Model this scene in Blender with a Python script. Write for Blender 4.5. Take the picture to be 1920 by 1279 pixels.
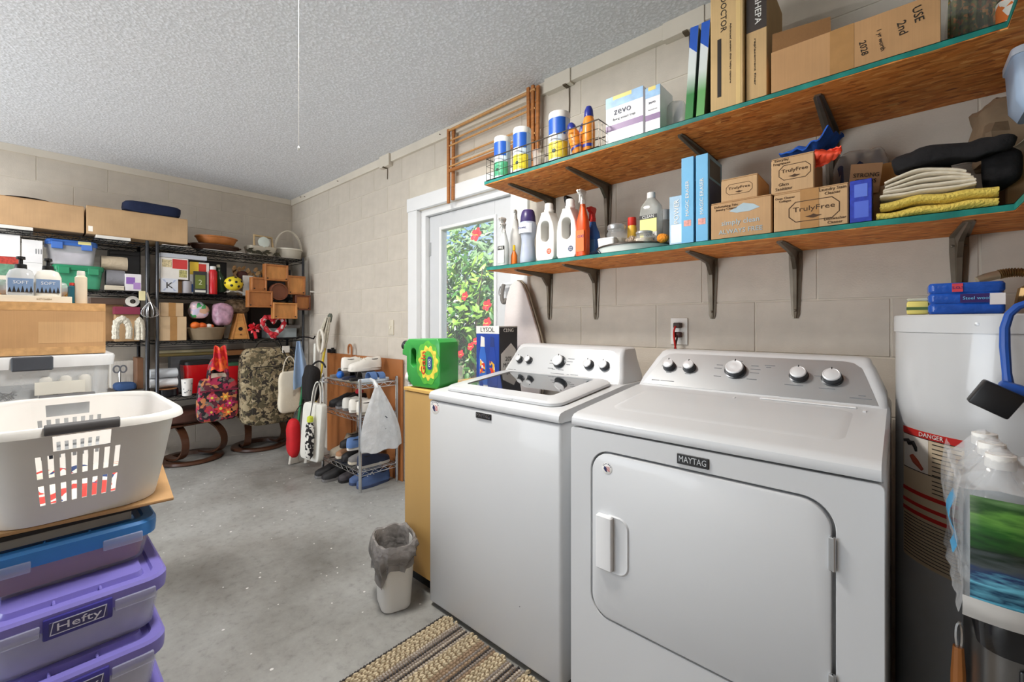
import bpy, bmesh, math, random
from mathutils import Vector, Matrix, noise, Euler
PI = math.pi
for _o in list(bpy.data.objects): bpy.data.objects.remove(_o)
SC = bpy.context.scene
COL = SC.collection
# ------------------------------------------------------------------ camera
F, CX, HY, H = 815.0, 960.0, 605.0, 1.225
TH = math.atan2(730, 815); _c, _s = math.cos(TH), math.sin(TH)
cam = bpy.data.cameras.new('camera'); camo = bpy.data.objects.new('camera', cam); COL.objects.link(camo)
cam.sensor_width = 36; cam.lens = F/1920*36; cam.shift_y = -(639.5-HY)/1920; cam.clip_start = .02
camo.location = (0, 0, H); camo.rotation_euler = (PI/2, 0, TH)
SC.camera = camo
# ------------------------------------------------------------------ world and light
W = bpy.data.worlds.new('sky'); SC.world = W; W.use_nodes = True
_n = W.node_tree.nodes; _l = W.node_tree.links; _bg = _n['Background']
_tc = _n.new('ShaderNodeTexCoord'); _no = _n.new('ShaderNodeTexNoise'); _no.inputs['Scale'].default_value = 3.0; _no.inputs['Detail'].default_value = 6
_cr = _n.new('ShaderNodeValToRGB'); _cr.color_ramp.elements[0].position = .40; _cr.color_ramp.elements[0].color = (.30, .55, .90, 1)
_cr.color_ramp.elements[1].position = .62; _cr.color_ramp.elements[1].color = (.95, .97, 1, 1)
_l.new(_tc.outputs['Generated'], _no.inputs['Vector']); _l.new(_no.outputs['Fac'], _cr.inputs['Fac']); _l.new(_cr.outputs['Color'], _bg.inputs['Color'])
_bg.inputs['Strength'].default_value = 0.9
def light(name, kind, energy, loc, rot=(0, 0, 0), color=(1, 1, 1), **k):
    d = bpy.data.lights.new(name, kind); d.energy = energy; d.color = color
    for a, v in k.items(): setattr(d, a, v)
    o = bpy.data.objects.new(name, d); COL.objects.link(o); o.location = loc; o.rotation_euler = rot
    return o
light('sun', 'SUN', 8.0, (2, -6, 8), (math.radians(28), math.radians(14), 0), (1, .95, .86), angle=.02)
# daylight through the open garage door on the far left side of the room
light('garage_door_daylight', 'AREA', 95, (-3.4, -3.2, .9), (PI/2+.95, 0, 0), (.88, .94, 1), shape='RECTANGLE', size=2.6, size_y=1.7)
SC.view_settings.view_transform = 'Standard'; SC.view_settings.look = 'None'
SC.view_settings.exposure = 0.31; SC.view_settings.gamma = 1.0; SC.view_settings.use_curve_mapping = False
# ------------------------------------------------------------------ helpers
def ray(x, y):
    a = (x-CX)/F; return (_c*a-_s, _s*a+_c, (HY-y)/F)
def wy(x, y, Y):
    d = ray(x, y); t = Y/d[1]; return Vector((d[0]*t, Y, H+d[2]*t))
def wx(x, y, X):
    d = ray(x, y); t = X/d[0]; return Vector((X, d[1]*t, H+d[2]*t))
def wz(x, y, Z):
    d = ray(x, y); t = (Z-H)/d[2]; return Vector((d[0]*t, d[1]*t, Z))
def S(r, g, b):
    f = lambda v: (v/255/12.92) if v <= 10.3 else ((v/255+.055)/1.055)**2.4
    return (f(r), f(g), f(b), 1)
MATS = {}
def newmat(name):
    m = bpy.data.materials.new(name); m.use_nodes = True; nt = m.node_tree
    return m, nt, nt.nodes['Principled BSDF']
def nd(nt, t, **k):
    n = nt.nodes.new(t)
    for a, v in k.items():
        if a.startswith('i_'): n.inputs[a[2:].replace('_', ' ')].default_value = v
        else: setattr(n, a, v)
    return n
def ramp(nt, stops, src=None, mode='LINEAR'):
    r = nt.nodes.new('ShaderNodeValToRGB'); e = r.color_ramp.elements; r.color_ramp.interpolation = mode
    while len(e) < len(stops): e.new(.5)
    for k, (p, c) in enumerate(stops): e[k].position = p; e[k].color = c
    if src is not None: nt.links.new(src, r.inputs['Fac'])
    return r
def coords(nt, sc=(1, 1, 1), rot=(0, 0, 0), kind='Object'):
    t = nt.nodes.new('ShaderNodeTexCoord'); m = nt.nodes.new('ShaderNodeMapping')
    m.inputs['Scale'].default_value = sc; m.inputs['Rotation'].default_value = rot
    nt.links.new(t.outputs[kind], m.inputs['Vector']); return m.outputs['Vector']
def addbump(nt, bs, src, strength, dist=.01):
    b = nd(nt, 'ShaderNodeBump', i_Strength=strength, i_Distance=dist); nt.links.new(src, b.inputs['Height']); nt.links.new(b.outputs['Normal'], bs.inputs['Normal'])
def M(rgb, rough=.5, metal=0, var=.05, scale=9, bump=0, bscale=60, alpha=1, trans=0, coat=0, spec=.5, stretch=(1, 1, 1), emit=0, ior=1.45):
    key = (rgb, rough, metal, var, scale, bump, bscale, alpha, trans, coat, spec, stretch, emit)
    if key in MATS: return MATS[key]
    m, nt, bs = newmat('surface_%03d' % len(MATS)); MATS[key] = m
    c = S(*rgb); v = coords(nt, stretch)
    no = nd(nt, 'ShaderNodeTexNoise', i_Scale=scale, i_Detail=4.0); nt.links.new(v, no.inputs['Vector'])
    lo = tuple(max(0, q*(1-var*2)) for q in c[:3])+(1,); hi = tuple(min(1, q*(1+var*2)) for q in c[:3])+(1,)
    r = ramp(nt, [(.25, lo), (.75, hi)], no.outputs['Fac']); nt.links.new(r.outputs['Color'], bs.inputs['Base Color'])
    bs.inputs['Roughness'].default_value = rough; bs.inputs['Metallic'].default_value = metal
    bs.inputs['Specular IOR Level'].default_value = spec; bs.inputs['IOR'].default_value = ior
    bs.inputs['Alpha'].default_value = alpha; bs.inputs['Transmission Weight'].default_value = trans; bs.inputs['Coat Weight'].default_value = coat
    if emit:
        nt.links.new(r.outputs['Color'], bs.inputs['Emission Color']); bs.inputs['Emission Strength'].default_value = emit
    if bump:
        n2 = nd(nt, 'ShaderNodeTexNoise', i_Scale=bscale, i_Detail=3.0); nt.links.new(v, n2.inputs['Vector']); addbump(nt, bs, n2.outputs['Fac'], bump)
    return m
def B(): return bmesh.new()
I4 = Matrix.Identity(4)
def box(bm, lo, hi, bev=0, seg=1, m=None):
    x0, y0, z0 = lo; x1, y1, z1 = hi
    vs = [bm.verts.new(p) for p in ((x0,y0,z0),(x1,y0,z0),(x1,y1,z0),(x0,y1,z0),(x0,y0,z1),(x1,y0,z1),(x1,y1,z1),(x0,y1,z1))]
    if m is not None:
        for v in vs: v.co = m @ v.co
    fs = [bm.faces.new([vs[i] for i in f]) for f in ((3,2,1,0),(4,5,6,7),(0,1,5,4),(1,2,6,5),(2,3,7,6),(3,0,4,7))]
    if bev:
        es = list({e for f in fs for e in f.edges})
        bmesh.ops.bevel(bm, geom=es, offset=bev, segments=seg, profile=.5, affect='EDGES', clamp_overlap=True)
    return bm
def loft(bm, rings, cap0=True, cap1=True, closed=True, m=None):
    R = [[bm.verts.new((m @ Vector(p)) if m is not None else p) for p in r] for r in rings]
    n = len(R[0])
    for a, b in zip(R, R[1:]):
        for i in range(n if closed else n-1):
            j = (i+1) % n
            try: bm.faces.new((a[i], a[j], b[j], b[i]))
            except ValueError: pass
    if cap0: bm.faces.new(R[0][::-1])
    if cap1: bm.faces.new(R[-1])
    return R
def lathe(bm, prof, seg=20, c=(0, 0, 0), m=None, cap0=True, cap1=True):
    rings = [[(c[0]+r*math.cos(2*PI*i/seg), c[1]+r*math.sin(2*PI*i/seg), c[2]+z) for i in range(seg)] for r, z in prof]
    return loft(bm, rings, cap0, cap1, True, m)
def rrect(w, d, r, n=4, cx=0, cy=0):
    r = min(r, w/2-1e-5, d/2-1e-5); P = []
    for k, (sx, sy) in enumerate(((1, 1), (-1, 1), (-1, -1), (1, -1))):
        for i in range(n+1):
            a = PI/2*(k+i/n); P.append((cx+sx*(w/2-r)+r*math.cos(a), cy+sy*(d/2-r)+r*math.sin(a)))
    return P
def rloft(bm, spec, n=4, m=None, cap0=True, cap1=True):
    rings = []
    for q in spec:
        z, w, d, r = q[:4]; cx, cy = (q[4], q[5]) if len(q) > 4 else (0, 0)
        rings.append([(x, y, z) for x, y in rrect(w, d, r, n, cx, cy)])
    return loft(bm, rings, cap0, cap1, True, m)
def tube(bm, pts, r, seg=8, closed=False, m=None, caps=True):
    P = [Vector(p) for p in pts]; n = len(P); rr = r if isinstance(r, (list, tuple)) else [r]*n
    T = []
    for i in range(n):
        a = P[(i-1) % n] if (closed or i) else P[0]; b = P[(i+1) % n] if (closed or i < n-1) else P[-1]
        t = (b-a); T.append(t.normalized() if t.length > 1e-9 else Vector((0, 0, 1)))
    u = T[0].orthogonal().normalized(); rings = []
    for i in range(n):
        u = (u-T[i]*u.dot(T[i])); u = u.normalized() if u.length > 1e-6 else T[i].orthogonal().normalized()
        v = T[i].cross(u)
        rings.append([P[i]+rr[i]*(u*math.cos(2*PI*k/seg)+v*math.sin(2*PI*k/seg)) for k in range(seg)])
    if closed: rings.append(rings[0])
    R = loft(bm, rings, caps and not closed, caps and not closed, True, m)
    return R
def bez(p0, p1, p2, p3, n=12):
    p0, p1, p2, p3 = map(Vector, (p0, p1, p2, p3))
    return [p0*(1-t)**3+p1*3*t*(1-t)**2+p2*3*t*t*(1-t)+p3*t**3 for t in [i/n for i in range(n+1)]]
def plate(bm, outer, holes=(), t=.01, m=None, bev=0, seg=1):
    """flat outline in local XZ, front at y=0, thickness t towards +y, with real holes"""
    tb = bmesh.new(); es = []
    for loop in [outer]+list(holes):
        vs = [tb.verts.new((x, 0, z)) for x, z in loop]
        es += [tb.edges.new((vs[i], vs[(i+1) % len(vs)])) for i in range(len(vs))]
    if holes: bmesh.ops.triangle_fill(tb, edges=es, use_beauty=True, use_dissolve=False)
    else: tb.faces.new(tb.verts[:])
    g = bmesh.ops.extrude_face_region(tb, geom=tb.faces[:])
    for v in [e for e in g['geom'] if isinstance(e, bmesh.types.BMVert)]: v.co.y += t
    bmesh.ops.recalc_face_normals(tb, faces=tb.faces[:])
    if bev:
        e2 = [e for e in tb.edges if len(e.link_faces) == 2 and e.calc_face_angle(0) > 1.0 and abs(e.verts[0].co.y-e.verts[1].co.y) < 1e-6]
        bmesh.ops.bevel(tb, geom=e2, offset=bev, segments=seg, profile=.5, affect='EDGES', clamp_overlap=True)
    merge(bm, tb, m)
def merge(bm, tb, m=None):
    mp = {}
    for v in tb.verts: mp[v] = bm.verts.new(m @ v.co if m is not None else v.co)
    for f in tb.faces:
        try: bm.faces.new([mp[v] for v in f.verts])
        except ValueError: pass
    tb.free()
def blob(bm, c, r, e=.6, nu=20, nv=12, amp=0, fr=6, seed=0, m=None, flat=0):
    """soft superellipsoid with noise; flat>0 cuts the underside level"""
    sg = lambda v, p: math.copysign(abs(v)**p, v)
    off = Vector((seed*7.3, seed*3.1, seed*1.7)); rings = []
    for j in range(nv+1):
        ph = -PI/2+PI*(j+.04 if j == 0 else j-.04 if j == nv else j)/nv; ring = []
        for i in range(nu):
            th = 2*PI*i/nu
            p = Vector((sg(math.cos(ph), e)*sg(math.cos(th), e)*r[0], sg(math.cos(ph), e)*sg(math.sin(th), e)*r[1], sg(math.sin(ph), e)*r[2]))
            if amp: p += p.normalized()*amp*noise.noise(p*fr+off)
            if flat: p.z = max(p.z, -r[2]*(1-flat))
            ring.append(Vector(c)+p)
        rings.append(ring)
    loft(bm, rings, True, True, True, m)
def sheet(bm, f, nu, nv, t=.004, m=None):
    """thick surface: f(u,v)->point, u,v in 0..1"""
    P = [[Vector(f(i/nu, j/nv)) for i in range(nu+1)] for j in range(nv+1)]
    Nn = []
    for j in range(nv+1):
        row = []
        for i in range(nu+1):
            du = P[j][min(i+1, nu)]-P[j][max(i-1, 0)]; dv = P[min(j+1, nv)][i]-P[max(j-1, 0)][i]
            q = du.cross(dv); row.append(q.normalized() if q.length > 1e-9 else Vector((0, 0, 1)))
        Nn.append(row)
    mk = lambda s: [[bm.verts.new((m @ (P[j][i]+Nn[j][i]*s)) if m is not None else P[j][i]+Nn[j][i]*s) for i in range(nu+1)] for j in range(nv+1)]
    A, Bk = mk(t/2), mk(-t/2)
    for j in range(nv):
        for i in range(nu):
            bm.faces.new((A[j][i], A[j][i+1], A[j+1][i+1], A[j+1][i])); bm.faces.new((Bk[j][i], Bk[j+1][i], Bk[j+1][i+1], Bk[j][i+1]))
    for j in range(nv):
        bm.faces.new((A[j][0], A[j+1][0], Bk[j+1][0], Bk[j][0])); bm.faces.new((A[j][nu], Bk[j][nu], Bk[j+1][nu], A[j+1][nu]))
    for i in range(nu):
        bm.faces.new((A[0][i], Bk[0][i], Bk[0][i+1], A[0][i+1])); bm.faces.new((A[nv][i], A[nv][i+1], Bk[nv][i+1], Bk[nv][i]))
def mesh_of(name, bm, mat, smooth=32):
    bmesh.ops.recalc_face_normals(bm, faces=bm.faces[:])
    me = bpy.data.meshes.new(name); bm.to_mesh(me); bm.free()
    for mm in (mat if isinstance(mat, (list, tuple)) else [mat]): me.materials.append(mm)
    if smooth:
        me.shade_smooth(); me.set_sharp_from_angle(angle=math.radians(smooth))
    return me
def part(name, bm, mat, parent=None, loc=None, rot=None, smooth=32, label=None, kind=None):
    o = bpy.data.objects.new(name, mesh_of(name, bm, mat, smooth)); COL.objects.link(o)
    o.parent = parent
    if loc is not None: o.location = loc
    if rot is not None: o.rotation_euler = rot
    if label: o['label'] = label
    if kind: o['kind'] = kind
    return o
def tag(o, label, cat, group=None, kind=None):
    o['label'] = label; o['category'] = cat
    if group: o['group'] = group
    if kind: o['kind'] = kind
    return o
def thing(name, label, cat, loc=(0, 0, 0), rz=0, group=None, rot=None):
    o = bpy.data.objects.new(name, None); COL.objects.link(o); o.empty_display_size = .05
    o.location = loc; o.rotation_euler = rot if rot is not None else (0, 0, rz)
    return tag(o, label, cat, group)
def struct(name, bm=None, mat=None, parent=None, smooth=32, loc=None):
    if bm is None:
        o = bpy.data.objects.new(name, None); COL.objects.link(o); o.parent = parent
        if loc is not None: o.location = loc
    else: o = part(name, bm, mat, parent, loc, smooth=smooth)
    if parent is None: o['kind'] = 'structure'
    return o
def solo(name, label, cat, bm, mat, loc=(0, 0, 0), rot=(0, 0, 0), group=None, smooth=32):
    o = part(name, bm, mat, None, loc, rot, smooth); return tag(o, label, cat, group)
def dup(root, loc=None, rz=None, label=None, group=None, rot=None, scale=None):
    r = root.copy(); COL.objects.link(r)
    if loc is not None: r.location = loc
    if rz is not None: r.rotation_euler = (0, 0, rz)
    if rot is not None: r.rotation_euler = rot
    if scale: r.scale = scale
    if label: r['label'] = label
    if group: r['group'] = group
    for ch in list(root.children):
        c = ch.copy(); COL.objects.link(c); c.parent = r
        for g in list(ch.children):
            d = g.copy(); COL.objects.link(d); d.parent = c
    return r
RX = lambda a: Matrix.Rotation(a, 4, 'X')
RY = lambda a: Matrix.Rotation(a, 4, 'Y')
RZ = lambda a: Matrix.Rotation(a, 4, 'Z')
T = lambda x, y, z: Matrix.Translation((x, y, z))
INK = M((40, 34, 30), .7, var=.1)
def text(s, size, parent, loc, rot=(PI/2, 0, 0), mat=None, name='lettering', w=None, ext=.0004, align='CENTER', hgt=None):
    cu = bpy.data.curves.new('t', 'FONT'); cu.body = s; cu.size = size; cu.align_x = align; cu.align_y = 'CENTER'
    cu.resolution_u = 2; cu.extrude = ext
    o = bpy.data.objects.new('t', cu); me = bpy.data.meshes.new_from_object(o)
    bpy.data.objects.remove(o); bpy.data.curves.remove(cu)
    xs = [v.co.x for v in me.vertices]; ys = [v.co.y for v in me.vertices]
    if xs:
        kx = w/(max(xs)-min(xs)) if w else 1; ky = hgt/(max(ys)-min(ys)) if hgt else (kx if w and not hgt else 1)
        for v in me.vertices: v.co.x *= kx; v.co.y *= ky
    me.materials.clear(); me.materials.append(mat or INK); me.name = name
    o = bpy.data.objects.new(name, me); COL.objects.link(o); o.parent = parent; o.location = loc; o.rotation_euler = rot
    return o
def rpoly(w, h, r, n=5, cx=0, cz=0): return [(x, y) for x, y in rrect(w, h, r, n, cx, cz)]
def disc(bm, r, t, seg=24, m=None): lathe(bm, [(r*.98, 0), (r, t*.3), (r, t*.7), (r*.98, t)], seg, m=m)
# ------------------------------------------------------------------ special materials
def m_floor():
    m, nt, bs = newmat('worn_concrete'); v = coords(nt)
    n1 = nd(nt, 'ShaderNodeTexNoise', i_Scale=1.1, i_Detail=8.0, i_Roughness=.62); nt.links.new(v, n1.inputs['Vector'])
    r1 = ramp(nt, [(.30, S(112, 110, 105)), (.46, S(146, 145, 141)), (.60, S(164, 164, 161)), (.8, S(130, 128, 124))], n1.outputs['Fac'])
    n2 = nd(nt, 'ShaderNodeTexNoise', i_Scale=26.0, i_Detail=5.0, i_Roughness=.7); nt.links.new(v, n2.inputs['Vector'])
    r2 = ramp(nt, [(.28, (.62, .62, .61, 1)), (.45, (.95, .95, .95, 1)), (.72, (1.12, 1.12, 1.12, 1))], n2.outputs['Fac'])
    mx = nd(nt, 'ShaderNodeMix', data_type='RGBA', blend_type='MULTIPLY'); mx.inputs[0].default_value = .75
    nt.links.new(r1.outputs['Color'], mx.inputs[6]); nt.links.new(r2.outputs['Color'], mx.inputs[7])
    vo = nd(nt, 'ShaderNodeTexVoronoi', i_Scale=16.0, i_Randomness=1.0); n3 = nd(nt, 'ShaderNodeTexNoise', i_Scale=30.0, i_Detail=3.0)
    nt.links.new(v, vo.inputs['Vector']); nt.links.new(v, n3.inputs['Vector'])
    ad = nd(nt, 'ShaderNodeMath', operation='MULTIPLY_ADD'); ad.inputs[1].default_value = .22; nt.links.new(n3.outputs['Fac'], ad.inputs[0]); nt.links.new(vo.outputs['Distance'], ad.inputs[2])
    r3 = ramp(nt, [(.165, (1, 1, 1, 1)), (.19, (0, 0, 0, 1))], ad.outputs[0])
    mx2 = nd(nt, 'ShaderNodeMix', data_type='RGBA'); nt.links.new(r3.outputs['Color'], mx2.inputs[0]); nt.links.new(mx.outputs[2], mx2.inputs[6]); mx2.inputs[7].default_value = S(228, 227, 224)
    nt.links.new(mx2.outputs[2], bs.inputs['Base Color'])
    rr = ramp(nt, [(.3, (.38,)*3+(1,)), (.7, (.62,)*3+(1,))], n1.outputs['Fac']); nt.links.new(rr.outputs['Color'], bs.inputs['Roughness'])
    addbump(nt, bs, n2.outputs['Fac'], .12, .004); return m
def m_ceiling():
    m, nt, bs = newmat('popcorn_ceiling'); v = coords(nt)
    n1 = nd(nt, 'ShaderNodeTexNoise', i_Scale=95.0, i_Detail=3.0, i_Roughness=.6); nt.links.new(v, n1.inputs['Vector'])
    vo = nd(nt, 'ShaderNodeTexVoronoi', i_Scale=75.0, feature='SMOOTH_F1'); nt.links.new(v, vo.inputs['Vector'])
    mi = nd(nt, 'ShaderNodeMath', operation='SUBTRACT'); nt.links.new(n1.outputs['Fac'], mi.inputs[0]); nt.links.new(vo.outputs['Distance'], mi.inputs[1])
    r = ramp(nt, [(.0, S(214, 217, 222)), (.4, S(238, 241, 248))], mi.outputs[0]); nt.links.new(r.outputs['Color'], bs.inputs['Base Color'])
    bs.inputs['Roughness'].default_value = .95; addbump(nt, bs, mi.outputs[0], .45, .006); return m
def m_paint(rgb, sc=14):
    m, nt, bs = newmat('painted_block'); v = coords(nt, kind='Object')
    gi = nd(nt, 'ShaderNodeObjectInfo'); n1 = nd(nt, 'ShaderNodeTexNoise', i_Scale=sc, i_Detail=6.0); nt.links.new(v, n1.inputs['Vector'])
    c = S(*rgb); k = lambda f: tuple(q*f for q in c[:3])+(1,)
    r = ramp(nt, [(.3, k(.93)), (.7, k(1.03))], n1.outputs['Fac'])
    r2 = ramp(nt, [(0, (.965,)*3+(1,)), (1, (1.02, 1.02, 1.02, 1))], gi.outputs['Random'])
    mx = nd(nt, 'ShaderNodeMix', data_type='RGBA', blend_type='MULTIPLY'); mx.inputs[0].default_value = 1
    nt.links.new(r.outputs['Color'], mx.inputs[6]); nt.links.new(r2.outputs['Color'], mx.inputs[7]); nt.links.new(mx.outputs[2], bs.inputs['Base Color'])
    n2 = nd(nt, 'ShaderNodeTexNoise', i_Scale=160.0, i_Detail=3.0); nt.links.new(v, n2.inputs['Vector']); addbump(nt, bs, n2.outputs['Fac'], .25, .003)
    bs.inputs['Roughness'].default_value = .62; return m
def m_osb():
    m, nt, bs = newmat('strand_board'); v = coords(nt, (34, 110, 60)); v0 = coords(nt, (9, 26, 20))
    n0 = nd(nt, 'ShaderNodeTexNoise', i_Scale=2.0, i_Detail=3.0); nt.links.new(v0, n0.inputs['Vector'])
    mxv = nd(nt, 'ShaderNodeMix', data_type='RGBA', blend_type='ADD'); mxv.inputs[0].default_value = 3.0; nt.links.new(v, mxv.inputs[6]); nt.links.new(n0.outputs['Color'], mxv.inputs[7])
    vo = nd(nt, 'ShaderNodeTexVoronoi', i_Scale=1.0); nt.links.new(mxv.outputs[2], vo.inputs['Vector'])
    r = ramp(nt, [(0, S(150, 72, 24)), (.3, S(212, 122, 46)), (.7, S(228, 142, 62)), (1, S(246, 180, 104))], vo.outputs['Color'])
    r2 = ramp(nt, [(.30, (.62, .55, .48, 1)), (.48, (1, 1, 1, 1))], n0.outputs['Fac'])
    mx = nd(nt, 'ShaderNodeMix', data_type='RGBA', blend_type='MULTIPLY'); mx.inputs[0].default_value = .7
    nt.links.new(r.outputs['Color'], mx.inputs[6]); nt.links.new(r2.outputs['Color'], mx.inputs[7]); nt.links.new(mx.outputs[2], bs.inputs['Base Color'])
    bs.inputs['Roughness'].default_value = .7; addbump(nt, bs, vo.outputs['Color'], .3, .002); return m
def m_card(rgb=(196, 152, 102)):
    m, nt, bs = newmat('cardboard'); v = coords(nt, (1, 1, 1)); v2 = coords(nt, (260, 260, 6))
    n1 = nd(nt, 'ShaderNodeTexNoise', i_Scale=7.0, i_Detail=5.0); nt.links.new(v, n1.inputs['Vector'])
    n2 = nd(nt, 'ShaderNodeTexNoise', i_Scale=1.0, i_Detail=2.0); nt.links.new(v2, n2.inputs['Vector'])
    ad = nd(nt, 'ShaderNodeMath', operation='MULTIPLY_ADD'); ad.inputs[1].default_value = .35; nt.links.new(n2.outputs['Fac'], ad.inputs[0]); nt.links.new(n1.outputs['Fac'], ad.inputs[2])
    c = S(*rgb); k = lambda f: tuple(q*f for q in c[:3])+(1,)
    r = ramp(nt, [(.45, k(.86)), (.9, k(1.08))], ad.outputs[0]); nt.links.new(r.outputs['Color'], bs.inputs['Base Color'])
    bs.inputs['Roughness'].default_value = .8; addbump(nt, bs, n2.outputs['Fac'], .05, .002); return m
def m_cells(name, cols, scale=40, rough=.85, dist=0, pos=None):
    """cloth print: coloured cells"""
    m, nt, bs = newmat(name); v = coords(nt)
    n1 = nd(nt, 'ShaderNodeTexNoise', i_Scale=scale*.6, i_Detail=2.0); nt.links.new(v, n1.inputs['Vector'])
    mxv = nd(nt, 'ShaderNodeMix', data_type='RGBA', blend_type='ADD'); mxv.inputs[0].default_value = dist; nt.links.new(v, mxv.inputs[6]); nt.links.new(n1.outputs['Color'], mxv.inputs[7])
    vo = nd(nt, 'ShaderNodeTexVoronoi', i_Scale=scale); nt.links.new(mxv.outputs[2], vo.inputs['Vector'])
    n = len(cols); r = ramp(nt, [((i/n) if not pos else pos[i], S(*q)) for i, q in enumerate(cols)], vo.outputs['Color'], 'CONSTANT')
    nt.links.new(r.outputs['Color'], bs.inputs['Base Color']); bs.inputs['Roughness'].default_value = rough; return m
def m_wicker(a, b, sc=90):
    m, nt, bs = newmat('wicker'); v = coords(nt)
    w1 = nd(nt, 'ShaderNodeTexWave', i_Scale=sc, i_Distortion=1.5, i_Detail=2.0); w1.bands_direction = 'Z'; nt.links.new(v, w1.inputs['Vector'])
    r = ramp(nt, [(.2, S(*a)), (.7, S(*b))], w1.outputs['Fac']); nt.links.new(r.outputs['Color'], bs.inputs['Base Color'])
    bs.inputs['Roughness'].default_value = .6; addbump(nt, bs, w1.outputs['Fac'], .6, .004); return m
MFLOOR, MCEIL, MOSB = m_floor(), m_ceiling(), m_osb()
MWALL = m_paint((209, 200, 187)); MTRIM = M((222, 214, 200), .55, var=.03, scale=5)
MCARD, MCARD2, MCARD3 = m_card((190, 152, 110)), m_card((172, 134, 94)), m_card((198, 162, 120))
TAPE = M((176, 132, 82), .25, var=.05, scale=30)
WHITE = M((232, 233, 234), .28, var=.01, coat=.3); ENAMEL = M((208, 210, 212), .36, var=.008, scale=3, coat=.15)
WPLA = M((236, 235, 231), .38, var=.015); BLACK = M((22, 22, 24), .4, var=.1); DARK = M((10, 10, 10), .7, var=.1)
CHROME = M((210, 212, 214), .22, 1, var=.02); SILVER = M((188, 190, 192), .38, .75, var=.02, scale=3)
TEAL = M((22, 122, 112), .5, var=.18, scale=22, bump=.2, bscale=30)
CLEAR = M((232, 236, 240), .12, var=.01, alpha=.30); FROST = M((226, 230, 236), .3, var=.02, alpha=.48)
GLASS = M((235, 240, 242), .05, var=.005, alpha=.16); WFRAME = M((238, 239, 240), .35, var=.01)
# ------------------------------------------------------------------ room shell
XB, YW, XF, YL, ZC = -5.0, 1.95, .62, -3.3, 2.57
floor = struct('floor', box(B(), (XB-.2, YL-.6, -.1), (XF+.2, YW+.22, 0)), MFLOOR, smooth=0)
struct('ceiling', box(B(), (XB-.2, YL-.3, ZC), (XF+.2, YW+.22, ZC+.1)), MCEIL, smooth=0)
DX0, DX1, DZ = -2.70, -1.70, 2.06        # rough opening of the garden door
JT = .0025
bm = B(); box(bm, (XB-.2, YW+JT, 0), (DX0, YW+.2, ZC)); box(bm, (DX1, YW+JT, 0), (XF+.2, YW+.2, ZC)); box(bm, (DX0, YW+JT, DZ), (DX1, YW+.2, ZC))
wall_r = struct('wall_right', bm, M((214, 206, 192), .8, var=.04), smooth=0)
wall_b = struct('wall_back', box(B(), (XB-.2, YL-.2, 0), (XB-JT, YW+.2, ZC)), M((214, 206, 192), .8, var=.04), smooth=0)
struct('wall_front', box(B(), (XF, YL-.2, 0), (XF+.2, YW+.2, ZC)), M((134, 112, 88), .7, var=.12, scale=3, stretch=(1, 1, .2)), smooth=0)
bm = B(); box(bm, (XB, YL-.2, 2.25), (XF, YL, ZC)); box(bm, (-1.0, YL-.2, 0), (XF, YL, 2.25)); box(bm, (XB, YL-.2, 0), (-4.6, YL, 2.25))
struct('wall_left', bm, m_paint((214, 206, 192)), smooth=0)
BLK = {}
def block(w, h):
    k = (round(w, 3), round(h, 3))
    if k not in BLK:
        b = B(); g = .0016
        o = [(g, JT+.002, g), (w-g, JT+.002, g), (w-g, JT+.002, h-g), (g, JT+.002, h-g)]; e = .0025
        i = [(g+e, 0, g+e), (w-g-e, 0, g+e), (w-g-e, 0, h-g-e), (g+e, 0, h-g-e)]
        loft(b, [o, i], False, True); BLK[k] = mesh_of('block', b, MWALL, 0)
    return BLK[k]
def lay(parent, a0, a1, zs, fn, skip=None, off=0):
    L = .41
    for k, (z0, z1) in enumerate(zs):
        s = off+(L/2 if k % 2 else 0); n = math.floor((a0-s)/L); 
        while s+n*L < a1-.01:
            p, q = max(a0, s+n*L), min(a1, s+(n+1)*L); n += 1
            segs = [(p, q)]
            if skip:
                sx0, sx1, sz = skip
                if z0 < sz-.02: segs = [(u, v) for u, v in ((p, min(q, sx0)), (max(p, sx1), q)) if v-u > .02]
            for u, v in segs:
                if v-u < .02: continue
                o = bpy.data.objects.new('block', block(v-u, z1-z0)); COL.objects.link(o); o.parent = parent; fn(o, u, v, z0)
ZL = [1.106+.2032*k for k in range(-6, 9)]
zs = [(max(0, z), min(ZC, z+.2032)) for z in ZL if z+.2032 > .02 and z < ZC-.02]
def fr(o, u, v, z): o.location = (u, YW, z)
def fb(o, u, v, z): o.location = (XB, u, z); o.rotation_euler = (0, 0, PI/2)
lay(wall_r, XB, XF, zs, fr, (-2.80, -1.60, 2.155), off=-.846+.205*(len([z for z in ZL if z+.2032 > .02 and z < 1.1]) % 2))
lay(wall_b, YL, YW, zs, fb, None, off=.05)
# ceiling trims
bm = B(); z0 = 2.505
for a, b_, t, zz in ((XB+.018, -3.16, .018, z0), (-3.16, -3.02, .040, z0-.03), (-3.02, -1.47, .022, z0), (-1.47, -1.30, .042, z0-.012), (-1.30, -.80, .034, z0-.002), (-.80, -.62, .042, z0-.012), (-.62, XF, .036, z0)):
    box(bm, (a, YW-t, zz), (b_-.0005, YW, ZC), .0015)
tr = struct('trim_1', bm, MTRIM)
bm = B()
for x, zl in ((-3.10, .10), (-1.335, .17), (-.70, .13)):
    box(bm, (x-.012, YW-.041 if x < -3 else YW-.043, z0-.034 if x < -3 else z0-.016), (x+.010, YW-.004, z0-.026 if x < -3 else z0-.009)); tube(bm, [(x+.006, YW-.006, z0-.02), (x+.007, YW-.005, z0-zl*.6), (x+.003, YW-.004, z0-zl-.02)], .0028, 6)
part('wall_gap', bm, M((96, 84, 68), .9), tr, kind='stuff')
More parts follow.
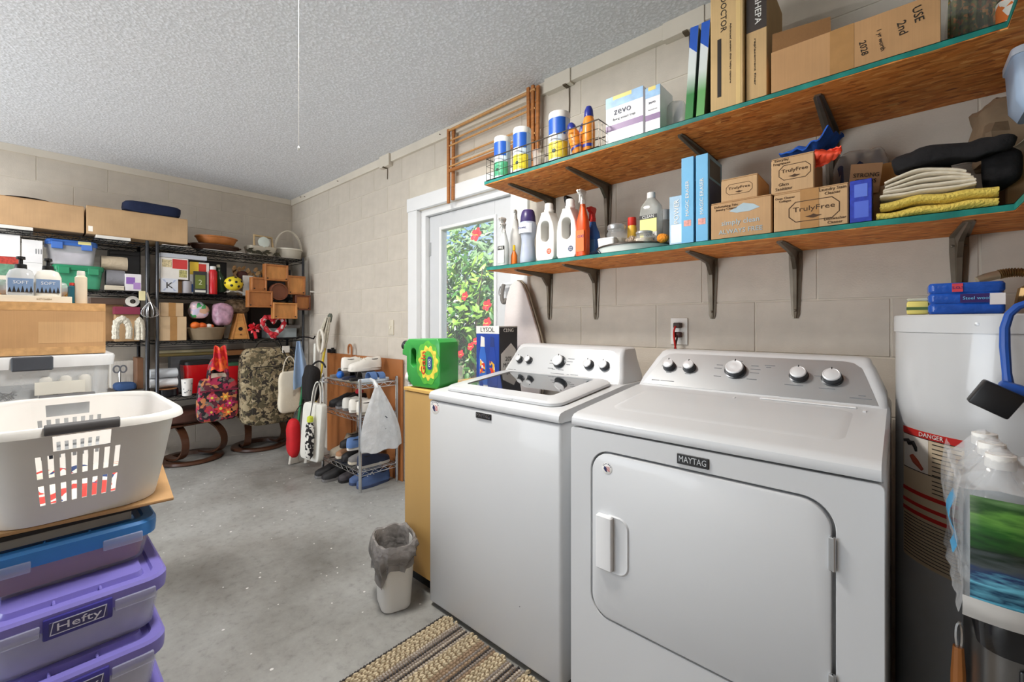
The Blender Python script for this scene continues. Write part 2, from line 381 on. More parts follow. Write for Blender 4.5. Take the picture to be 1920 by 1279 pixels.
bm = B(); nl = [(-4.72, .02), (-4.62, .035), (-3.9, .03), (-2.4, .03), (-.9, .03)]
for x, d in nl: tube(bm, [(x, YW-.03, ZC-d), (x, YW-.012, ZC-d)], .004, 6)
part('nail', bm, M((120, 100, 80), .6, .5), tr, kind='stuff')
struct('trim_2', box(B(), (XB, YL, z0+.01), (XB+.018, YW-.0185, ZC), .0015), MTRIM)
# ------------------------------------------------------------------ garden door
d1 = struct('door_1', loc=(0, 0, 0))
for lo, hi in (((-2.79, YW-.02, 0), (DX0+.02, YW+.02, 2.06)), ((-2.80, YW-.024, 2.0605), (-1.60, YW+.02, 2.16)), ((-1.72, YW-.02, 0), (-1.61, YW+.02, 2.06))): part('casing', box(B(), lo, hi, .002), WFRAME, d1)
for lo, hi in (((DX0, YW+.0205, 0), (DX0+.075, YW+.2, DZ-.0455)), ((DX1-.075, YW+.0205, 0), (DX1, YW+.2, DZ-.0455)), ((DX0, YW+.0205, DZ-.045), (DX1, YW+.2, DZ))): part('jamb', box(B(), lo, hi), WFRAME, d1)
LX0, LX1, YD = DX0+.08, DX1-.08, YW+.055
GX0, GX1, GZ0, GZ1 = -2.475, -1.945, .25, 1.895
leafm = M((214, 216, 219), .4, var=.01)
part('stile', box(B(), (LX0, YD, .02), (GX0, YD+.045, DZ-.05), .002), leafm, d1); part('stile', box(B(), (GX1, YD, .02), (LX1, YD+.045, DZ-.05), .002), leafm, d1)
part('rail', box(B(), (GX0, YD, GZ1), (GX1, YD+.045, DZ-.05)), leafm, d1); part('rail', box(B(), (GX0, YD, .02), (GX1, YD+.045, GZ0)), leafm, d1)
plate_m = T(0, YD-.012, 0)
bm = B(); e = .022
plate(bm, [(GX0-e, GZ0-e), (GX1+e, GZ0-e), (GX1+e, GZ1+e), (GX0-e, GZ1+e)], [[(GX0, GZ0), (GX1, GZ0), (GX1, GZ1), (GX0, GZ1)]], .014, plate_m, .003)
part('glazing_bead', bm, WFRAME, d1)
part('pane', box(B(), (GX0, YD+.018, GZ0), (GX1, YD+.024, GZ1)), M((240, 246, 250), .02, var=0, alpha=.07, spec=.6), d1)
for zz in (1.72, .9): part('hinge', box(B(), (LX0-.004, YD-.004, zz), (LX0+.02, YD, zz+.1)), CHROME, d1)
part('threshold', box(B(), (DX0, YW-.02, 0), (DX1, YW+.2, .02), .003), M((150, 150, 150), .4, .8), d1)
# outside
struct('ground', box(B(), (-40, YW+.2, -.15), (30, 50, -.06)), M((128, 134, 92), .95, var=.2, scale=3, bump=.5, bscale=20), smooth=0)
struct('bounce_driveway', box(B(), (-14, -22, -.16), (8, YL-.6, -.06)), M((206, 202, 194), .85, var=.05, bump=.2), smooth=0)  # unseen pale ground added to bounce sunlight up to the ceiling
struct('trim_3', box(B(), (-8, YW+.2, 2.5), (3, YW+.32, 2.62)), M((225, 222, 215), .6))
struct('path', box(B(), (-5.2, YW+.2, -.07), (-.5, YW+1.0, -.03), .01), M((212, 206, 194), .8, var=.05, bump=.2))
# ------------------------------------------------------------------ unseen ceiling lamp added to light the machine tops; pull string is real
LP = wz(583, -130, ZC-.03)
t = thing('added_ceiling_lamp', 'added round flush ceiling lamp with a long white pull string', 'lamp', (LP.x, LP.y, ZC))
bm = B(); lathe(bm, [(.20, 0), (.205, -.012), (.20, -.03), (.19, -.034)], 32); part('rim', bm, WPLA, t)
bm = B(); lathe(bm, [(.188, -.03), (.17, -.045), (.12, -.056), (.001, -.06)], 32); part('diffuser', bm, M((255, 244, 226), .4, emit=2.0, var=0), t)
zs_ = wy(583, 283, LP.y).z-ZC
bm = B(); tube(bm, [(0, -.04, -.055), (0, -.04, zs_)], .0007, 5); part('pull_string', bm, M((226, 224, 218), .8), t)
bm = B(); lathe(bm, [(.001, zs_-.012), (.0035, zs_-.006), (.0035, zs_), (.001, zs_+.004)], 8, (0, -.04, 0)); part('string_knob', bm, WPLA, t)
light('added_lamp_light', 'AREA', 33, (LP.x, LP.y, ZC-.07), color=(1, .96, .90), shape='DISK', size=.36)
L2 = dup(t, (-3.6, -.95, ZC), label='added second round flush ceiling lamp over the left half of the garage')  # second unseen lamp, added to brighten the floor, back wall and ceiling
light('added_lamp_light', 'AREA', 30, (-3.6, -.95, ZC-.07), color=(1, .97, .93), shape='DISK', size=.36)
# ------------------------------------------------------------------ washer and dryer
PRINT = M((128, 130, 134), .6)
def console(t, hw, y0, z0, y1, z1, pm, knobs, small, lab, side=.038):
    """rounded console on top of a machine, face leaning back; hw half width at the bottom"""
    bm = B(); zt = z1; prof = [(z0-.01, 0, 0), (z0+.03, .12, 0), (z0+.10, .72, 0), (z1-.022, .86, .0), (z1-.008, .95, .006), (z1-.002, 1.12, .016), (z1, 1.4, .03)]
    ang = math.atan2(y1-y0, z1-z0)
    fy = lambda z: y0+(z-z0)*math.tan(ang)
    for_ring = []
    for z, k, ex in prof:
        h = hw-side*k; yf = fy(z)+ex; yb = .655-ex*.3
        for_ring.append([(x, y, z) for x, y in rrect(2*h, yb-yf, .018, 4, 0, (yf+yb)/2)])
    loft(bm, for_ring); c = part('console', bm, ENAMEL, t)
    # face plate
    mt = T(0, y0-.0016, z0) @ RX(-ang); L = (z1-z0)/math.cos(ang)
    b, u = hw-.020, hw-side-.012
    out = [(-b, .012), (b, .012), (u+.006, L*.62), (u-.004, L*.78), (u-.024, L*.88), (u-.05, L*.91), (-u+.05, L*.91), (-u+.024, L*.88), (-u+.004, L*.78), (-u-.006, L*.62)]
    bm = B(); plate(bm, out, (), .003, mt); fp = part('face_plate', bm, pm, c)
    for x, v, r in knobs:
        bm = B(); lathe(bm, [(r*1.12, 0), (r*1.12, .003), (r, .004), (r*.98, .018), (r*.9, .021)], 28); kk = part('knob', bm, M((70, 72, 75), .3, .6), t, mt @ Vector((x, -.001, v)), (PI/2-ang, 0, 0))
        bm = B(); lathe(bm, [(r*.93, .0195), (r*.9, .0235), (r*.8, .025), (r*.76, .0245), (r*.3, .0262), (.001, .0265)], 28); part('knob_cap', bm, M((226, 227, 229), .32, .3), kk)
        bm = B(); box(bm, (-.0012, r*.72, .0235), (.0012, r*1.0, .0262)); part('pointer', bm, BLACK, kk)
    return c, mt, ang, L
def marks(c, mt, ang, spec):
    bm = B()
    for x, v, w in spec: box(bm, (x, -.0012, v), (x+w, .0, v+.0022), m=mt)
    part('printed_marks', bm, PRINT, c, smooth=0, kind='stuff')
def badge(t, x, z, y, w, h):
    b = part('badge', box(B(), (x-w/2, y-.004, z-h/2), (x+w/2, y, z+h/2), .001), BLACK, t)
    text('MAYTAG', h*.8, b, (x, y-.0044, z), mat=CHROME, w=w*.86, hgt=h*.6)
def sticker(t, x, z, y, r):
    bm = B(); disc(bm, r, .0006, 24, T(x, y, z) @ RX(PI/2)); s = part('sticker', bm, WPLA, t, label='round sticker with navy and red eagle emblem')
    nv, rd = M((36, 44, 92), .5), M((196, 60, 66), .5)
    bm = B()
    for k in range(7):
        a = math.radians(30+k*20); box(bm, (-r*.06, -.0002, -r*.11), (r*.06, .0004, r*.11), m=T(x+r*.84*math.cos(a), y-.0008, z+r*.84*math.sin(a)) @ RY(PI/2-a))
    plate(bm, [(x-r*.62, z-r*.1), (x-r*.45, z+r*.4), (x-r*.05, z+r*.1), (x+r*.05, z-r*.65), (x-r*.35, z-r*.5)], (), .0004, T(0, y-.001, 0))
    part('emblem_blue', bm, nv, s, smooth=0)
    bm = B()
    for k in range(4): plate(bm, [(x-r*.2, z+r*(.4-k*.22)), (x+r*.5, z+r*(.25-k*.2)), (x+r*.62, z+r*(.12-k*.2)), (x-r*.05, z+r*(.3-k*.22))], (), .0004, T(0, y-.001, 0))
    part('emblem_red', bm, rd, s, smooth=0)
# washer
WX0, WX1, WY = -1.527, -.828, 1.165; w = WX1-WX0; hw = w/2
t = thing('washing_machine', 'white top-load washing machine with dark glass lid and five knobs', 'washer', ((WX0+WX1)/2, WY, 0))
bm = B(); box(bm, (-hw, .0, .018), (hw, .65, .890), .012, 3); part('cabinet', bm, ENAMEL, t)
for sx in (-1, 1):
    for yy in (.05, .6):
        bm = B(); lathe(bm, [(.022, 0), (.022, .012), (.014, .02)], 12, (sx*(hw-.05), yy, 0)); part('foot', bm, DARK, t)
SL = math.atan2(.045, .43)
bm = B(); prof = [(-.003, .895), (-.006, .905), (-.003, .918), (.006, .926), (.03, .931), (.45, .972), (.65, .972), (.65, .895)]
loft(bm, [[(x, y+(.012 if abs(x) > hw-.003 else 0)*(1 if y < .1 else 0), z-(.012 if abs(x) > hw-.003 and z > .9 else 0)) for y, z in prof] for x in (-hw, -hw+.006, -hw+.02, hw-.02, hw-.006, hw)])
part('top_panel', bm, ENAMEL, t)
lm = T(0, .035, .9335) @ RX(SL)
bm = B(); xl = hw-.045; out = rrect(2*xl, .40, .05, 6, 0, .205); mid = rrect(2*xl-.02, .385, .045, 6, 0, .2065); inn = rrect(2*xl-.14, .30, .02, 6, -.01, .235)
loft(bm, [[(x, y, 0) for x, y in out], [(x, y, .010) for x, y in out], [(x, y, .016) for x, y in mid], [(x, y, .0155) for x, y in inn], [(x, y, .008) for x, y in inn]], False, False, True, lm)
lid = part('lid', bm, ENAMEL, t)
bm = B(); loft(bm, [[(x, y, .006) for x, y in inn], [(x, y, .0125) for x, y in inn]], m=lm); part('lid_glass', bm, M((30, 32, 36), .05, var=.02, spec=1.0, coat=1.0), lid)
bm = B(); plate(bm, rpoly(.30, .008, .004, 3), (), .006, lm @ T(-.05, .003, .006)); part('lid_grip', bm, M((205, 207, 209), .3), lid)
WP = M((206, 208, 210), .32, .35, var=.015, scale=2)
ky = .082
c, mt, an, L = console(t, hw-.018, .445, .968, .535, 1.117, WP, [(-.245, ky, .017), (-.185, ky, .017), (-.005, ky+.004, .029), (.155, ky, .021), (.232, ky, .021)], 'w', None)
marks(c, mt, an, [(-.30, .025, .03), (-.262, .025, .012), (-.035, .026, .075), (.055, .026, .012), (.075, .027, .04), (-.06, .05, .03), (-.06, .075, .02), (-.06, .09, .024), (.035, .09, .03), (.036, .105, .034), (.036, .075, .02), (-.035, .046, .018), (0, .046, .03), (.29, .02, .008)])
badge(t, (wy(907, 780, WY).x-(WX0+WX1)/2), .868, 0, .082, .022); sticker(t, wy(816, 768, WY).x-(WX0+WX1)/2, .862, 0, .028)
bm = B(); tube(bm, [(wy(974, 1137, WY).x-(WX0+WX1)/2, -.0006, wy(974, 1137, WY).z), (wy(974, 1137, WY).x-(WX0+WX1)/2+.003, -.0006, wy(974, 1137, WY).z)], .0016, 6); part('dent_mark', bm, PRINT, t)
# dryer
DRX0, DRX1, DY = -.760, -.023, 1.12; w = DRX1-DRX0; hw = w/2; xc = (DRX0+DRX1)/2
t = thing('clothes_dryer', 'white front-load clothes dryer with square hinged door and silver control panel', 'dryer', (xc, DY, 0))
bm = B(); box(bm, (-hw, .022, .03), (hw, .70, .908), .010, 2); part('cabinet', bm, ENAMEL, t)
bm = B(); box(bm, (-hw+.02, .04, 0), (hw-.02, .66, .031)); part('base', bm, DARK, t)
ddx0, ddx1, ddz0, ddz1 = -.688-xc, -.101-xc, .365, .852
bm = B(); ow, oh = ddx1-ddx0, ddz1-ddz0; cx, cz = (ddx0+ddx1)/2, (ddz0+ddz1)/2
plate(bm, rpoly(2*hw, .875, .012, 3, 0, .4685), [rpoly(ow, oh, .062, 8, cx, cz)], .024, None, .003); part('front_panel', bm, ENAMEL, t)
bm = B(); plate(bm, rpoly(ow-.012, oh-.012, .057, 8, cx-.001, cz), (), .022, T(0, -.003, 0), .005, 2); dr = part('door', bm, ENAMEL, t)
hx = (wy(1137, 1000, DY).x-xc); hz = .593
bm = B(); rloft(bm, [(-.078, .044, .012, .004), (-.074, .05, .018, .004), (.074, .05, .018, .004), (.078, .044, .012, .004)], 3, T(hx, -.010, hz)); part('handle', bm, WHITE, dr)
bm = B(); loft(bm, [[(x, 0, z) for x, z in rpoly(.085, .165, .03, 6, hx+.030, hz-.002)], [(x, -.0035, z) for x, z in rpoly(.078, .158, .03, 6, hx+.030, hz-.002)], [(x, -.0018, z) for x, z in rpoly(.066, .146, .028, 6, hx+.030, hz-.002)]], False, True, m=T(0, -.003, 0)); part('handle_recess', bm, ENAMEL, dr)
for zz in (.745, .46):
    bm = B(); box(bm, (ddx1-.012, -.010, zz-.035), (ddx1-.002, 0, zz+.035), .002); tube(bm, [(ddx1-.003, -.006, zz-.035), (ddx1-.003, -.006, zz+.035)], .004, 8); part('hinge', bm, SILVER, dr)
sticker(t, wy(1139, 878, DY).x-xc, wy(1139, 878, DY).z, -.0032, .0165)
badge(t, wy(1299, 861, DY).x-xc, .876, 0, .078, .026)
bm = B(); prof = [(-.002, .912), (-.005, .922), (-.002, .934), (.008, .943), (.03, .948), (.44, .988), (.70, .988), (.70, .912)]
xs_ = (-hw, -hw+.006, -hw+.02, hw-.02, hw-.006, hw)
loft(bm, [[(x, y+(.010 if abs(x) > hw-.003 else 0)*(1 if y < .1 else 0), z-(.012 if abs(x) > hw-.003 and z > .92 else 0)) for y, z in prof] for x in xs_]); tp = part('top_panel', bm, ENAMEL, t)
SL2 = math.atan2(.04, .41); lm = T(0, .03, .948) @ RX(SL2)
bm = B(); o2 = rrect(.60, .30, .05, 6, 0, .22); i2 = rrect(.57, .27, .04, 6, 0, .22)
loft(bm, [[(x, y, -.001) for x, y in o2], [(x, y, .0022) for x, y in i2], [(x, y, .0024) for x, y in rrect(.55, .25, .035, 6, 0, .22)]], False, True, m=lm); part('raised_field', bm, ENAMEL, tp)
bm = B(); box(bm, (.06, .385, .0), (.30, .402, .004), .002, m=lm); box(bm, (hw-.055, .36, .0), (hw-.048, .375, .003), m=lm); box(bm, (-.01, .35, 0), (-.004, .37, .003), m=lm); part('lint_door', bm, WHITE, tp)
c, mt, an, L = console(t, hw-.004, .445, .986, .57, 1.118, SILVER, [(-.265, .098, .021), (-.19, .098, .021), (-.035, .10, .031), (.15, .096, .024), (.235, .094, .025)], 'd', None, side=.045)
marks(c, mt, an, [(-.315, .03, .03), (-.28, .03, .05), (.28, .03, .05), (.30, .04, .016), (-.295, .098, .012), (-.10, .12, .02), (-.105, .105, .024), (-.10, .07, .024), (.01, .125, .022), (.01, .11, .03), (.012, .095, .026), (.005, .068, .03), (.05, .13, .03), (.055, .122, .015), (.115, .058, .05), (.205, .055, .04), (.19, .10, .018), (-.232, .098, .012), (-.05, .142, .03), (-.2, .07, .02), (-.27, .07, .018)])
# ------------------------------------------------------------------ wall shelves with brackets
BRK = M((112, 102, 88), .38, .5, var=.12, scale=14)
def bracket_mesh(arm, leg):
    bm = B()
    # wall leg: tapered channel with a raised rib (local: wall at y=0, room towards -y, top at z=0)
    loft(bm, [[(-wd, 0, z), (-wd, -.004, z), (-wd*.45, -.005, z), (-wd*.3, -d, z), (wd*.3, -d, z), (wd*.45, -.005, z), (wd, -.004, z), (wd, 0, z)] for z, wd, d in ((0, .022, .02), (-.05, .022, .028), (-leg*.5, .018, .018), (-leg+.015, .013, .010), (-leg, .008, .006))])
    loft(bm, [[(-wd, y, 0), (-wd, y, -.004), (-wd*.45, y, -.005), (-wd*.3, y, -d), (wd*.3, y, -d), (wd*.45, y, -.005), (wd, y, -.004), (wd, y, 0)] for y, wd, d in ((0, .022, .02), (-.05, .022, .028), (-arm*.5, .018, .018), (-arm+.015, .013, .010), (-arm, .008, .006))])
    loft(bm, [[(-.0065, -.02, -.075), (.0065, -.02, -.075), (.0065, -.01, -.03), (-.0065, -.01, -.03)], [(-.0065, -.075, -.02), (.0065, -.075, -.02), (.0065, -.03, -.01), (-.0065, -.03, -.01)]])
    for z in (-.03, -leg+.03):
        for sx in (-1, 1):
            if z < -.1 and sx > 0: continue
            lathe(bm, [(.005, 0), (.004, .003), (.001, .004)], 8, m=T(sx*(.015 if z > -.1 else 0), -.004 if z > -.1 else -.012, z) @ RX(PI/2))
    return bm
def wall_shelf(name, label, x0, yf, zt, th, xw, bx_, arm, leg):
    t = thing(name, label, 'shelf', (x0, YW, zt)); q = lambda x, y, z: (x-x0, y-YW, z-zt)
    bm = B(); e = .0018
    loft(bm, [[q(x, y, z) for x, y in ((x0+e, yf+e), (xw+e, yf+e), (xw+e, .25), (XF-.002, .25), (XF-.002, YW-.003), (x0+e, YW-.003))] for z in (zt-th, zt-e)])
    part('board', bm, MOSB, t, smooth=0)
    bm = B()
    for (a, b_) in (((x0, yf), (xw, yf)), ((xw, yf), (xw, .25))):
        n = 26; top = []
        dx, dy = b_[0]-a[0], b_[1]-a[1]; nx, ny = (0, -1) if abs(dx) > .3 else (-1, 0)
        for i in range(n+1):
            u = i/n; x, y = a[0]+dx*u, a[1]+dy*u; dz = .004*noise.noise(Vector((x*9, y*9, zt*3)))
            top.append([q(x, y, zt), q(x, y, zt-th+.002+dz), q(x-nx*.004, y-ny*.004, zt-th+.002+dz), q(x-nx*.004, y-ny*.004, zt)])
        loft(bm, top)
    part('painted_edge', bm, TEAL, t, smooth=0)
    bm = B(); loft(bm, [[q(x, y, z) for x, y in ((x0, yf), (xw, yf), (xw, .25), (XF-.002, .25), (XF-.002, YW-.003), (x0, YW-.003))] for z in (zt-e, zt)]); box(bm, q(x0, yf+.004, zt-th+.002), q(x0+e, YW-.003, zt-e)); part('painted_top', bm, TEAL, t, smooth=0)
    bme = mesh_of('bracket', bracket_mesh(arm, leg), BRK)
    for x in bx_:
        o = bpy.data.objects.new('bracket', bme); COL.objects.link(o); o.parent = t; o.location = q(x, YW-.001, zt-th)
    o = bpy.data.objects.new('bracket', bme); COL.objects.link(o); o.parent = t; o.location = q(XF-.001, .75, zt-th); o.rotation_euler = (0, 0, -PI/2)
    return t
ZLO, YLO, ZUP, YUP = 1.515, 1.60, 1.931, 1.53
wall_shelf('wall_shelf', 'lower strand-board wall shelf with teal painted edge, lined with cleaning bottles', -1.612, YLO, ZLO, .019, .204, [wy(x, 500, YW).x for x in (1031, 1118, 1336, 1492, 1798)], .29, .255)
wall_shelf('wall_shelf', 'upper strand-board wall shelf with teal painted edge, just below the ceiling', -1.557, YUP, ZUP, .018, .184, [wy(x, 300, YW).x for x in (1036, 1140, 1335, 1560)], .36, .27)
# ------------------------------------------------------------------ builders for boxes and bottles (local: front at y=0 facing -y, base z=0)
def tp(c, k=.9): return tuple(int(q*k) for q in c)
def carton(name, label, loc, w, d, h, mat=None, rz=0, tape=True, cat='box', group=None, flaps=True, vtape=None):
    mat = mat or MCARD; t = thing(name, label, cat, loc, rz, group)
    part('body', box(B(), (-w/2, 0, 0), (w/2, d, h-.003), min(.003, w*.03)), mat, t)
    if flaps:
        for y0, y1 in ((.0005, d/2-.001), (d/2+.001, d-.0005)): part('flap', box(B(), (-w/2+.001, y0, h-.003), (w/2-.001, y1, h), .0008), mat, t)
    if tape:
        bm = B(); box(bm, (-w/2-.0004, d/2-.024, h-.0005), (w/2+.0004, d/2+.024, h+.0006)); box(bm, (w/2-.0002, d/2-.024, h-.06), (w/2+.0006, d/2+.024, h)); part('tape', bm, TAPE, t, smooth=0)
    if vtape is not None:
        bm = B(); box(bm, (vtape-.024, -.0006, 0), (vtape+.024, 0.0002, h)); part('tape', bm, TAPE, t, smooth=0)
    return t
def carton_px(name, label, x0, x1, ytop, Y, Z, d, mat=None, **k):
    a, b = wy(x0, ytop, Y), wy(x1, ytop, Y); h = ((a.z if k.pop('lefttop', True) else b.z)-Z)
    return carton(name, label, ((a.x+b.x)/2, Y, Z), b.x-a.x, d, h, mat, **k), b.x-a.x, h
def printbox(name, label, loc, w, d, h, mat, rz=0, cat='box', group=None, bands=(), rot=None):
    """smooth printed retail box; bands: (x0,x1,z0,z1,mat) as fractions on the front"""
    t = thing(name, label, cat, loc, rz, group, rot); part('body', box(B(), (-w/2, 0, 0), (w/2, d, h), .0012), mat, t)
    for k_, (x0, x1, z0, z1, mm) in enumerate(bands):
        part('printed_panel', box(B(), (-w/2+w*x0, -.0005-.0002*k_, h*z0), (-w/2+w*x1, .0003, h*z1)), mm, t, smooth=0)
    return t
def arcband(bm, r, z0, z1, a0=0, a1=2*PI, n=28, t=.0005, c=(0, 0)):
    full = abs(a1-a0-2*PI) < 1e-6
    rings = []
    for z, rr in ((z0, r-t), (z0, r+t), (z1, r+t), (z1, r-t)): rings.append([(c[0]+rr*math.cos(a0+(a1-a0)*i/n), c[1]+rr*math.sin(a0+(a1-a0)*i/n), z) for i in range(n if full else n+1)])
    loft(bm, rings+[rings[0]], False, False, full)
def trigger_head(t, z, mat, trig=None, rz=0, neck=.013, s=1.0):
    m = T(0, 0, z) @ RZ(rz) @ Matrix.Scale(s, 4)
    bm = B(); lathe(bm, [(neck*1.15, 0), (neck*1.2, .006), (neck*1.15, .02), (neck*.8, .024)], 16, m=m); part('collar', bm, mat, t)
    bm = B(); rloft(bm, [(.020, .022, .020, .006), (.040, .022, .024, .006, 0, -.004), (.052, .022, .055, .006, 0, -.012), (.066, .021, .066, .006, 0, -.012), (.074, .015, .05, .005, 0, -.006)], 3, m); 
    h = part('spray_head', bm, mat, t)
    bm = B(); tube(bm, [m @ Vector(p) for p in ((0, -.022, .052), (0, -.03, .035), (0, -.03, .015), (0, -.036, .002))], [.005*s, .005*s, .0045*s, .004*s], 8); part('trigger', bm, trig or mat, t)
    bm = B(); tube(bm, [m @ Vector((0, -.044, .061)), m @ Vector((0, -.054, .061))], .006*s, 8); part('nozzle', bm, trig or mat, t)
def jug(name, label, loc, w, h, d, mat, capm, rz=0, handle=True, cat='bottle', group=None):
    """flat detergent jug with a real handle opening"""
    t = thing(name, label, cat, loc, rz, group); hb = h*.82; x = w/2
    out = [(-x, .02), (-x+.012, .0), (x-.012, 0), (x, .02), (x, hb*.55), (x*.86, hb*.74), (x*.55, hb*.90), (x*.42, hb*.97), (x*.42, hb), (-x*.42, hb), (-x*.42, hb*.97), (-x*.55, hb*.90), (-x*.86, hb*.74), (-x, hb*.55)]
    hole = [(px, hb*.60+pz) for px, pz in rrect(w*.44, hb*.42, w*.2, 5)]
    bm = B(); plate(bm, out, [hole] if handle else [], d, None, min(.012, d*.28), 3); part('body', bm, mat, t)
    bm = B(); lathe(bm, [(w*.2, hb-.002), (w*.2, hb+.006), (w*.215, hb+.008), (w*.215, hb+.014), (w*.19, hb+.016), (w*.19, hb+h*.13), (w*.17, hb+h*.155), (w*.05, hb+h*.16)], 20, (0, d/2, 0)); part('cap', bm, capm, t)
    return t
def roundbot(name, label, loc, prof, mat, cap=None, capm=None, cat='bottle', group=None, rz=0, seg=20, rot=None):
    t = thing(name, label, cat, loc, rz, group, rot); bm = B(); lathe(bm, prof, seg); part('body', bm, mat, t)
    if cap:
        bm = B(); lathe(bm, cap, seg); part('cap', bm, capm, t)
    return t
# ------------------------------------------------------------------ things on the lower wall shelf
def at(px, Y, z=ZLO): p = wy(px, 500, Y); return (p.x, Y, z)
trans = M((222, 226, 226), .3, alpha=.55, var=.02)
# clear sprayers at the left end
def spray(name, label, loc, w, h, d, mat, headm, trig=None, rz=0, labelm=None, s=.8, hb=None, rot=None):
    t = thing(name, label, 'spray bottle', loc, rz, None, rot); hb = h-.074*s
    bm = B(); rloft(bm, [(0, w*.92, d*.92, w*.3), (.006, w, d, w*.35), (hb*.52, w, d, w*.35), (hb*.70, w*.86, d*.88, w*.3), (hb*.88, w*.5, d*.55, w*.2), (hb, w*.36, w*.36, w*.17)], 5); part('body', bm, mat, t)
    trigger_head(t, hb, headm, trig, s=s, neck=.012)
    if labelm:
        part('label', box(B(), (-w*.36, -d/2-.0012, hb*.1), (w*.36, -d/2+.001, hb*.5), .0005), labelm, t, smooth=0)
    return t
t = spray('spray_bottle', 'small clear spray bottle with black and white label at the left shelf end', at(945, 1.655), .060, .225, .045, trans, WPLA, s=.62, labelm=M((236, 234, 228), .6))
part('label_band', box(B(), (-.0216, -.0245, .085), (.0216, -.022, .105)), BLACK, t, smooth=0); text('MRS', .016, t, (0, -.0248, .095), mat=WPLA, w=.03)
spray('spray_bottle', 'tall translucent empty spray bottle behind the small labelled one', (-1.583, 1.70, ZLO), .052, .27, .05, trans, WPLA, s=.8)
spray('spray_bottle', 'slender white spray bottle standing against the door casing', at(967, 1.80), .07, .33, .055, M((232, 232, 228), .35, alpha=.8), WPLA, s=.7, rz=.5)
bm = B(); t = thing('glue_tube', 'small yellow and orange tube behind the purple-capped bottle', 'tube', at(964, 1.70)); rloft(bm, [(0, .034, .034, .016), (.06, .034, .03, .014), (.085, .012, .012, .005)], 4); part('body', bm, M((232, 120, 40), .4), t); bm = B(); lathe(bm, [(.006, .085), (.008, .088), (.006, .115)], 10); part('cap', bm, M((240, 196, 40), .4), t)
# scent booster bottle
t = thing('scent_booster_bottle', 'clear waisted bottle of scent beads with a purple dome cap', 'bottle', at(990, 1.665)); 
bm = B(); lathe(bm, [(.036, 0), (.040, .006), (.041, .03), (.037, .06), (.033, .10), (.033, .125), (.042, .165), (.045, .19), (.036, .212)], 24); part('body', bm, M((196, 206, 226), .15, alpha=.72), t)
bm = B(); lathe(bm, [(.031, .002), (.036, .03), (.033, .06), (.029, .10), (.029, .118)], 20); part('beads', bm, m_cells('scent_beads', [(120, 110, 190), (236, 220, 120), (216, 214, 236), (150, 140, 206)], 160), t)
bm = B(); lathe(bm, [(.037, .205), (.039, .212), (.037, .235), (.032, .26), (.026, .268), (.002, .27)], 24); part('cap', bm, M((62, 50, 100), .35), t)
bm = B(); arcband(bm, .0455, .15, .198, -PI*.85, -PI*.15, 16); part('label', bm, M((226, 230, 238), .4), t); text('Downy', .02, t, (0, -.0470, .176), mat=M((50, 60, 120), .5), w=.05)
for px, dot, lab in ((1021, (226, 88, 50), 'white detergent jug with an orange dot label'), (1061, (84, 92, 118), 'white detergent jug with a slate-blue dot label')):
    p = at(px, 1.632 if px < 1050 else 1.64); t = jug('detergent_jug', lab, p, .108, .285, .07, WPLA, WPLA, group='white detergent jugs')
    bm = B(); disc(bm, .0135, .0006, 24, T(.026, -.0002, .045) @ RX(PI/2)); part('dot_label', bm, M(dot, .5), t)
    text('truly\nfree', .008, t, (.026, -.0011, .045), mat=WPLA, w=.016)
t = spray('spray_bottle', 'orange spray bottle with white trigger beside the white jugs', at(1093, 1.655), .058, .30, .05, M((238, 84, 30), .35), WPLA, labelm=M((244, 120, 60), .4), s=.85); text('OXI', .014, t, (.004, -.0268, .09), mat=M((60, 40, 120), .5), w=.03)
spray('spray_bottle', 'blue spray bottle with red trigger behind the orange one', at(1112, 1.725), .07, .235, .05, M((52, 108, 190), .25, alpha=.9), M((214, 50, 44), .4), s=.9, labelm=M((90, 150, 216), .4))
spray('spray_bottle', 'dark bottle with black trigger behind the white jugs', at(1064, 1.86), .06, .36, .05, M((60, 62, 66), .4), BLACK, s=1.1, rz=PI)
# round tray with jars
tc = at(1192, 1.785); t = thing('round_tray', 'round white turntable tray with dark rim under the glass jars', 'tray', tc)
bm = B(); lathe(bm, [(.148, 0), (.156, .004), (.163, .024), (.166, .030)], 40); part('base', bm, WPLA, t)
bm = B(); lathe(bm, [(.164, .0305), (.169, .031), (.170, .036), (.166, .0385), (.162, .036), (.159, .031), (.001, .031)], 40, cap0=False, cap1=False); part('rim', bm, M((88, 80, 72), .35, .5), t)
ZT = ZLO+.0315
def jar(label, px, Y, r, h, fill=None, group='glass jars on the tray', lidm=None):
    t = thing('glass_jar', label, 'jar', at(px, Y, ZT), 0, group)
    bm = B(); lathe(bm, [(r*.9, 0), (r, .006), (r, h*.62), (r*.86, h*.74), (r*.86, h*.8)], 22); part('body', bm, GLASS, t)
    if fill:
        bm = B(); lathe(bm, [(r*.86, .003), (r*.94, .008), (r*.94, h*.4), (r*.5, h*.44)], 18); part('contents', bm, fill, t)
    bm = B(); lathe(bm, [(r*.9, h*.78), (r*.93, h*.8), (r*.93, h*.95), (r*.8, h), (.002, h)], 22); part('lid', bm, lidm or M((205, 207, 208), .25, .6, alpha=.85), t)
jar('wide glass jar with glass lid and cream powder', 1156, 1.715, .042, .105, M((226, 220, 206), .9))
jar('low glass jar with steel lid on the tray front', 1208, 1.68, .036, .05, M((210, 196, 176), .9, var=.2, scale=60))
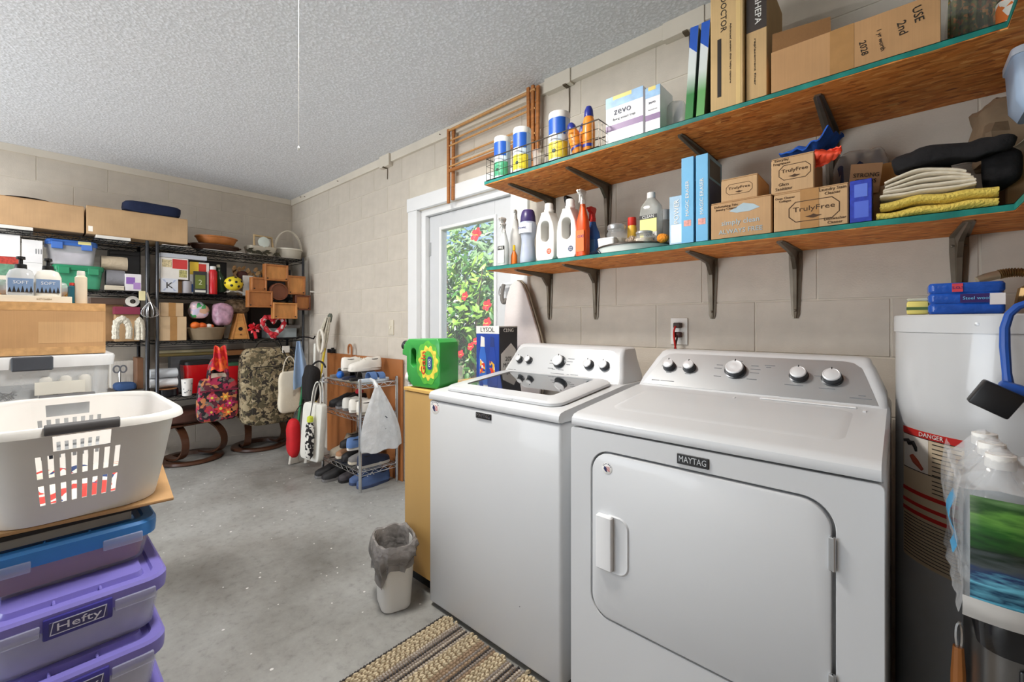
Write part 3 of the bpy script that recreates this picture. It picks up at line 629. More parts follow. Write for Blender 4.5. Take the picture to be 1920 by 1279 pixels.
bm = B(); t = thing('dispenser_tub', 'small square white plastic tub beside the wide glass jar', 'tub', at(1141, 1.68, ZT)); rloft(bm, [(0, .075, .05, .008), (.035, .08, .055, .008), (.036, .074, .049, .006), (.028, .072, .047, .006)], 3, T(0, 0, 0)); part('body', bm, WPLA, t); bm = B(); rloft(bm, [(.0355, .082, .057, .008), (.042, .08, .055, .008)], 3); part('lid', bm, WHITE, t)
# clear cleaner bottle
p = at(1221, 1.745, ZT); t = thing('cleaner_bottle', 'clear cleaner bottle with white cap and yellow label', 'bottle', p)
bm = B(); rloft(bm, [(0, .088, .055, .02), (.005, .092, .058, .022), (.14, .092, .058, .022), (.165, .084, .052, .022), (.188, .05, .04, .018), (.2, .032, .032, .015)], 5); part('body', bm, M((196, 198, 192), .08, alpha=.5), t)
bm = B(); lathe(bm, [(.016, .196), (.0175, .2), (.0165, .222), (.004, .224)], 16); part('cap', bm, WPLA, t)
lb = part('label', box(B(), (-.036, -.0302, .03), (.036, -.0292, .118)), M((236, 232, 150), .5), t, smooth=0)
part('label_band', box(B(), (-.038, -.0306, .108), (.038, -.0298, .124)), M((44, 42, 40), .5), t, smooth=0); part('label_band', box(B(), (-.02, -.0306, .012), (.037, -.0298, .052)), M((232, 232, 226), .5), t, smooth=0)
text('CAN\nCAN', .016, t, (.009, -.031, .032), mat=INK, w=.036); text('CLEAN', .01, t, (0, -.031, .116), mat=WPLA, w=.05)
t = roundbot('tube_bottle', 'slim white and yellow tube with a red flip cap behind the tray jars', at(1185, 1.76, ZT), [(.018, 0), (.02, .01), (.02, .09), (.017, .1)], M((238, 190, 70), .4), [(.0175, .1), (.019, .104), (.018, .135), (.004, .137)], M((206, 52, 40), .4))
t = roundbot('pump_bottle', 'slim grey translucent bottle with a pale cap at the tray back', at(1246, 1.86, ZT), [(.026, 0), (.028, .01), (.028, .115), (.022, .125)], M((170, 168, 164), .2, alpha=.75), [(.022, .125), (.023, .13), (.022, .17), (.004, .172)], M((210, 212, 212), .4))
bm = B(); blob(bm, (0, 0, .018), (.024, .02, .018), .9, 14, 8, .004, 30, 3); solo('orange_sponge', 'small orange scouring ball on the tray beside the grey bottle', 'sponge', bm, M((226, 140, 40), .9, bump=.8, bscale=120), at(1243, 1.70, ZT))
random.seed(5)
bm = B(); blob(bm, (0, 0, .02), (.03, .026, .018), .9, 16, 8, .008, 40, 9); solo('steel_scrubber', 'crinkled metallic scrubber between the jars', 'scrubber', bm, M((200, 180, 160), .3, .7, var=.3, scale=80, bump=1, bscale=160), at(1185, 1.69, ZT))
bm = B()
for k in range(5): tube(bm, bez((-.02+.01*k, 0, 0), (-.02+.01*k, -.01, .02+.004*k), (.0+.006*k, .0, .03), (.012*k-.01, .004, .004), 6), .0018, 5)
solo('wire_hooks', 'little bundle of dark wire hooks in front of the blue sprayer', 'hooks', bm, M((80, 84, 110), .35, .7), at(1113, 1.66))
# blue packs and boxes
SKY = M((116, 184, 226), .35, var=.03); NAVY = M((28, 52, 106), .4)
t = printbox('sponge_pack', 'pale blue and white upright pack left of the two blue boxes', at(1269, 1.625), .056, .05, .185, M((176, 206, 228), .3, var=.1), bands=[(.1, .9, .05, .42, M((230, 238, 242), .4))]); text('POWER', .02, t, (0, -.0012, .125), (PI/2, -PI/2, 0), WPLA, w=.09)
for px, lab, yy in ((1289, 'tall sky-blue retail box next to the pale blue pack', 1.612), (1316, 'tall sky-blue retail box next to the cardboard cartons', 1.618)):
    p0, p1 = wy(px-11.5, 460, yy), wy(px+11.5, 460, yy); w = p1.x-p0.x; h = .315
    t = printbox('cleaning_pad_box', lab, ((p0.x+p1.x)/2, yy, ZLO), w, .16, h, SKY, group='two tall sky-blue boxes', bands=[(.2, .8, .2, .27, M((230, 160, 150), .5, var=.2, scale=90))])
    text('MAGIC ERASER', .02, t, (0, -.0008, h*.52), (PI/2, -PI/2, 0), WPLA, w=.13, hgt=.012)
    part('side_panel', box(B(), (w/2-.0003, .012, .01), (w/2+.0005, .15, h*.72)), NAVY, t, smooth=0); part('side_window', box(B(), (w/2-.0003, .02, h*.75), (w/2+.0005, .14, h*.95)), M((96, 108, 112), .5), t, smooth=0)
# cardboard cartons with printed oval
CINK = M((78, 56, 38), .8)
def oval(t, cx, cz, w, h, s):
    cut = lambda W_, H_, c: [(-W_+c, -H_), (W_-c, -H_), (W_, -H_+c), (W_, H_-c), (W_-c, H_), (-W_+c, H_), (-W_, H_-c), (-W_, -H_+c)]
    bm = B(); W_, H_, c = w/2, h/2, h*.28; e = h*.035
    plate(bm, cut(W_, H_, c), [cut(W_-e, H_-e, c-e*.4)], .0006, T(cx, -.0007, cz)); part('printed_outline', bm, CINK, t, smooth=0)
    text(s, h*.4, t, (cx, -.0008, cz+h*.1), mat=CINK, w=w*.82, hgt=h*.30)
    bm = B(); plate(bm, [(-h*.34, 0), (-h*.1, -h*.09), (0, -h*.11), (h*.1, -h*.09), (h*.34, 0), (h*.12, h*.03), (0, h*.09), (-h*.12, h*.03)], (), .0006, T(cx, -.0007, cz-h*.27)); part('printed_leaf', bm, CINK, t, smooth=0)
YA = 1.615
tA, wA, hA = carton_px('supply_carton', 'cardboard carton with faded light blue print, left of the two lower cartons', 1333, 1447, 383, YA, ZLO, .25, MCARD, tape=False, lefttop=True)
PB = M((170, 190, 200), .7, var=.08)
bm = B(); plate(bm, [(-.045, 0), (-.02, .012), (.0, .022), (.03, .014), (.05, .0), (.02, -.008), (-.02, -.008)], (), .0006, T(.01, -.0007, hA*.72)); part('printed_cloud', bm, PB, tA, smooth=0)
text('simply clean', .03, tA, (.0, -.0008, hA*.42), mat=PB, w=wA*.62); text('ALWAYS FREE', .03, tA, (.0, -.0008, hA*.18), mat=PB, w=wA*.72)
text('Dishwashing Tabs\n Jewelry Cleaner', .012, tA, (-wA*.24, -.0008, hA*.84), mat=CINK, w=wA*.4)
tB, wB, hB = carton_px('supply_carton', 'small cardboard carton with oval logo, set on top of the blue-printed carton', 1352, 1421, 338, YA+.01, ZLO+hA+.001, .17, MCARD3, tape=False); oval(tB, 0, hB*.5, wB*.72, hB*.46, 'TrulyFree')
tC, wC, hC = carton_px('supply_carton', 'large cardboard carton with brown tape and oval logo beside the blue detergent box', 1451, 1591, 365, YA-.002, ZLO, .17, MCARD3, tape=False, vtape=.0, lefttop=True); oval(tC, .01, hC*.46, wC*.68, hC*.52, 'TrulyFree')
text('Oven Cleaner\nCollagen', .012, tC, (-wC*.34, -.0008, hC*.82), mat=CINK, w=wC*.28); text('Laundry Stain\nCleaner', .012, tC, (wC*.30, -.0008, hC*.86), mat=CINK, w=wC*.34); text('Dishwasher\nCleaner', .012, tC, (wC*.33, -.0008, hC*.14), mat=CINK, w=wC*.28)
tD, wD, hD = carton_px('supply_carton', 'cardboard carton with handwriting and oval logo, on the taped carton under a blue rag', 1446, 1527, 300, YA+.004, ZLO+hC+.001, .19, MCARD3, tape=False); oval(tD, .006, hD*.56, wD*.74, hD*.42, 'TrulyFree')
text('Everyday\nFragrances', .012, tD, (-wD*.25, -.0008, hD*.88), mat=CINK, w=wD*.4); text('Glass\nSanitizer', .012, tD, (-wD*.2, -.0008, hD*.18), mat=CINK, w=wD*.4)
zD = ZLO+hC+hD+.003; pD = tD.location
def rag(u, v): return (pD.x-.04+.13*u+.03*v, pD.y+.02+.13*v, zD+.006+.055*max(0, u-.55)*2*u+.022*noise.noise(Vector((u*5, v*4, 2.2)))+.012)
bm = B(); sheet(bm, rag, 18, 12, .004); solo('blue_rag', 'crumpled bright blue cloth on top of the handwritten carton', 'cloth', bm, M((40, 96, 196), .85, bump=.3), smooth=60)
bm = B(); sheet(bm, lambda u, v: (pD.x+.058+.065*u, pD.y+.02+.016*math.sin(v*6+u*4), zD-.050+(.055-.03*u)*v+.024*u+.008*noise.noise(Vector((u*6, v*6, 3)))), 14, 12, .004); solo('red_glove', 'orange-red rubber glove end sticking out beside the carton', 'glove', bm, M((236, 84, 54), .5), smooth=60)
# blue detergent box, open printed carton, wrapped bottles
t = printbox('detergent_box', 'small bright blue printed box between the carton and the yellow towel', at(1614, 1.615), .050, .06, .125, M((48, 66, 176), .4, var=.15, scale=60), bands=[(.2, .85, .12, .5, M((86, 110, 214), .4)), (.2, .8, .6, .9, M((100, 126, 222), .4))]); part('side_panel', box(B(), (.0247, .004, .004), (.0256, .056, .12)), M((24, 26, 48), .5), t, smooth=0)
t = thing('open_carton', 'open cardboard carton with black and orange print behind the blue box', 'box', (-.052, 1.789, ZLO)); w, d, h = .105, .066, .225
for nm, lo, hi in (('side', (-w/2, 0, 0), (-w/2+.004, d, h*.9)), ('side', (w/2-.004, 0, 0), (w/2, d, h*.78)), ('front', (-w/2+.0045, 0, 0), (w/2-.0045, .004, h*.62)), ('back', (-w/2+.0045, d-.004, 0), (w/2-.0045, d, h)), ('bottom', (-w/2+.0045, .0045, 0), (w/2-.0045, d-.0045, .004))): part(nm, box(B(), lo, hi), m_card((206, 150, 84)) if nm == 'back' else MCARD2, t, smooth=0)
pm = m_cells('carton_print', [(236, 226, 206), (30, 28, 30), (214, 110, 50), (30, 28, 30)], 70)
bm = B(); box(bm, (-.042, 0, -.045), (.042, .003, .045), m=T(-w/2+.02, -.034, h*.72) @ RZ(.5) @ RX(.25)); fl = part('printed_flap', bm, M((196, 150, 110), .7), t, smooth=0)
text('STRONG\nCITRUS', .03, t, (-w/2+.0215, -.0372, h*.72), (PI/2+.25, 0, .5), INK, w=.07)
t = thing('bottle_pack', 'plastic-wrapped pack of small dark bottles behind the open carton', 'pack', (-.104, 1.857, ZLO))
for k in range(6):
    bm = B(); lathe(bm, [(.019, 0), (.02, .004), (.02, .15), (.012, .17), (.01, .19)], 12, (-.045+.045*(k % 3), .02+.041*(k//3), .09)); part('bottle', bm, M((50, 62, 96), .2), t)
part('pack_base', box(B(), (-.07, -.002, 0), (.07, .083, .09), .004), MCARD2, t)
bm = B(); blob(bm, (0, .041, .19), (.076, .043, .105), .5, 20, 12, .012, 25, 4); part('wrap', bm, M((226, 222, 214), .1, alpha=.35), t)
# towels
def towel(name, label, mat, x0, x1, y0, y1, z0, z1, seed, fold=3, sag=.0, rz=0):
    """folded cloth: a stack of folds with a rounded front fold"""
    t = thing(name, label, 'towel', ((x0+x1)/2, (y0+y1)/2, z0), rz); w, d = (x1-x0), (y1-y0); h = (z1-z0)/fold
    for k in range(fold):
        def f(u, v, k=k):
            sx_ = .012*noise.noise(Vector((k*3.7, seed, 1))); x = (u-.5)*w*(1-.03*k-.05*abs(noise.noise(Vector((k*2.9, seed, 5)))))+sx_; y = (v-.5)*d*(1-.02*k)
            return (x, y, h*(k+.5)+.32*h*noise.noise(Vector((u*3+seed, v*2, k*.6)))-sag*(abs(u-.5)*2)**2*k/fold)
        bm = B(); tb = B(); 
        n, q = 22, 8; sl = []
        for i in range(n+1):
            u = i/n; ring = []
            for j in range(2*q+6):
                a = 2*PI*j/(2*q+6); sy = math.copysign(abs(math.cos(a))**.5, math.cos(a)); sz = math.sin(a)
                P = f(u, .5+.5*sy); ring.append((P[0]+.004*noise.noise(Vector((k, j*.7, seed))), P[1], P[2]+sz*h*.46))
            sl.append(ring)
        loft(bm, sl); part('fold', bm, mat, t, smooth=60)
    return t
xa = wy(1640, 400, 1.63).x; xb = wy(1885, 380, 1.63).x
towel('folded_towel', 'folded ribbed yellow towel at the right end of the lower shelf', M((226, 200, 96), .95, var=.06, bump=.6, bscale=140), xa+.004, xb-.012, 1.62, 1.725, ZLO+.001, ZLO+.060, 1, 2)
towel('folded_towel', 'pile of folded cream and white cloths on the yellow towel', M((226, 216, 196), .95, var=.05, bump=.3), xa+.012, xb-.05, 1.625, 1.725, ZLO+.062, ZLO+.135, 2, 5, .03)
t = thing('black_garment', 'rumpled black garment thrown over the folded cloths', 'cloth', (xa+.155, 1.69, ZLO+.168))
bm = B(); blob(bm, (.0, .005, .006), (.118, .056, .024), .45, 44, 16, .02, 17, 3)
for v in bm.verts: v.co.z += -.006*abs(v.co.x)/.11-.022*max(0, -v.co.y-.02)/.035*max(0, .5+.5*math.sin(v.co.x*40))+.006*noise.noise(v.co*45)
part('body', bm, M((26, 25, 27), .9, bump=.4), t, smooth=60)
bm = B(); blob(bm, (.098, .03, -.052), (.034, .05, .058), .8, 26, 14, .022, 22, 5); part('sleeve', bm, M((22, 21, 23), .9, bump=.4), t, smooth=60)
bm = B(); blob(bm, (0, 0, .10), (.05, .045, .10), .75, 18, 12, .012, 25, 7, flat=.01); solo('black_pouch', 'slumped black fabric pouch behind the pile of cream cloths', 'pouch', bm, M((24, 23, 24), .95, bump=.8, bscale=150), (.065, 1.80, ZLO))
bm = B(); blob(bm, (0, 0, .012), (.018, .016, .014), .9, 14, 8, .003, 40, 2); solo('white_sock', 'rolled white sock tucked behind the cream cloths', 'sock', bm, M((228, 226, 222), .9), (.052, 1.80, ZLO+.196))
# far right end, on the wing of the shelf
p = wy(1905, 300, 1.62); pw = wy(1845, 285, 1.85)
carton('flat_carton', 'low cardboard carton with crumpled plastic in the shelf corner', (pw.x+.15, 1.75, ZLO), .24, .19, .15, MCARD2, tape=False, flaps=False)
def crum(u, v): return (pw.x+.04+.2*u, 1.76+.08*v, ZLO+.165+.03*u*v+.03*noise.noise(Vector((u*6, v*5, 1.5)))+.018)
bm = B(); sheet(bm, crum, 22, 18, .002); solo('plastic_wrap', 'crumpled clear plastic wrap on the corner carton', 'plastic wrap', bm, M((196, 186, 172), .15, alpha=.55, bump=.4), smooth=60)
bm = B(); blob(bm, (0, 0, .085), (.055, .045, .10), .55, 30, 18, .03, 28, 6); solo('brown_paper_bag', 'crumpled brown paper bag standing behind the plastic wrap', 'bag', bm, M((150, 126, 100), .85, bump=.5, bscale=25), (pw.x+.035, 1.89, ZLO+.168))
t = thing('storage_tub', 'pale blue lidded plastic tub in the shelf corner', 'tub', (wy(1925, 240, 1.66).x+.055, 1.70, ZLO+.235)); bm = B(); rloft(bm, [(0, .12, .12, .02), (.03, .15, .14, .02), (.14, .16, .15, .02)], 4); part('body', bm, M((176, 198, 226), .3, alpha=.9), t); bm = B(); rloft(bm, [(.138, .168, .158, .022), (.155, .168, .158, .022), (.16, .15, .14, .02)], 4); part('lid', bm, M((206, 218, 234), .35), t)
# ------------------------------------------------------------------ things on the upper wall shelf
def up(px, Y, z=ZUP): p = wy(px, 300, Y); return (p.x, Y, z)
WIRE = M((74, 66, 58), .35, .7)
bx0, bx1 = -1.548, wy(1128, 280, 1.56).x; by0, by1, bh = 1.536, 1.70, .112
t = thing('wire_basket', 'long low wire basket of wipes and sunscreen at the left end of the upper shelf', 'basket', ((bx0+bx1)/2, by0, ZUP+.001)); w = bx1-bx0; d = by1-by0
bm = B()
for z, r in ((.003, .0022), (.04, .0013), (.075, .0013), (bh, .0026)): tube(bm, [(-w/2, 0, z), (w/2, 0, z), (w/2, d, z), (-w/2, d, z)], r, 5, True)
n = 22
for k in range(n+1):
    x = -w/2+w*k/n
    for y in (0, d): tube(bm, [(x, y, .003), (x, y, bh)], .0011, 4)
    tube(bm, [(x, 0, .003), (x, d, .003)], .0011, 4)
for k in range(1, 6):
    y = d*k/6
    for x in (-w/2, w/2): tube(bm, [(x, y, .003), (x, y, bh)], .0011, 4)
    tube(bm, [(-w/2, y, .003), (w/2, y, .003)], .0011, 4)
part('wire_grid', bm, WIRE, t, kind='stuff'); bm = B(); tube(bm, [(-w/2, 0, bh), (w/2, 0, bh), (w/2, d, bh), (-w/2, d, bh)], .0028, 6, True); part('rim', bm, WIRE, t)
zb = ZUP+.0085
for px, Y, r, h, low, lab in ((942, 1.592, .041, .212, (80, 170, 130), 'wipes canister with green label, leftmost in the wire basket'), (979, 1.592, .043, .218, (240, 214, 60), 'wipes canister with yellow label, second in the wire basket'), (1049, 1.60, .048, .225, (238, 214, 70), 'wipes canister with yellow label beside the orange sunscreen bottles')):
    t = thing('wipes_canister', lab, 'canister', up(px, Y, zb), 0, 'wipes canisters in the wire basket')
    bm = B(); lathe(bm, [(r*.97, 0), (r, .004), (r, h*.86), (r*.98, h*.87)], 26); part('body', bm, M((206, 224, 238), .35), t)
    bm = B(); lathe(bm, [(r*1.02, h*.86), (r*1.02, h*.95), (r*.98, h*.985), (r*.6, h), (.002, h)], 26); part('lid', bm, WPLA, t)
    bm = B(); arcband(bm, r+.0004, h*.52, h*.85, -PI*.75, -PI*.12, 18); part('label_top', bm, M((38, 94, 190), .4), t)
    bm = B(); arcband(bm, r+.0004, h*.06, h*.38, -PI*.98, -PI*.05, 22); part('label_bottom', bm, M(low, .4, var=.12, scale=60), t)
    bm = B(); arcband(bm, r+.0008, h*.38, h*.54, -PI*.95, -PI*.4, 14); part('label_swoosh', bm, M((236, 238, 240), .4), t)
    bm = B(); disc(bm, r*.2, .001, 16, T(.004, -r-.0006, h*.2) @ RX(PI/2)); part('label_emblem', bm, M((60, 80, 70), .5), t)
OR = M((238, 140, 44), .35, var=.15, scale=40)
def sunscreen(label, loc, rot, h):
    t = thing('sunscreen_bottle', label, 'bottle', loc, 0, 'orange sunscreen bottles', rot)
    bm = B(); lathe(bm, [(.023, 0), (.026, .005), (.027, h*.5), (.025, h*.68), (.019, h*.78)], 18); part('body', bm, OR, t)
    bm = B(); lathe(bm, [(.019, h*.77), (.02, h*.8), (.018, h*.92), (.011, h), (.002, h*1.005)], 18); part('cap', bm, M((42, 52, 140), .35), t)
    bm = B(); arcband(bm, .0272, h*.14, h*.2, -PI*.9, -PI*.1, 14); part('label', bm, M((44, 54, 150), .4), t)
sunscreen('upright orange sunscreen bottle with blue cap, nearest the white insect-trap box', up(1104, 1.598, zb), (0, 0, 0), .205)
sunscreen('orange sunscreen bottle leaning over towards the wipes canister', up(1086, 1.578, zb+.006), (0, -.30, 0), .15)
sunscreen('orange sunscreen bottle at the back with only its blue cap showing', up(1094, 1.665, zb), (0, 0, .0), .175)
bm = B(); t = thing('plastic_cup', 'small clear plastic cup between the yellow-label canisters', 'cup', up(1010, 1.60, zb)); lathe(bm, [(.022, 0), (.024, .004), (.03, .09), (.029, .09), (.022, .006)], 18, cap1=False); part('body', bm, M((214, 206, 200), .15, alpha=.4), t); bm = B(); lathe(bm, [(.018, .006), (.022, .03), (.01, .034)], 14); part('contents', bm, M((170, 110, 80), .7, var=.2), t)
# insect trap boxes
for x0, x1, yt, lab, dd in ((1136, 1206, 187, 'wider white insect-trap box with purple band and blue top', .10), (1210, 1238, 167, 'narrow white insect-trap box with purple band beside the clear pouch', .12)):
    a, b_ = wy(x0, yt, 1.60), wy(x1, yt, 1.60); w = b_.x-a.x; h = a.z-ZUP
    t = printbox('insect_trap_box', lab, ((a.x+b_.x)/2, 1.60, ZUP), w, dd, h, M((234, 232, 236), .35), group='white insect-trap boxes', bands=[(0, 1, .36, .47, M((134, 104, 148), .4)), (0, 1, .80, 1, M((148, 186, 222), .4, var=.15, scale=20)), (.2, .7, .93, 1.0, M((226, 208, 120), .4))])
    text('zevo', .03, t, (-w*.04, -.0012, h*.70), mat=M((60, 66, 84), .5), w=w*.46); text('flying insect trap', .01, t, (0, -.0012, h*.56), mat=PRINT, w=w*.6)
def pch(u, v): 
    b = math.sin(PI*u)*math.sin(PI*min(1, v*1.1)); return b
t = thing('clear_pouch', 'crumpled clear plastic pouch with a grey insert', 'pouch', up(1268, 1.68)); bm = B(); blob(bm, (0, 0, .075), (.040, .022, .078), .6, 18, 12, .012, 30, 3, flat=.02); part('film', bm, M((214, 212, 212), .12, alpha=.45), t)
bm = B(); plate(bm, [(-.01, -.04), (.026, .01), (.02, .055), (.004, .04), (-.014, .0)], (), .004, T(.005, -.012, .085)); part('insert', bm, M((110, 100, 112), .5), t)
# tall thin green boxes
BLU = M((40, 88, 184), .35); GRN = M((54, 138, 66), .4, var=.05); PALE = M((206, 214, 214), .4)
for px, lab, mat2 in ((1291, 'left one of two tall thin blue, white and green boxes', (36, 120, 52)), (1312, 'right one of two tall thin blue, white and green boxes', (96, 160, 90))):
    p = up(px, 1.565); w, d, h = .028, .20, .335
    t = thing('filter_box', lab, 'box', p, 0, 'tall thin green boxes', (0, math.radians(3.5), 0))
    g = M(mat2, .4)
    m, nt, bs = newmat('fade_print'); tc_ = nt.nodes.new('ShaderNodeTexCoord'); sp = nt.nodes.new('ShaderNodeSeparateXYZ'); nt.links.new(tc_.outputs['Object'], sp.inputs[0])
    mr = nd(nt, 'ShaderNodeMapRange'); mr.inputs[1].default_value = 0; mr.inputs[2].default_value = h; nt.links.new(sp.outputs['Z'], mr.inputs[0]); r = ramp(nt, [(.30, S(*mat2)), (.52, S(205, 214, 210)), (.78, S(214, 220, 222))], mr.outputs[0]); nt.links.new(r.outputs['Color'], bs.inputs['Base Color']); bs.inputs['Roughness'].default_value = .4
    part('body', box(B(), (-w/2, 0, 0), (w/2, d, h), .001), m, t)
    bm = B(); plate(bm, [(-w/2, h*.80), (w/2, h*.72), (w/2, h), (-w/2, h)], (), .0006, T(0, -.0005, 0)); part('blue_corner', bm, BLU, t, smooth=0)
    part('dark_side', box(B(), (w/2-.0003, .003, .002), (w/2+.0005, d-.003, h*.98)), M((44, 56, 50), .5), t, smooth=0)
0 and printbox('thin_board', 'thin brown board standing between the green boxes and the tall carton', up(1331, 1.66), .008, .15, .30, MCARD2, cat='board')
# tall filter cartons
a, b_ = wy(1332, 205, 1.56), wy(1394, 195, 1.56); w = b_.x-a.x
t = carton('filter_carton', 'tall tan air-filter carton with black label strip, cut by the picture top', ((a.x+b_.x)/2, 1.56, ZUP), w, .26, .45, m_card((204, 172, 122)), tape=False)
text('AIRDOCTOR', .03, t, (-w*.1, -.0008, .35), (PI/2, PI/2, 0), INK, w=.16, hgt=.018); text('Advanced system that helps capture', .012, t, (w*.12, -.0008, .19), (PI/2, PI/2, 0), INK, w=.20, hgt=.007)
part('label_strip', box(B(), (-w*.28, -.0006, .055), (-w*.16, .0002, .25)), INK, t, smooth=0); part('tape', box(B(), (w*.28, -.0006, 0), (w*.42, .0002, .45)), M((216, 186, 128), .3), t, smooth=0)
a, b_ = wy(1399, 190, 1.575), wy(1438, 185, 1.575); w = b_.x-a.x
t = carton('filter_carton', 'narrower tan air-filter carton with dark top panel beside the long open carton', ((a.x+b_.x)/2, 1.575, ZUP), w, .24, .41, m_card((200, 166, 118)), tape=False)
part('dark_panel', box(B(), (-w/2+.001, -.0006, .24), (w/2-.001, .0002, .40)), M((62, 54, 50), .5), t, smooth=0); text('UltraHEPA', .02, t, (.004, -.0012, .325), (PI/2, PI/2, 0), WPLA, w=.13, hgt=.018); text('replacement filter', .01, t, (-.004, -.0008, .14), (PI/2, PI/2, 0), INK, w=.15, hgt=.007)
# long open carton
a, b_ = wy(1446, 172, 1.548), wy(1764, 92, 1.548); w = b_.x-a.x; d, h = .24, .135
t = thing('open_carton', 'long open cardboard carton with handwritten date on the upper shelf', 'box', ((a.x+b_.x)/2, 1.548, ZUP)); cb = m_card((190, 146, 100)); e = .004
part('front', box(B(), (-w/2, 0, 0), (w/2, e, h), .001), cb, t); part('back', box(B(), (-w/2, d-e, 0), (w/2, d, h), .001), cb, t)
for sx in (-1, 1): part('side', box(B(), (sx*w/2-(e if sx > 0 else 0), e+.0003, 0), (sx*w/2+(e if sx < 0 else 0), d-e-.0003, h), .001), cb, t)
part('bottom', box(B(), (-w/2+e, e, 0), (w/2-e, d-e, e)), cb, t)
bm = B(); box(bm, (-.0, 0, 0), (.15, .003, .085), m=T(-w/2, .012, h) @ RZ(.16) @ RX(-.35)); part('flap', bm, m_card((150, 108, 66)), t)
bm = B(); box(bm, (0, 0, 0), (w-.02, .10, .003), m=T(-w/2+.01, d-.002, h) @ RX(.9)); part('flap', bm, cb, t)
part('tape', box(B(), (-.04, -.0006, 0), (.015, .0002, h)), TAPE, t, smooth=0)
for s_, x, z, sz in (('USE', .145, .098, .034), ('2nd', .115, .075, .03), ('1 yr worth', .072, .062, .05), ('2028', .035, .055, .034)): text(s_, .02, t, (x, -.0009, z), (PI/2, PI/2-.15, 0), INK, w=sz*1.2)
# bag with leafy trim, jar in the corner
t = thing('leaf_decoration_bag', 'clear bag holding a frayed green and brown leaf decoration', 'bag', (wy(1826, 40, 1.68).x, 1.70, ZUP))
def leafy(u, v):
    x = (u-.5)*.09; return (x, .03*math.sin(v*3)+.008*math.sin(u*30), .02+.17*v+.012*noise.noise(Vector((u*9, v*9, 1)))-(.02*abs(math.sin(u*14))*(1-v)))
bm = B(); sheet(bm, leafy, 26, 14, .004); part('leaf', bm, m_cells('frayed_leaf', [(150, 92, 46), (96, 104, 50), (60, 78, 44), (176, 120, 62)], 60, dist=.1), t)
bm = B(); blob(bm, (0, .015, .10), (.055, .045, .10), .6, 18, 10, .008, 25, 2, flat=.01); part('film', bm, M((230, 224, 210), .1, alpha=.2), t)
t = roundbot('spice_jar', 'small jar with striped paper label in the upper shelf corner', (.214, 1.66, ZUP), [(.03, 0), (.033, .006), (.033, .11), (.026, .125)], M((60, 48, 40), .2), [(.027, .125), (.028, .15), (.004, .151)], M((210, 206, 200), .3, .5), cat='jar')
bm = B(); arcband(bm, .0335, .02, .105, -PI, 0, 18); part('label', bm, m_cells('striped_label', [(232, 226, 214), (226, 120, 50), (232, 226, 214)], 50), t)
# ------------------------------------------------------------------ wooden drying rack hung above the door
WOOD = M((176, 112, 58), .5, var=.14, scale=6, stretch=(1, 1, 12), bump=.1); WOODL = M((204, 152, 92), .5, var=.1, scale=8, stretch=(8, 1, 1))
rx0, rx1, yr = -2.265, -1.545, YW-.05
t = thing('drying_rack', 'folded wooden clothes drying rack hanging on the wall above the door', 'drying rack', (rx0, yr, 2.03))
for x, dy, tilt, z0_, z1_ in ((-.012, 0, 0, 0, .50), (.012, .018, .015, .02, .5), (.70, -.006, -.012, .08, .525), (.722, .0, .0, .05, .53), (.746, .008, .012, .06, .52)):
    bm = B(); box(bm, (-.0105, -.008, z0_), (.0105, .008, z1_), .002, m=T(x, dy, 0) @ RY(tilt)); part('upright', bm, WOOD, t)
for z, y, r in ((.49, 0, .009), (.425, .01, .006), (.385, .0, .006), (.30, .012, .006), (.245, .0, .006), (.215, -.004, .0115)):
    bm = B(); tube(bm, [(-.005, y, z), (.74, y, z+.012)], r, 10); part('rod', bm, WOODL if r < .01 else WOOD, t)
bm = B(); tube(bm, [(.36, .02, .50), (.36, .05, .505)], .004, 6); part('hook', bm, CHROME, t)
# ------------------------------------------------------------------ outlet, switch and wall bits
def plate_dev(name, label, p, w, h):
    t = thing(name, label, 'outlet' if 'outlet' in name else 'switch', p); bm = B(); box(bm, (-w/2, -.006, -h/2), (w/2, 0, h/2), .002, 2); part('cover_plate', bm, M((238, 236, 230), .35), t); return t
p = wy(1274, 621, YW); t = plate_dev('wall_outlet', 'white wall outlet with dark plugs and a red cord behind the dryer', (p.x, YW-.001, p.z), .075, .118)
for z, mm in ((.026, M((60, 40, 32), .5)), (-.016, M((70, 30, 28), .5))):
    bm = B(); box(bm, (-.016, -.036, z-.012), (.016, -.006, z+.012), .005, 2); part('plug', bm, mm, t)
bm = B(); tube(bm, bez((-.004, -.034, .022), (-.016, -.05, -.01), (.004, -.05, -.05), (-.002, -.03, -.12)), .0045, 8); part('cord', bm, M((186, 34, 30), .4), t)
bm = B(); tube(bm, bez((.004, -.034, -.02), (.006, -.045, -.04), (-.01, -.04, -.08), (-.01, -.03, -.13)), .0045, 8); part('cord', bm, M((40, 26, 24), .4), t)
p = wy(734, 614, YW); t = plate_dev('light_switch', 'cream light switch plate on the block wall left of the door', (p.x, YW-.001, p.z), .072, .118); t.children[0].data.materials[0] = M((216, 208, 190), .4)
bm = B(); box(bm, (-.005, -.016, -.012), (.005, -.006, .012), .002); part('toggle', bm, M((232, 226, 210), .4), t)
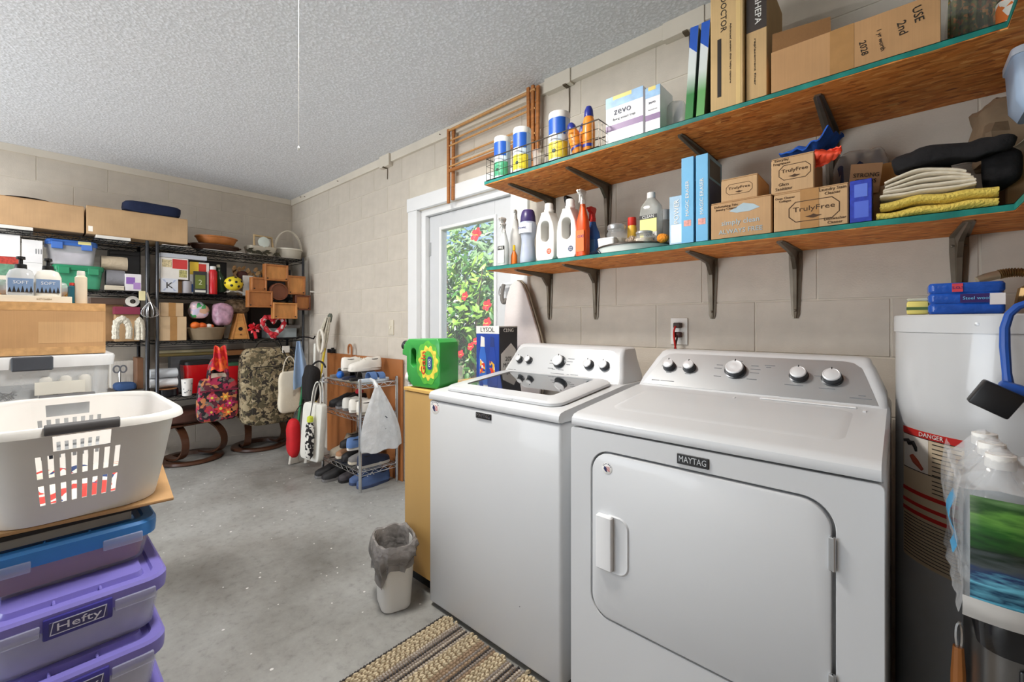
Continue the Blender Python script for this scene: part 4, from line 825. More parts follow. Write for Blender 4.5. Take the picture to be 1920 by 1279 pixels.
# ------------------------------------------------------------------ ironing board beside the door
t = thing('ironing_board', 'pale covered ironing board leaning upright between the door and the washer', 'ironing board', (-1.60, 1.90, 0), rot=(-.02, 0, 0))
pts = [(-.165, .25), (-.162, 1.10), (-.155, 1.28), (-.14, 1.38), (-.115, 1.44), (-.08, 1.468), (-.05, 1.465), (-.02, 1.44), (.01, 1.39), (.05, 1.29), (.10, 1.16), (.135, 1.04), (.14, .25)]
bm = B(); plate(bm, pts, (), .02, T(0, -.035, 0), .007, 2); part('padded_cover', bm, M((222, 214, 212), .9, var=.03, bump=.1), t)
bm = B(); tube(bm, [(x+.006, -.012, z) for x, z in pts[5:]], .007, 8); part('frame_rim', bm, M((142, 130, 112), .4, .6), t)
bm = B(); tube(bm, [(-.05, 0, 0), (-.06, -.002, .9), (-.05, .0, 1.3)], .010, 8); part('leg', bm, SILVER, t)
bm = B(); tube(bm, [(.09, 0, 0), (.05, .0, .7), (-.02, 0, 1.2)], .010, 8); part('leg', bm, SILVER, t)
t = thing('coat_hook', 'white metal hook rail with a hanging grey strap on the door casing', 'hook', (-1.80, YW+.03, 1.43)); bm = B(); tube(bm, [(-.05, -.012, .03), (.08, -.012, .035)], .009, 10); part('rail', bm, WFRAME, t)
bm = B(); tube(bm, bez((-.02, -.024, .03), (-.03, -.05, -.06), (0, -.05, -.12), (.0, -.024, -.06)), .012, 8); part('strap', bm, M((120, 116, 112), .8), t)
bm = B(); tube(bm, bez((-.05, -.02, .02), (-.07, -.03, -.03), (-.045, -.03, -.05), (-.05, -.02, -.02), 8), .004, 6); part('hook', bm, SILVER, t)
# ------------------------------------------------------------------ tan cabinet, jug and boxed cleaner left of the washer
t = thing('side_cabinet', 'narrow mustard-tan cabinet standing beside the washer under the green jug', 'cabinet', (-1.652, 1.20, 0)); MUS = M((198, 160, 98), .5, var=.05, scale=3, stretch=(1, 1, .3))
part('body', box(B(), (-.108, .012, .06), (.108, .60, .904), .002), MUS, t); part('door', box(B(), (-.108, 0, .07), (.108, .0115, .901), .002), MUS, t); part('top', box(B(), (-.112, -.004, .9045), (.112, .605, .92), .002), M((214, 172, 96), .5, var=.06), t); part('plinth', box(B(), (-.10, .04, 0), (.10, .59, .06)), DARK, t)
t = thing('detergent_jug', 'big green laundry detergent jug lying on its side with tap on the tan cabinet', 'jug', (-1.655, 1.275, .926), rz=.10)
G = M((52, 152, 66), .3, var=.04)
out = [(-.075, .012), (-.06, .0), (.10, 0), (.116, .015), (.12, .03), (.12, .19), (.116, .21), (.10, .226), (-.09, .222), (-.115, .205), (-.122, .175), (-.135, .17), (-.135, .145), (-.105, .14), (-.105, .07), (-.095, .045)]
hole = [(-.056+x, .135+z) for x, z in rrect(.034, .085, .016, 5)]
bm = B(); plate(bm, out, [hole], .12, T(0, -.06, 0), .022, 3); part('body', bm, G, t)
bm = B(); tube(bm, [(-.125, 0, .172), (-.16, 0, .182)], .030, 16); tube(bm, [(-.09, 0, .03), (-.125, 0, .035)], .034, 16); part('neck', bm, G, t, kind='stuff')
bm = B(); tube(bm, [(-.158, 0, .181), (-.185, 0, .188)], .024, 16); part('cap', bm, M((34, 36, 38), .4), t)
bm = B(); tube(bm, [(-.12, 0, .032), (-.155, 0, .034)], .027, 16); tp_ = part('tap', bm, WPLA, t); bm = B(); tube(bm, [(-.155, 0, .036), (-.175, 0, .036)], .012, 10); part('tap_button', bm, M((206, 44, 40), .4), tp_); bm = B(); tube(bm, [(-.145, 0, .02), (-.15, 0, -.004)], .009, 8); part('spout', bm, WPLA, tp_)
yl = -.0612
bm = B(); plate(bm, [(.042+.075*math.cos(a)*(1+.05*math.sin(9*a)), .115+.098*math.sin(a)*(1+.05*math.sin(9*a))) for a in [2*PI*k/54 for k in range(54)]], (), .0008, T(0, yl, 0)); lb = part('label', bm, M((86, 176, 60), .35, var=.15, scale=30), t)
bm = B(); plate(bm, [(.046+.060*math.cos(a)*(1+.10*math.sin(11*a)), .115+.075*math.sin(a)*(1+.10*math.sin(11*a))) for a in [2*PI*k/66 for k in range(66)]], [[(.046+.036*math.cos(a), .115+.055*math.sin(a)) for a in [2*PI*k/24 for k in range(24)]]], .0008, T(0, yl-.0006, 0)); part('label_burst', bm, M((226, 204, 70), .4, var=.2, scale=50), lb)
bm = B(); plate(bm, rpoly(.03, .06, .012, 5, .056, .115), (), .0008, T(0, yl-.0006, 0)); part('label_patch', bm, M((38, 70, 130), .4), lb); text('OXI', .016, lb, (.056, yl-.0014, .115), (PI/2, -PI/2, 0), WPLA, w=.034)
text('Gain', .05, lb, (.016, yl-.0018, .115), (PI/2, -PI/2, 0), M((214, 58, 34), .4), w=.105, hgt=.028, ext=.0008)
t = thing('cleaner_box', 'blue and black two-bottle cleaner box standing behind the green jug', 'box', (-1.635, 1.63, .921), rz=.03); w, d, h = .165, .15, .285; CB = M((30, 66, 160), .35, var=.08)
part('body', box(B(), (-w/2, 0, 0), (w/2, d, h), .0015), CB, t); part('top_band', box(B(), (-w/2-.0004, -.0006, h*.86), (w/2+.0004, d, h+.0006)), M((226, 226, 224), .4), t, smooth=0)
part('side_panel', box(B(), (w/2-.0003, .002, .002), (w/2+.0008, d-.002, h*.98)), M((46, 46, 52), .4), t, smooth=0); bm = B(); plate(bm, [(-.06, .0), (.06, .0), (.06, .14), (.02, .175), (-.06, .12)], (), .0006, T(w/2+.001, d/2, .02) @ RZ(PI/2)); part('side_burst', bm, M((226, 224, 220), .4), t, smooth=0)
text('20%\nMORE', .03, t, (w/2+.0018, d/2, .095), (PI/2, 0, PI/2), INK, w=.085); text('LYSOL', .02, t, (0, -.0012, h*.93), mat=INK, w=.10); text('CLING', .02, t, (w/2+.0014, d/2, h*.92), (PI/2, 0, PI/2), WPLA, w=.08)
for x, mm, capm in ((-.035, M((52, 108, 206), .35), M((232, 232, 230), .4)), (.035, M((36, 70, 168), .35), M((40, 60, 130), .4))):
    bm = B(); plate(bm, [(x-.026, .015), (x+.026, .015), (x+.028, .10), (x+.022, .14), (x+.014, .175), (x-.014, .175), (x-.022, .14), (x-.028, .10)], (), .0008, T(0, -.0008, 0)); pb = part('printed_bottle', bm, mm, t, smooth=0)
    bm = B(); plate(bm, [(x-.016, .175), (x+.016, .175), (x+.014, .225), (x-.012, .232)], (), .0008, T(0, -.0008, 0)); part('printed_cap', bm, capm, pb, smooth=0)
    bm = B(); plate(bm, [(x-.02, .03), (x+.02, .04), (x+.016, .085), (x-.018, .11)], (), .0008, T(0, -.0012, 0)); part('printed_label', bm, m_cells('bottle_print', [(230, 232, 236), (40, 70, 160), (230, 180, 60), (214, 60, 50)], 70), pb, smooth=0)
t = thing('drinking_glass', 'short clear drinking glass standing by the door behind the green jug', 'glass', (-1.72, 1.50, .921)); bm = B(); lathe(bm, [(.024, 0), (.026, .002), (.03, .08), (.0285, .08), (.0245, .006), (.002, .005)], 20, cap1=False); part('body', bm, GLASS, t)
# ------------------------------------------------------------------ water heater corner
HCX, HCY, HR, HZ = .222, 1.69, .235, 1.245
t = thing('water_heater', 'tall white cylindrical water heater standing beside the dryer', 'water heater', (HCX, HCY, 0))
bm = B(); lathe(bm, [(HR*.96, 0), (HR*.96, .02), (HR, .022), (HR, HZ-.045)], 64); part('tank', bm, M((190, 191, 192), .22, var=.01, coat=.3), t)
bm = B(); lathe(bm, [(HR+.003, HZ-.045), (HR+.003, HZ-.004), (HR, HZ), (.001, HZ+.002)], 64); part('top_cap', bm, M((194, 195, 196), .25, var=.01), t)
bm = B(); lathe(bm, [(.006, 0), (.005, .003), (.001, .004)], 10, m=T(-.09, -.217, HZ-.024) @ RZ(-.4) @ RX(PI/2)); part('screw', bm, SILVER, t)
def cyl(bm, a0, a1, z0, z1, k=.0008, n=14): arcband(bm, HR+k, z0, z1, a0, a1, n, .0004)
A0, A1 = math.radians(-157), math.radians(-118)
bm = B(); cyl(bm, A0, A1, .60, .945); lb = part('warning_label', bm, M((214, 196, 168), .6, var=.03), t)
RED = M((196, 40, 36), .5)
for z0, z1 in ((.928, .945), (.775, .785), (.745, .754), (.722, .732)): bm = B(); cyl(bm, A0, A1, z0, z1, .0014); part('red_bar', bm, RED, lb)
bm = B(); cyl(bm, A0+.02, A0+.36, .838, .926, .0014); part('picture_panel', bm, M((236, 232, 224), .6), lb)
ik = B()
for z in [.61+.0085*k for k in range(13)]: cyl(ik, A0+.02, A1-.02, z, z+.0016, .0016)
for z in [.795+.01*k for k in range(4)]+[.84+.011*k for k in range(8)]: cyl(ik, A0+.40, A1-.02, z, z+.002, .0016)
for z in (.837, .926): cyl(ik, A0+.015, A1-.015, z, z+.002, .0016)
part('small_print', ik, INK, lb, kind='stuff')
hm = lambda a, z, k=.002: Vector(((HR+k)*math.cos(a), (HR+k)*math.sin(a), z))
bm = B(); tube(bm, [hm(A0+.09, .912), hm(A0+.13, .905), hm(A0+.18, .908), hm(A0+.21, .898), hm(A0+.22, .888)], [.004, .007, .006, .005, .003], 8); tube(bm, [hm(A0+.06, .912), hm(A0+.07, .905)], .006, 8); part('tap_symbol', bm, BLACK, lb, kind='stuff')
bm = B(); tube(bm, [hm(A0+.16, .874), hm(A0+.22, .862), hm(A0+.30, .846)], [.006, .008, .004], 8); part('hand_symbol', bm, M((150, 60, 36), .5), lb)
text('DANGER', .012, lb, hm((A0+A1)/2+.05, .9365, .003), (PI/2, 0, (A0+A1)/2+.05+PI/2), WPLA, w=.06)
BRS = M((176, 150, 106), .3, .85, var=.15)
bm = B(); tube(bm, [(-.02, .12, HZ), (-.02, .12, HZ+.09)], .011, 12); part('pipe', bm, BRS, t)
q = lambda px, py, Y: wy(px, py, Y)-Vector((HCX, HCY, 0))
P = [q(1832, 526, 1.76), q(1850, 520, 1.765), q(1872, 515, 1.77)]; bm = B(); tube(bm, P, [.010, .012, .012], 12); part('coupling', bm, M((206, 196, 170), .3, .6), t)
P = bez(q(1872, 515, 1.77), q(1900, 508, 1.78), q(1940, 508, 1.78), q(1990, 530, 1.75), 40); bm = B(); tube(bm, P, [.0115+.0028*math.sin(k*PI) if False else (.0135 if k % 2 else .0095) for k in range(41)], 12); part('flex_hose', bm, BRS, t)
bm = B(); tube(bm, [q(1915, 575, 1.70), q(1922, 545, 1.71), q(1935, 540, 1.72)], .014, 10); part('valve', bm, M((150, 124, 84), .4, .7), t)
# scouring pad packs on the heater
p0, p1 = wy(1740, 588, 1.60), wy(1884, 588, 1.60); w = p1.x-p0.x
t = thing('scouring_pad_pack', 'shiny blue plastic-wrapped pack of scouring pads on the water heater', 'pack', ((p0.x+p1.x)/2, 1.575, HZ+.0025)); SB = M((34, 84, 176), .15, var=.12, scale=25, bump=.3, bscale=50)
for k in range(3): bm = B(); rloft(bm, [(0, w*.94, .088, .01), (.006, w, .095, .012), (.021, w, .095, .012), (.026, w*.95, .088, .01)], 4, T(0, .05, .0265*k)); part('sleeve', bm, SB, t)
part('dark_band', box(B(), (-.01, .0018, .028), (w*.42, .0026, .05)), M((56, 40, 100), .3), t, smooth=0); part('barcode', box(B(), (w*.30, .0012, .022), (w*.49, .0024, .05)), M((226, 222, 222), .4), t, smooth=0)
part('logo_patch', box(B(), (-w*.18, .0012, .056), (-.005, .0024, .077)), M((206, 70, 80), .3), t, smooth=0); text('S.O.S', .014, t, (-w*.09-.002, .0006, .066), mat=M((30, 44, 120), .4), w=w*.15); text('Steel wool', .012, t, (.018, .0012, .039), mat=SKY, w=w*.34)
t = thing('sponge_pack', 'small yellow and green sponge pack beside the blue scouring pads', 'pack', (wy(1721, 588, 1.60).x, 1.62, HZ+.0025)); part('body', box(B(), (-.022, 0, 0), (.022, .06, .036), .005, 2), M((222, 206, 110), .5), t); part('green_band', box(B(), (-.0225, -.0006, .012), (.0225, .055, .020)), M((70, 96, 50), .5), t, smooth=0); part('wrap', box(B(), (-.022, 0, .0365), (.022, .06, .044), .003), M((220, 222, 200), .15, alpha=.6), t)
# step bin with water pack
BX, BY = .095, 1.02
t = thing('step_bin', 'tall black step bin with stainless corners under the water pack', 'bin', (BX+.17, BY, 0)); BK = M((18, 18, 20), .25, var=.05, coat=.3); SS = M((120, 118, 116), .3, .85, var=.05, scale=4, stretch=(1, 1, .2))
bm = B(); rloft(bm, [(0, .335, .325, .03), (.04, .335, .325, .03), (.70, .335, .325, .03)], 6, T(0, .165, 0)); part('body', bm, SS, t)
part('front_panel', box(B(), (-.130, -.004, .05), (.130, .004, .69), .004, 2), BK, t)
bm = B(); rloft(bm, [(.701, .345, .335, .035), (.735, .348, .338, .035), (.765, .335, .325, .03), (.775, .29, .28, .025)], 6, T(0, .165, 0)); part('lid', bm, BK, t); bm = B(); box(bm, (-.06, -.04, .012), (.06, .0, .022), .004); part('pedal', bm, SS, t)
t = thing('water_bottle_pack', 'shrink-wrapped pack of water bottles with green and blue label on the step bin', 'water pack', (.25, 1.13, .777))
CW = M((222, 228, 232), .08, alpha=.32, var=.02)
for iy in range(3):
    for ix in range(4):
        x, y = -.135+.088*ix, -.12+.088*iy
        bm = B(); lathe(bm, [(.034, 0), (.041, .01), (.041, .05), (.038, .06), (.041, .07), (.041, .15), (.034, .185), (.015, .215), (.0145, .228)], 16, (x, y, 0)); bt = part('bottle', bm, CW, t)
        bm = B(); lathe(bm, [(.017, .222), (.0175, .225), (.017, .243), (.003, .245)], 14, (x, y, 0)); part('cap', bm, WPLA, bt)
m, nt, bs = newmat('nature_print'); tc_ = nt.nodes.new('ShaderNodeTexCoord'); sp = nt.nodes.new('ShaderNodeSeparateXYZ'); nt.links.new(tc_.outputs['Object'], sp.inputs[0])
n1 = nd(nt, 'ShaderNodeTexNoise', i_Scale=14.0, i_Detail=4.0); nt.links.new(coords(nt, (1.2, 1, 6)), n1.inputs['Vector']); ad = nd(nt, 'ShaderNodeMath', operation='MULTIPLY_ADD'); ad.inputs[1].default_value = .07; nt.links.new(n1.outputs['Fac'], ad.inputs[0]); nt.links.new(sp.outputs['Z'], ad.inputs[2])
mr = nd(nt, 'ShaderNodeMapRange'); mr.inputs[1].default_value = .04; mr.inputs[2].default_value = .24; nt.links.new(ad.outputs[0], mr.inputs[0])
r = ramp(nt, [(.0, S(30, 110, 150)), (.10, S(90, 176, 204)), (.17, S(24, 60, 90)), (.27, S(110, 190, 214)), (.34, S(40, 60, 100)), (.42, S(74, 82, 84)), (.52, S(30, 46, 34)), (.64, S(44, 96, 40)), (.75, S(96, 150, 66)), (.84, S(40, 78, 40)), (1, S(110, 150, 96))], mr.outputs[0]); nt.links.new(r.outputs['Color'], bs.inputs['Base Color']); bs.inputs['Roughness'].default_value = .15
def fr_(x0, x1, z0, z1, dy=0):
    def f(u, v):
        x = x0+(x1-x0)*u; return (x, -.166-.006*math.sin(4*PI*((x+.18)/.36))-.004*math.sin(PI*v)+dy+.002*noise.noise(Vector((u*9, v*7, 2))), z0+(z1-z0)*v)
    return f
bm = B(); sheet(bm, fr_(-.172, .19, .02, .185), 40, 10, .001); part('printed_film', bm, m, t)
FILM = M((226, 228, 230), .08, alpha=.26, var=.03, bump=.5, bscale=40)
bm = B(); sheet(bm, lambda u, v: (-.184+.005*math.sin(v*7)+.005*noise.noise(Vector((u*8, v*8, 4))), -.166+.30*u, .0+.21*v), 20, 12, .001); sf = part('side_film', bm, FILM, t); bm = B(); sheet(bm, lambda u, v: (-.1885+.005*math.sin(v*7), -.14+.05*u, .08+.09*v), 8, 8, .001); part('blue_print', bm, M((80, 160, 206), .2), sf)
def topf(u, v):
    x, y = -.185+.37*u, -.17+.30*v; b = sum(math.exp(-((x+.135-.088*i)**2+(y+.12-.088*j)**2)/.0009) for i in range(4) for j in range(3)); return (x, y, .195+.055*min(1, b)+.008*noise.noise(Vector((u*9, v*9, 1))))
bm = B(); sheet(bm, topf, 44, 36, .0008); part('top_film', bm, FILM, t)
bm = B(); sheet(bm, fr_(-.18, .19, .0, .03, -.003), 30, 4, .002); part('film_hem', bm, M((206, 204, 200), .3, alpha=.7), t)
# brush
t = thing('scrub_brush', 'blue-handled scrub brush with black head hanging above the water pack', 'brush', (.15, 1.38, 1.02)); q = lambda px, py, Y: wy(px, py, Y)-Vector((.15, 1.38, 1.02))
BB = M((36, 84, 170), .35); bm = B(); P = [q(1893, 742, 1.40), q(1888, 700, 1.42), q(1884, 650, 1.425), q(1884, 615, 1.425), q(1892, 590, 1.425), q(1908, 575, 1.425), q(1935, 565, 1.425)]; tube(bm, P, [.011, .008, .009, .0085, .008, .008, .007], 10); part('handle', bm, BB, t)
c0 = q(1866, 748, 1.37); bm = B(); box(bm, (-.033, -.02, -.028), (.033, .02, .028), .004, 2, T(*c0) @ RY(.5)); part('bristle_head', bm, BLACK, t)
c0 = q(1900, 735, 1.39); bm = B(); box(bm, (-.024, -.016, -.016), (.024, .016, .018), .007, 2, T(*c0) @ RY(.3)); part('head_mount', bm, BB, t)
# wood-handled scraper hanging beside the bin
t = thing('wooden_scraper', 'wooden-handled metal scraper hanging on the side of the step bin', 'scraper', (.082, 1.20, .55)); bm = B(); tube(bm, [(0, 0, .05), (0, 0, .0), (0, 0, -.12), (0, 0, -.15)], [.008, .011, .012, .009], 10); part('handle', bm, M((176, 110, 56), .45), t)
bm = B(); tube(bm, bez((0, 0, .04), (-.012, 0, .10), (.012, 0, .13), (.004, 0, .04), 12), .003, 6); part('hanging_loop', bm, CHROME, t); bm = B(); tube(bm, [(0, 0, -.14), (.008, 0, -.19), (-.01, -.02, -.22), (-.03, -.03, -.23)], [.006, .007, .012, .006], 8); part('blade', bm, CHROME, t)
# ------------------------------------------------------------------ small waste bin with liner
t = thing('waste_bin', 'small white waste bin with a grey plastic liner beside the washer', 'bin', (-1.66, 1.075, 0), rz=-.35)
bm = B(); rloft(bm, [(0, .150, .115, .035), (.006, .16, .125, .04), (.27, .205, .155, .05), (.275, .21, .16, .05), (.275, .2, .15, .048), (.012, .15, .112, .036)], 6, cap1=True); part('body', bm, WPLA, t)
def liner(u, v):
    a = 2*PI*u; n = noise.noise(Vector((math.cos(a)*2.4, math.sin(a)*2.4, v*2)))
    ca, sa = math.copysign(abs(math.cos(a))**.7, math.cos(a)), math.copysign(abs(math.sin(a))**.7, math.sin(a))
    drop = .075+.075*max(0, math.cos(a+1.25))+.03*math.sin(5*a)
    if v < .45: k = v/.45; return (ca*(.080+.018*k)+.006*n, sa*(.06+.016*k)+.006*n, .10+.188*k+.006*n)
    k = (v-.45)/.55; f = .018*math.sin(PI*min(1, k*1.4))+.010*math.sin(14*a+3*n)*k
    return (ca*(.104+f+.006*k), sa*(.078+f+.006*k), .288+.012*math.sin(PI*min(1, k*4))-drop*k+.012*n)
bm = B(); sheet(bm, liner, 64, 20, .0012); part('liner', bm, M((150, 146, 144), .2, alpha=.62, var=.12, scale=20, bump=.8, bscale=45), t)
# ------------------------------------------------------------------ braided rug
t = thing('woven_rug', 'striped jute and cotton woven rug on the floor in front of the machines', 'rug', (-1.42, .72, 0))
part('backing', box(B(), (0, -.45, .001), (1.25, .435, .006), .001), M((110, 92, 70), .95), t)
pal = {'c': (204, 188, 158), 'g': (150, 140, 132), 'd': (70, 66, 66), 'b': (158, 134, 110), 'l': (186, 174, 160)}
seq = 'd' + 'cccccc' + 'lgdgldl' + 'ccccc' + 'bbgbdgb' + 'ccccc' + 'gldgdlg' + 'cccccc' + 'bbgbgbb' + 'ccccc' + 'lgdgldl' + 'cccc' + 'bbgdgbb' + 'ccccc' + 'gldgdlg' + 'cccccc' + 'lgdgldl'
random.seed(3); bms = {k: B() for k in pal}; x = .0
for ch in seq:
    wd = .0115 if ch == 'c' else .0125 if ch == 'b' else .0125; ln = .022 if ch == 'c' else .015 if ch == 'b' else .011
    if ch == 'd': wd = .010
    y = -.45+random.random()*ln
    while y < .435:
        l2 = ln*(.85+.3*random.random()); yo = y+l2/2; ang = (.45 if ch == 'c' else .2)*(1 if (int(x*87) % 2) else -1)
        zt_ = .006+(.0055 if ch == 'c' else .004)*(.8+.4*random.random()); c_, s_ = math.cos(ang), math.sin(ang); b_ = bms[ch]
        def q(a, b, z): return (x+wd/2+a*c_-b*s_, yo+a*s_+b*c_, z)
        hx_, hy_ = wd*.54, l2*.54
        lo = [q(-hx_, -hy_*.5, .004), q(0, -hy_, .004), q(hx_, -hy_*.5, .004), q(hx_, hy_*.5, .004), q(0, hy_, .004), q(-hx_, hy_*.5, .004)]
        hi = [q(-hx_*.55, -hy_*.3, zt_), q(0, -hy_*.62, zt_), q(hx_*.55, -hy_*.3, zt_), q(hx_*.55, hy_*.3, zt_), q(0, hy_*.62, zt_), q(-hx_*.55, hy_*.3, zt_)]
        loft(b_, [lo, hi], False, True); y += l2
    x += wd
    if x > 1.23: break
nm = {'c': 'cream_braid', 'g': 'grey_weave', 'd': 'dark_weave', 'b': 'brown_weave', 'l': 'pale_weave'}
for k, b_ in bms.items(): part(nm[k], b_, M(pal[k], .95, var=.14, scale=60, bump=.5, bscale=300), t, kind='stuff', smooth=60)
# ------------------------------------------------------------------ stack of storage tubs on the left
PUR = M((128, 120, 200), .32, var=.03); PURD = M((62, 58, 140), .3); TUBC = M((220, 220, 228), .18, alpha=.24, var=.02); TUBP = M((220, 222, 244), .18, alpha=.35)
def hefty(label, xf, yr, z0, W_, D_, h, lidm, bodym, cont, logo=True, group=None):
    """tub seen along its long side; front face looks to +X, right end at yr"""
    t = thing('storage_tub', label, 'tub', (xf, yr-W_/2, z0), rz=PI/2, group=group)
    hb = h-.03
    bm = B(); rloft(bm, [(0, W_-.07, D_-.07, .04), (.005, W_-.06, D_-.06, .045), (hb, W_-.02, D_-.02, .05), (hb, W_-.026, D_-.026, .05), (.008, W_-.066, D_-.066, .045)], 6, T(0, D_/2, 0)); part('body', bm, bodym, t)
    bm = B(); rloft(bm, [(.009, W_-.075, D_-.075, .04), (hb*.72, W_-.05, D_-.05, .045)], 5, T(0, D_/2, 0)); part('contents', bm, cont, t)
    bm = B(); rloft(bm, [(hb-.028, W_-.004, D_-.004, .055), (hb-.004, W_, D_, .055), (hb+.012, W_, D_, .055), (hb+.02, W_-.014, D_-.014, .05), (hb+.02, W_-.06, D_-.06, .04), (hb+.012, W_-.07, D_-.07, .035)], 6, T(0, D_/2, 0)); lid = part('lid', bm, lidm, t)
    bm = B(); rloft(bm, [(hb+.0115, W_-.10, D_-.10, .02), (hb+.026, W_-.11, D_-.11, .02)], 4, T(0, D_/2, 0)); part('lid_panel', bm, lidm, lid)
    for k in (-1, 1):
        part('lid_rib', box(B(), (k*.045-.003, .03, hb+.012), (k*.045+.003, D_-.03, hb+.0225), .002), lidm, lid)
        part('clear_latch', box(B(), (k*.115-.045, -.006, hb-.038), (k*.115+.045, .008, hb-.008), .004, 2), M((206, 210, 232), .15, alpha=.4), t)
    if logo:
        part('logo_tab', box(B(), (-.066, -.007, hb-.05), (.066, .008, hb+.004), .004, 2), PURD, lid); lp = part('logo_plate', box(B(), (-.055, -.0086, hb-.04), (.055, -.0068, hb-.006), .001), M((70, 68, 120), .4), lid)
        bm = B(); plate(bm, [(-.054, -.016), (.048, -.016), (.054, .016), (-.048, .016)], [[(-.0515, -.0142), (.0465, -.0142), (.0515, .0142), (-.0465, .0142)]], .001, T(0, -.0094, hb-.023)); part('logo_outline', bm, M((206, 206, 226), .4), lid, smooth=0)
        text('Hefty', .03, lid, (0, -.0095, hb-.023), mat=M((216, 214, 232), .4), w=.084, hgt=.024)
    return t
LAV = M((150, 146, 206), .8, var=.06); CLO = M((206, 206, 226), .9, var=.1, scale=12)
hefty('purple-lidded clear tub at the foot of the left stack', -1.60, .275, 0, .385, .42, .165, PUR, TUBC, CLO, group='purple-lidded tubs')
hefty('lower visible purple-lidded clear tub with logo tab in the left stack', -1.585, .275, .162, .385, .42, .170, PUR, TUBP, M((226, 228, 246), .8), group='purple-lidded tubs')
hefty('upper purple-lidded clear tub directly under the blue-lidded tub', -1.625, .285, .3285, .385, .42, .165, PUR, TUBP, M((206, 210, 240), .8), group='purple-lidded tubs')
hefty('clear tub with blue lid and dusky pink contents in the left stack', -1.735, .278, .4905, .40, .40, .135, M((60, 134, 208), .32), TUBC, M((168, 104, 108), .85, var=.03), logo=False)
t = thing('game_box', 'flat grey box with black lid edge on the blue-lidded tub', 'box', (-1.765, .035, .622), rz=PI/2); part('base', box(B(), (-.20, 0, 0), (.18, .34, .024), .001), M((150, 146, 138), .6), t); part('lid', box(B(), (-.202, -.003, .0245), (.20, .343, .036), .001), M((34, 30, 28), .6), t)
bm = B(); box(bm, (-.30, 0, 0), (.335, .60, .010), .003, 2); solo('cardboard_sheet', 'corrugated cardboard sheet under the laundry basket', 'cardboard', bm, m_card((198, 156, 108)), (-1.762, -.02, .6585), (0, 0, PI/2-.10))
# ------------------------------------------------------------------ laundry basket
bxc, byc, bz = -2.03, .105, .6705
t = thing('laundry_basket', 'white plastic laundry basket with grey grips on the cardboard sheet', 'laundry basket', (bxc, byc, bz), rz=PI/2)
Wt, Dt, Wb, Db, Hh = .455, .665, .36, .55, .272
per = []
def seg_pts(n): return [i/n for i in range(n)]
# perimeter as parameter list: (kind, point on unit rounded rect) ; front edge first (y=-1)
NF = 8; flat = [(-.98+1.96*i/(NF*2)) for i in range(NF*2+1)]
def ringpts(w, d, r):
    P = [(f*(w/2-r), -d/2) for f in flat]
    def arc(cx, cy, a0, n=7): return [(cx+r*math.cos(a0+PI/2*k/n), cy+r*math.sin(a0+PI/2*k/n)) for k in range(n+1)]
    P += arc(w/2-r, -d/2+r, -PI/2); P += [(w/2, y*(d/2-r)) for y in (-.6, -.2, .2, .6)]
    P += arc(w/2-r, d/2-r, 0); P += [(-f*(w/2-r), d/2) for f in flat]; P += arc(-w/2+r, d/2-r, PI/2); P += [(-w/2, -y*(d/2-r)) for y in (-.6, -.2, .2, .6)]; P += arc(-w/2+r, -d/2+r, PI)
    return P
lev = [0, .02, .055, .10, .112, .122, .132, .165, .195, .205, .235, .247, .262]
rows = []
for z in lev:
    k = z/Hh; w, d = Wb+(Wt-Wb)*k**.9, Db+(Dt-Db)*k**.9; rows.append([(x, y, z) for x, y in ringpts(w, d, w*.285)])
bm = B(); V = [[bm.verts.new(p) for p in r] for r in rows]; n = len(rows[0]); nf = len(flat)
back0 = nf+8+4+8
def is_slot(i, j):
    for s0 in (0, back0):
        q_ = i-s0
        if 0 <= q_ < nf-1:
            if q_ % 2 == 0 and (2 <= j <= 3 or 6 <= j <= 7) : return True
            if j in (9, 10) and 3 <= q_ <= 12 : return True
    return False
for j in range(len(lev)-1):
    for i in range(n):
        if not is_slot(i, j): bm.faces.new((V[j][i], V[j][(i+1) % n], V[j+1][(i+1) % n], V[j+1][i]))
bm.faces.new(V[0][::-1])
bmesh.ops.recalc_face_normals(bm, faces=bm.faces[:]); bmesh.ops.solidify(bm, geom=bm.faces[:], thickness=.0035); part('body', bm, WPLA, t, smooth=40)
bm = B(); rim = [(x, y) for x, y in ringpts(Wt-.004, Dt-.004, Wt*.285)]
loft(bm, [[(x*sx, y*sy, z) for x, y in rim] for sx, sy, z in ((.985, .99, .258), (1.0, 1.0, .262), (1.07, 1.05, .262), (1.085, 1.06, .252), (1.095, 1.066, .253), (1.085, 1.06, .268), (1.06, 1.045, .275), (1.0, 1.0, .275), (.985, .99, .27), (.985, .99, .258))], False, False); part('rim', bm, WPLA, t, smooth=50)
for sy in (-1, 1):
    bm = B(); rloft(bm, [(-.075, .026, .020, .008), (-.073, .030, .024, .01), (.073, .030, .024, .01), (.075, .026, .02, .008)], 4, T(0, sy*(Dt/2+.012), .268) @ RY(PI/2)); part('grip', bm, M((92, 92, 94), .5), t)
def pile(u, v): return ((u-.5)*.27, (v-.5)*.42, .014+.04*(noise.noise(Vector((u*4, v*5, 3)))+.7)*math.sin(PI*u)**.4*math.sin(PI*v)**.4)
tl = m_cells('printed_linen', [(228, 222, 210), (224, 216, 200), (206, 66, 60), (228, 222, 212), (52, 72, 120), (226, 220, 206)], 22, dist=.06)
bm = B(); sheet(bm, pile, 26, 30, .006); ob = solo('laundry_pile', 'printed white, red and blue linen lying in the laundry basket', 'laundry', bm, tl, (bxc, byc, bz+.004), (0, 0, PI/2), smooth=60)
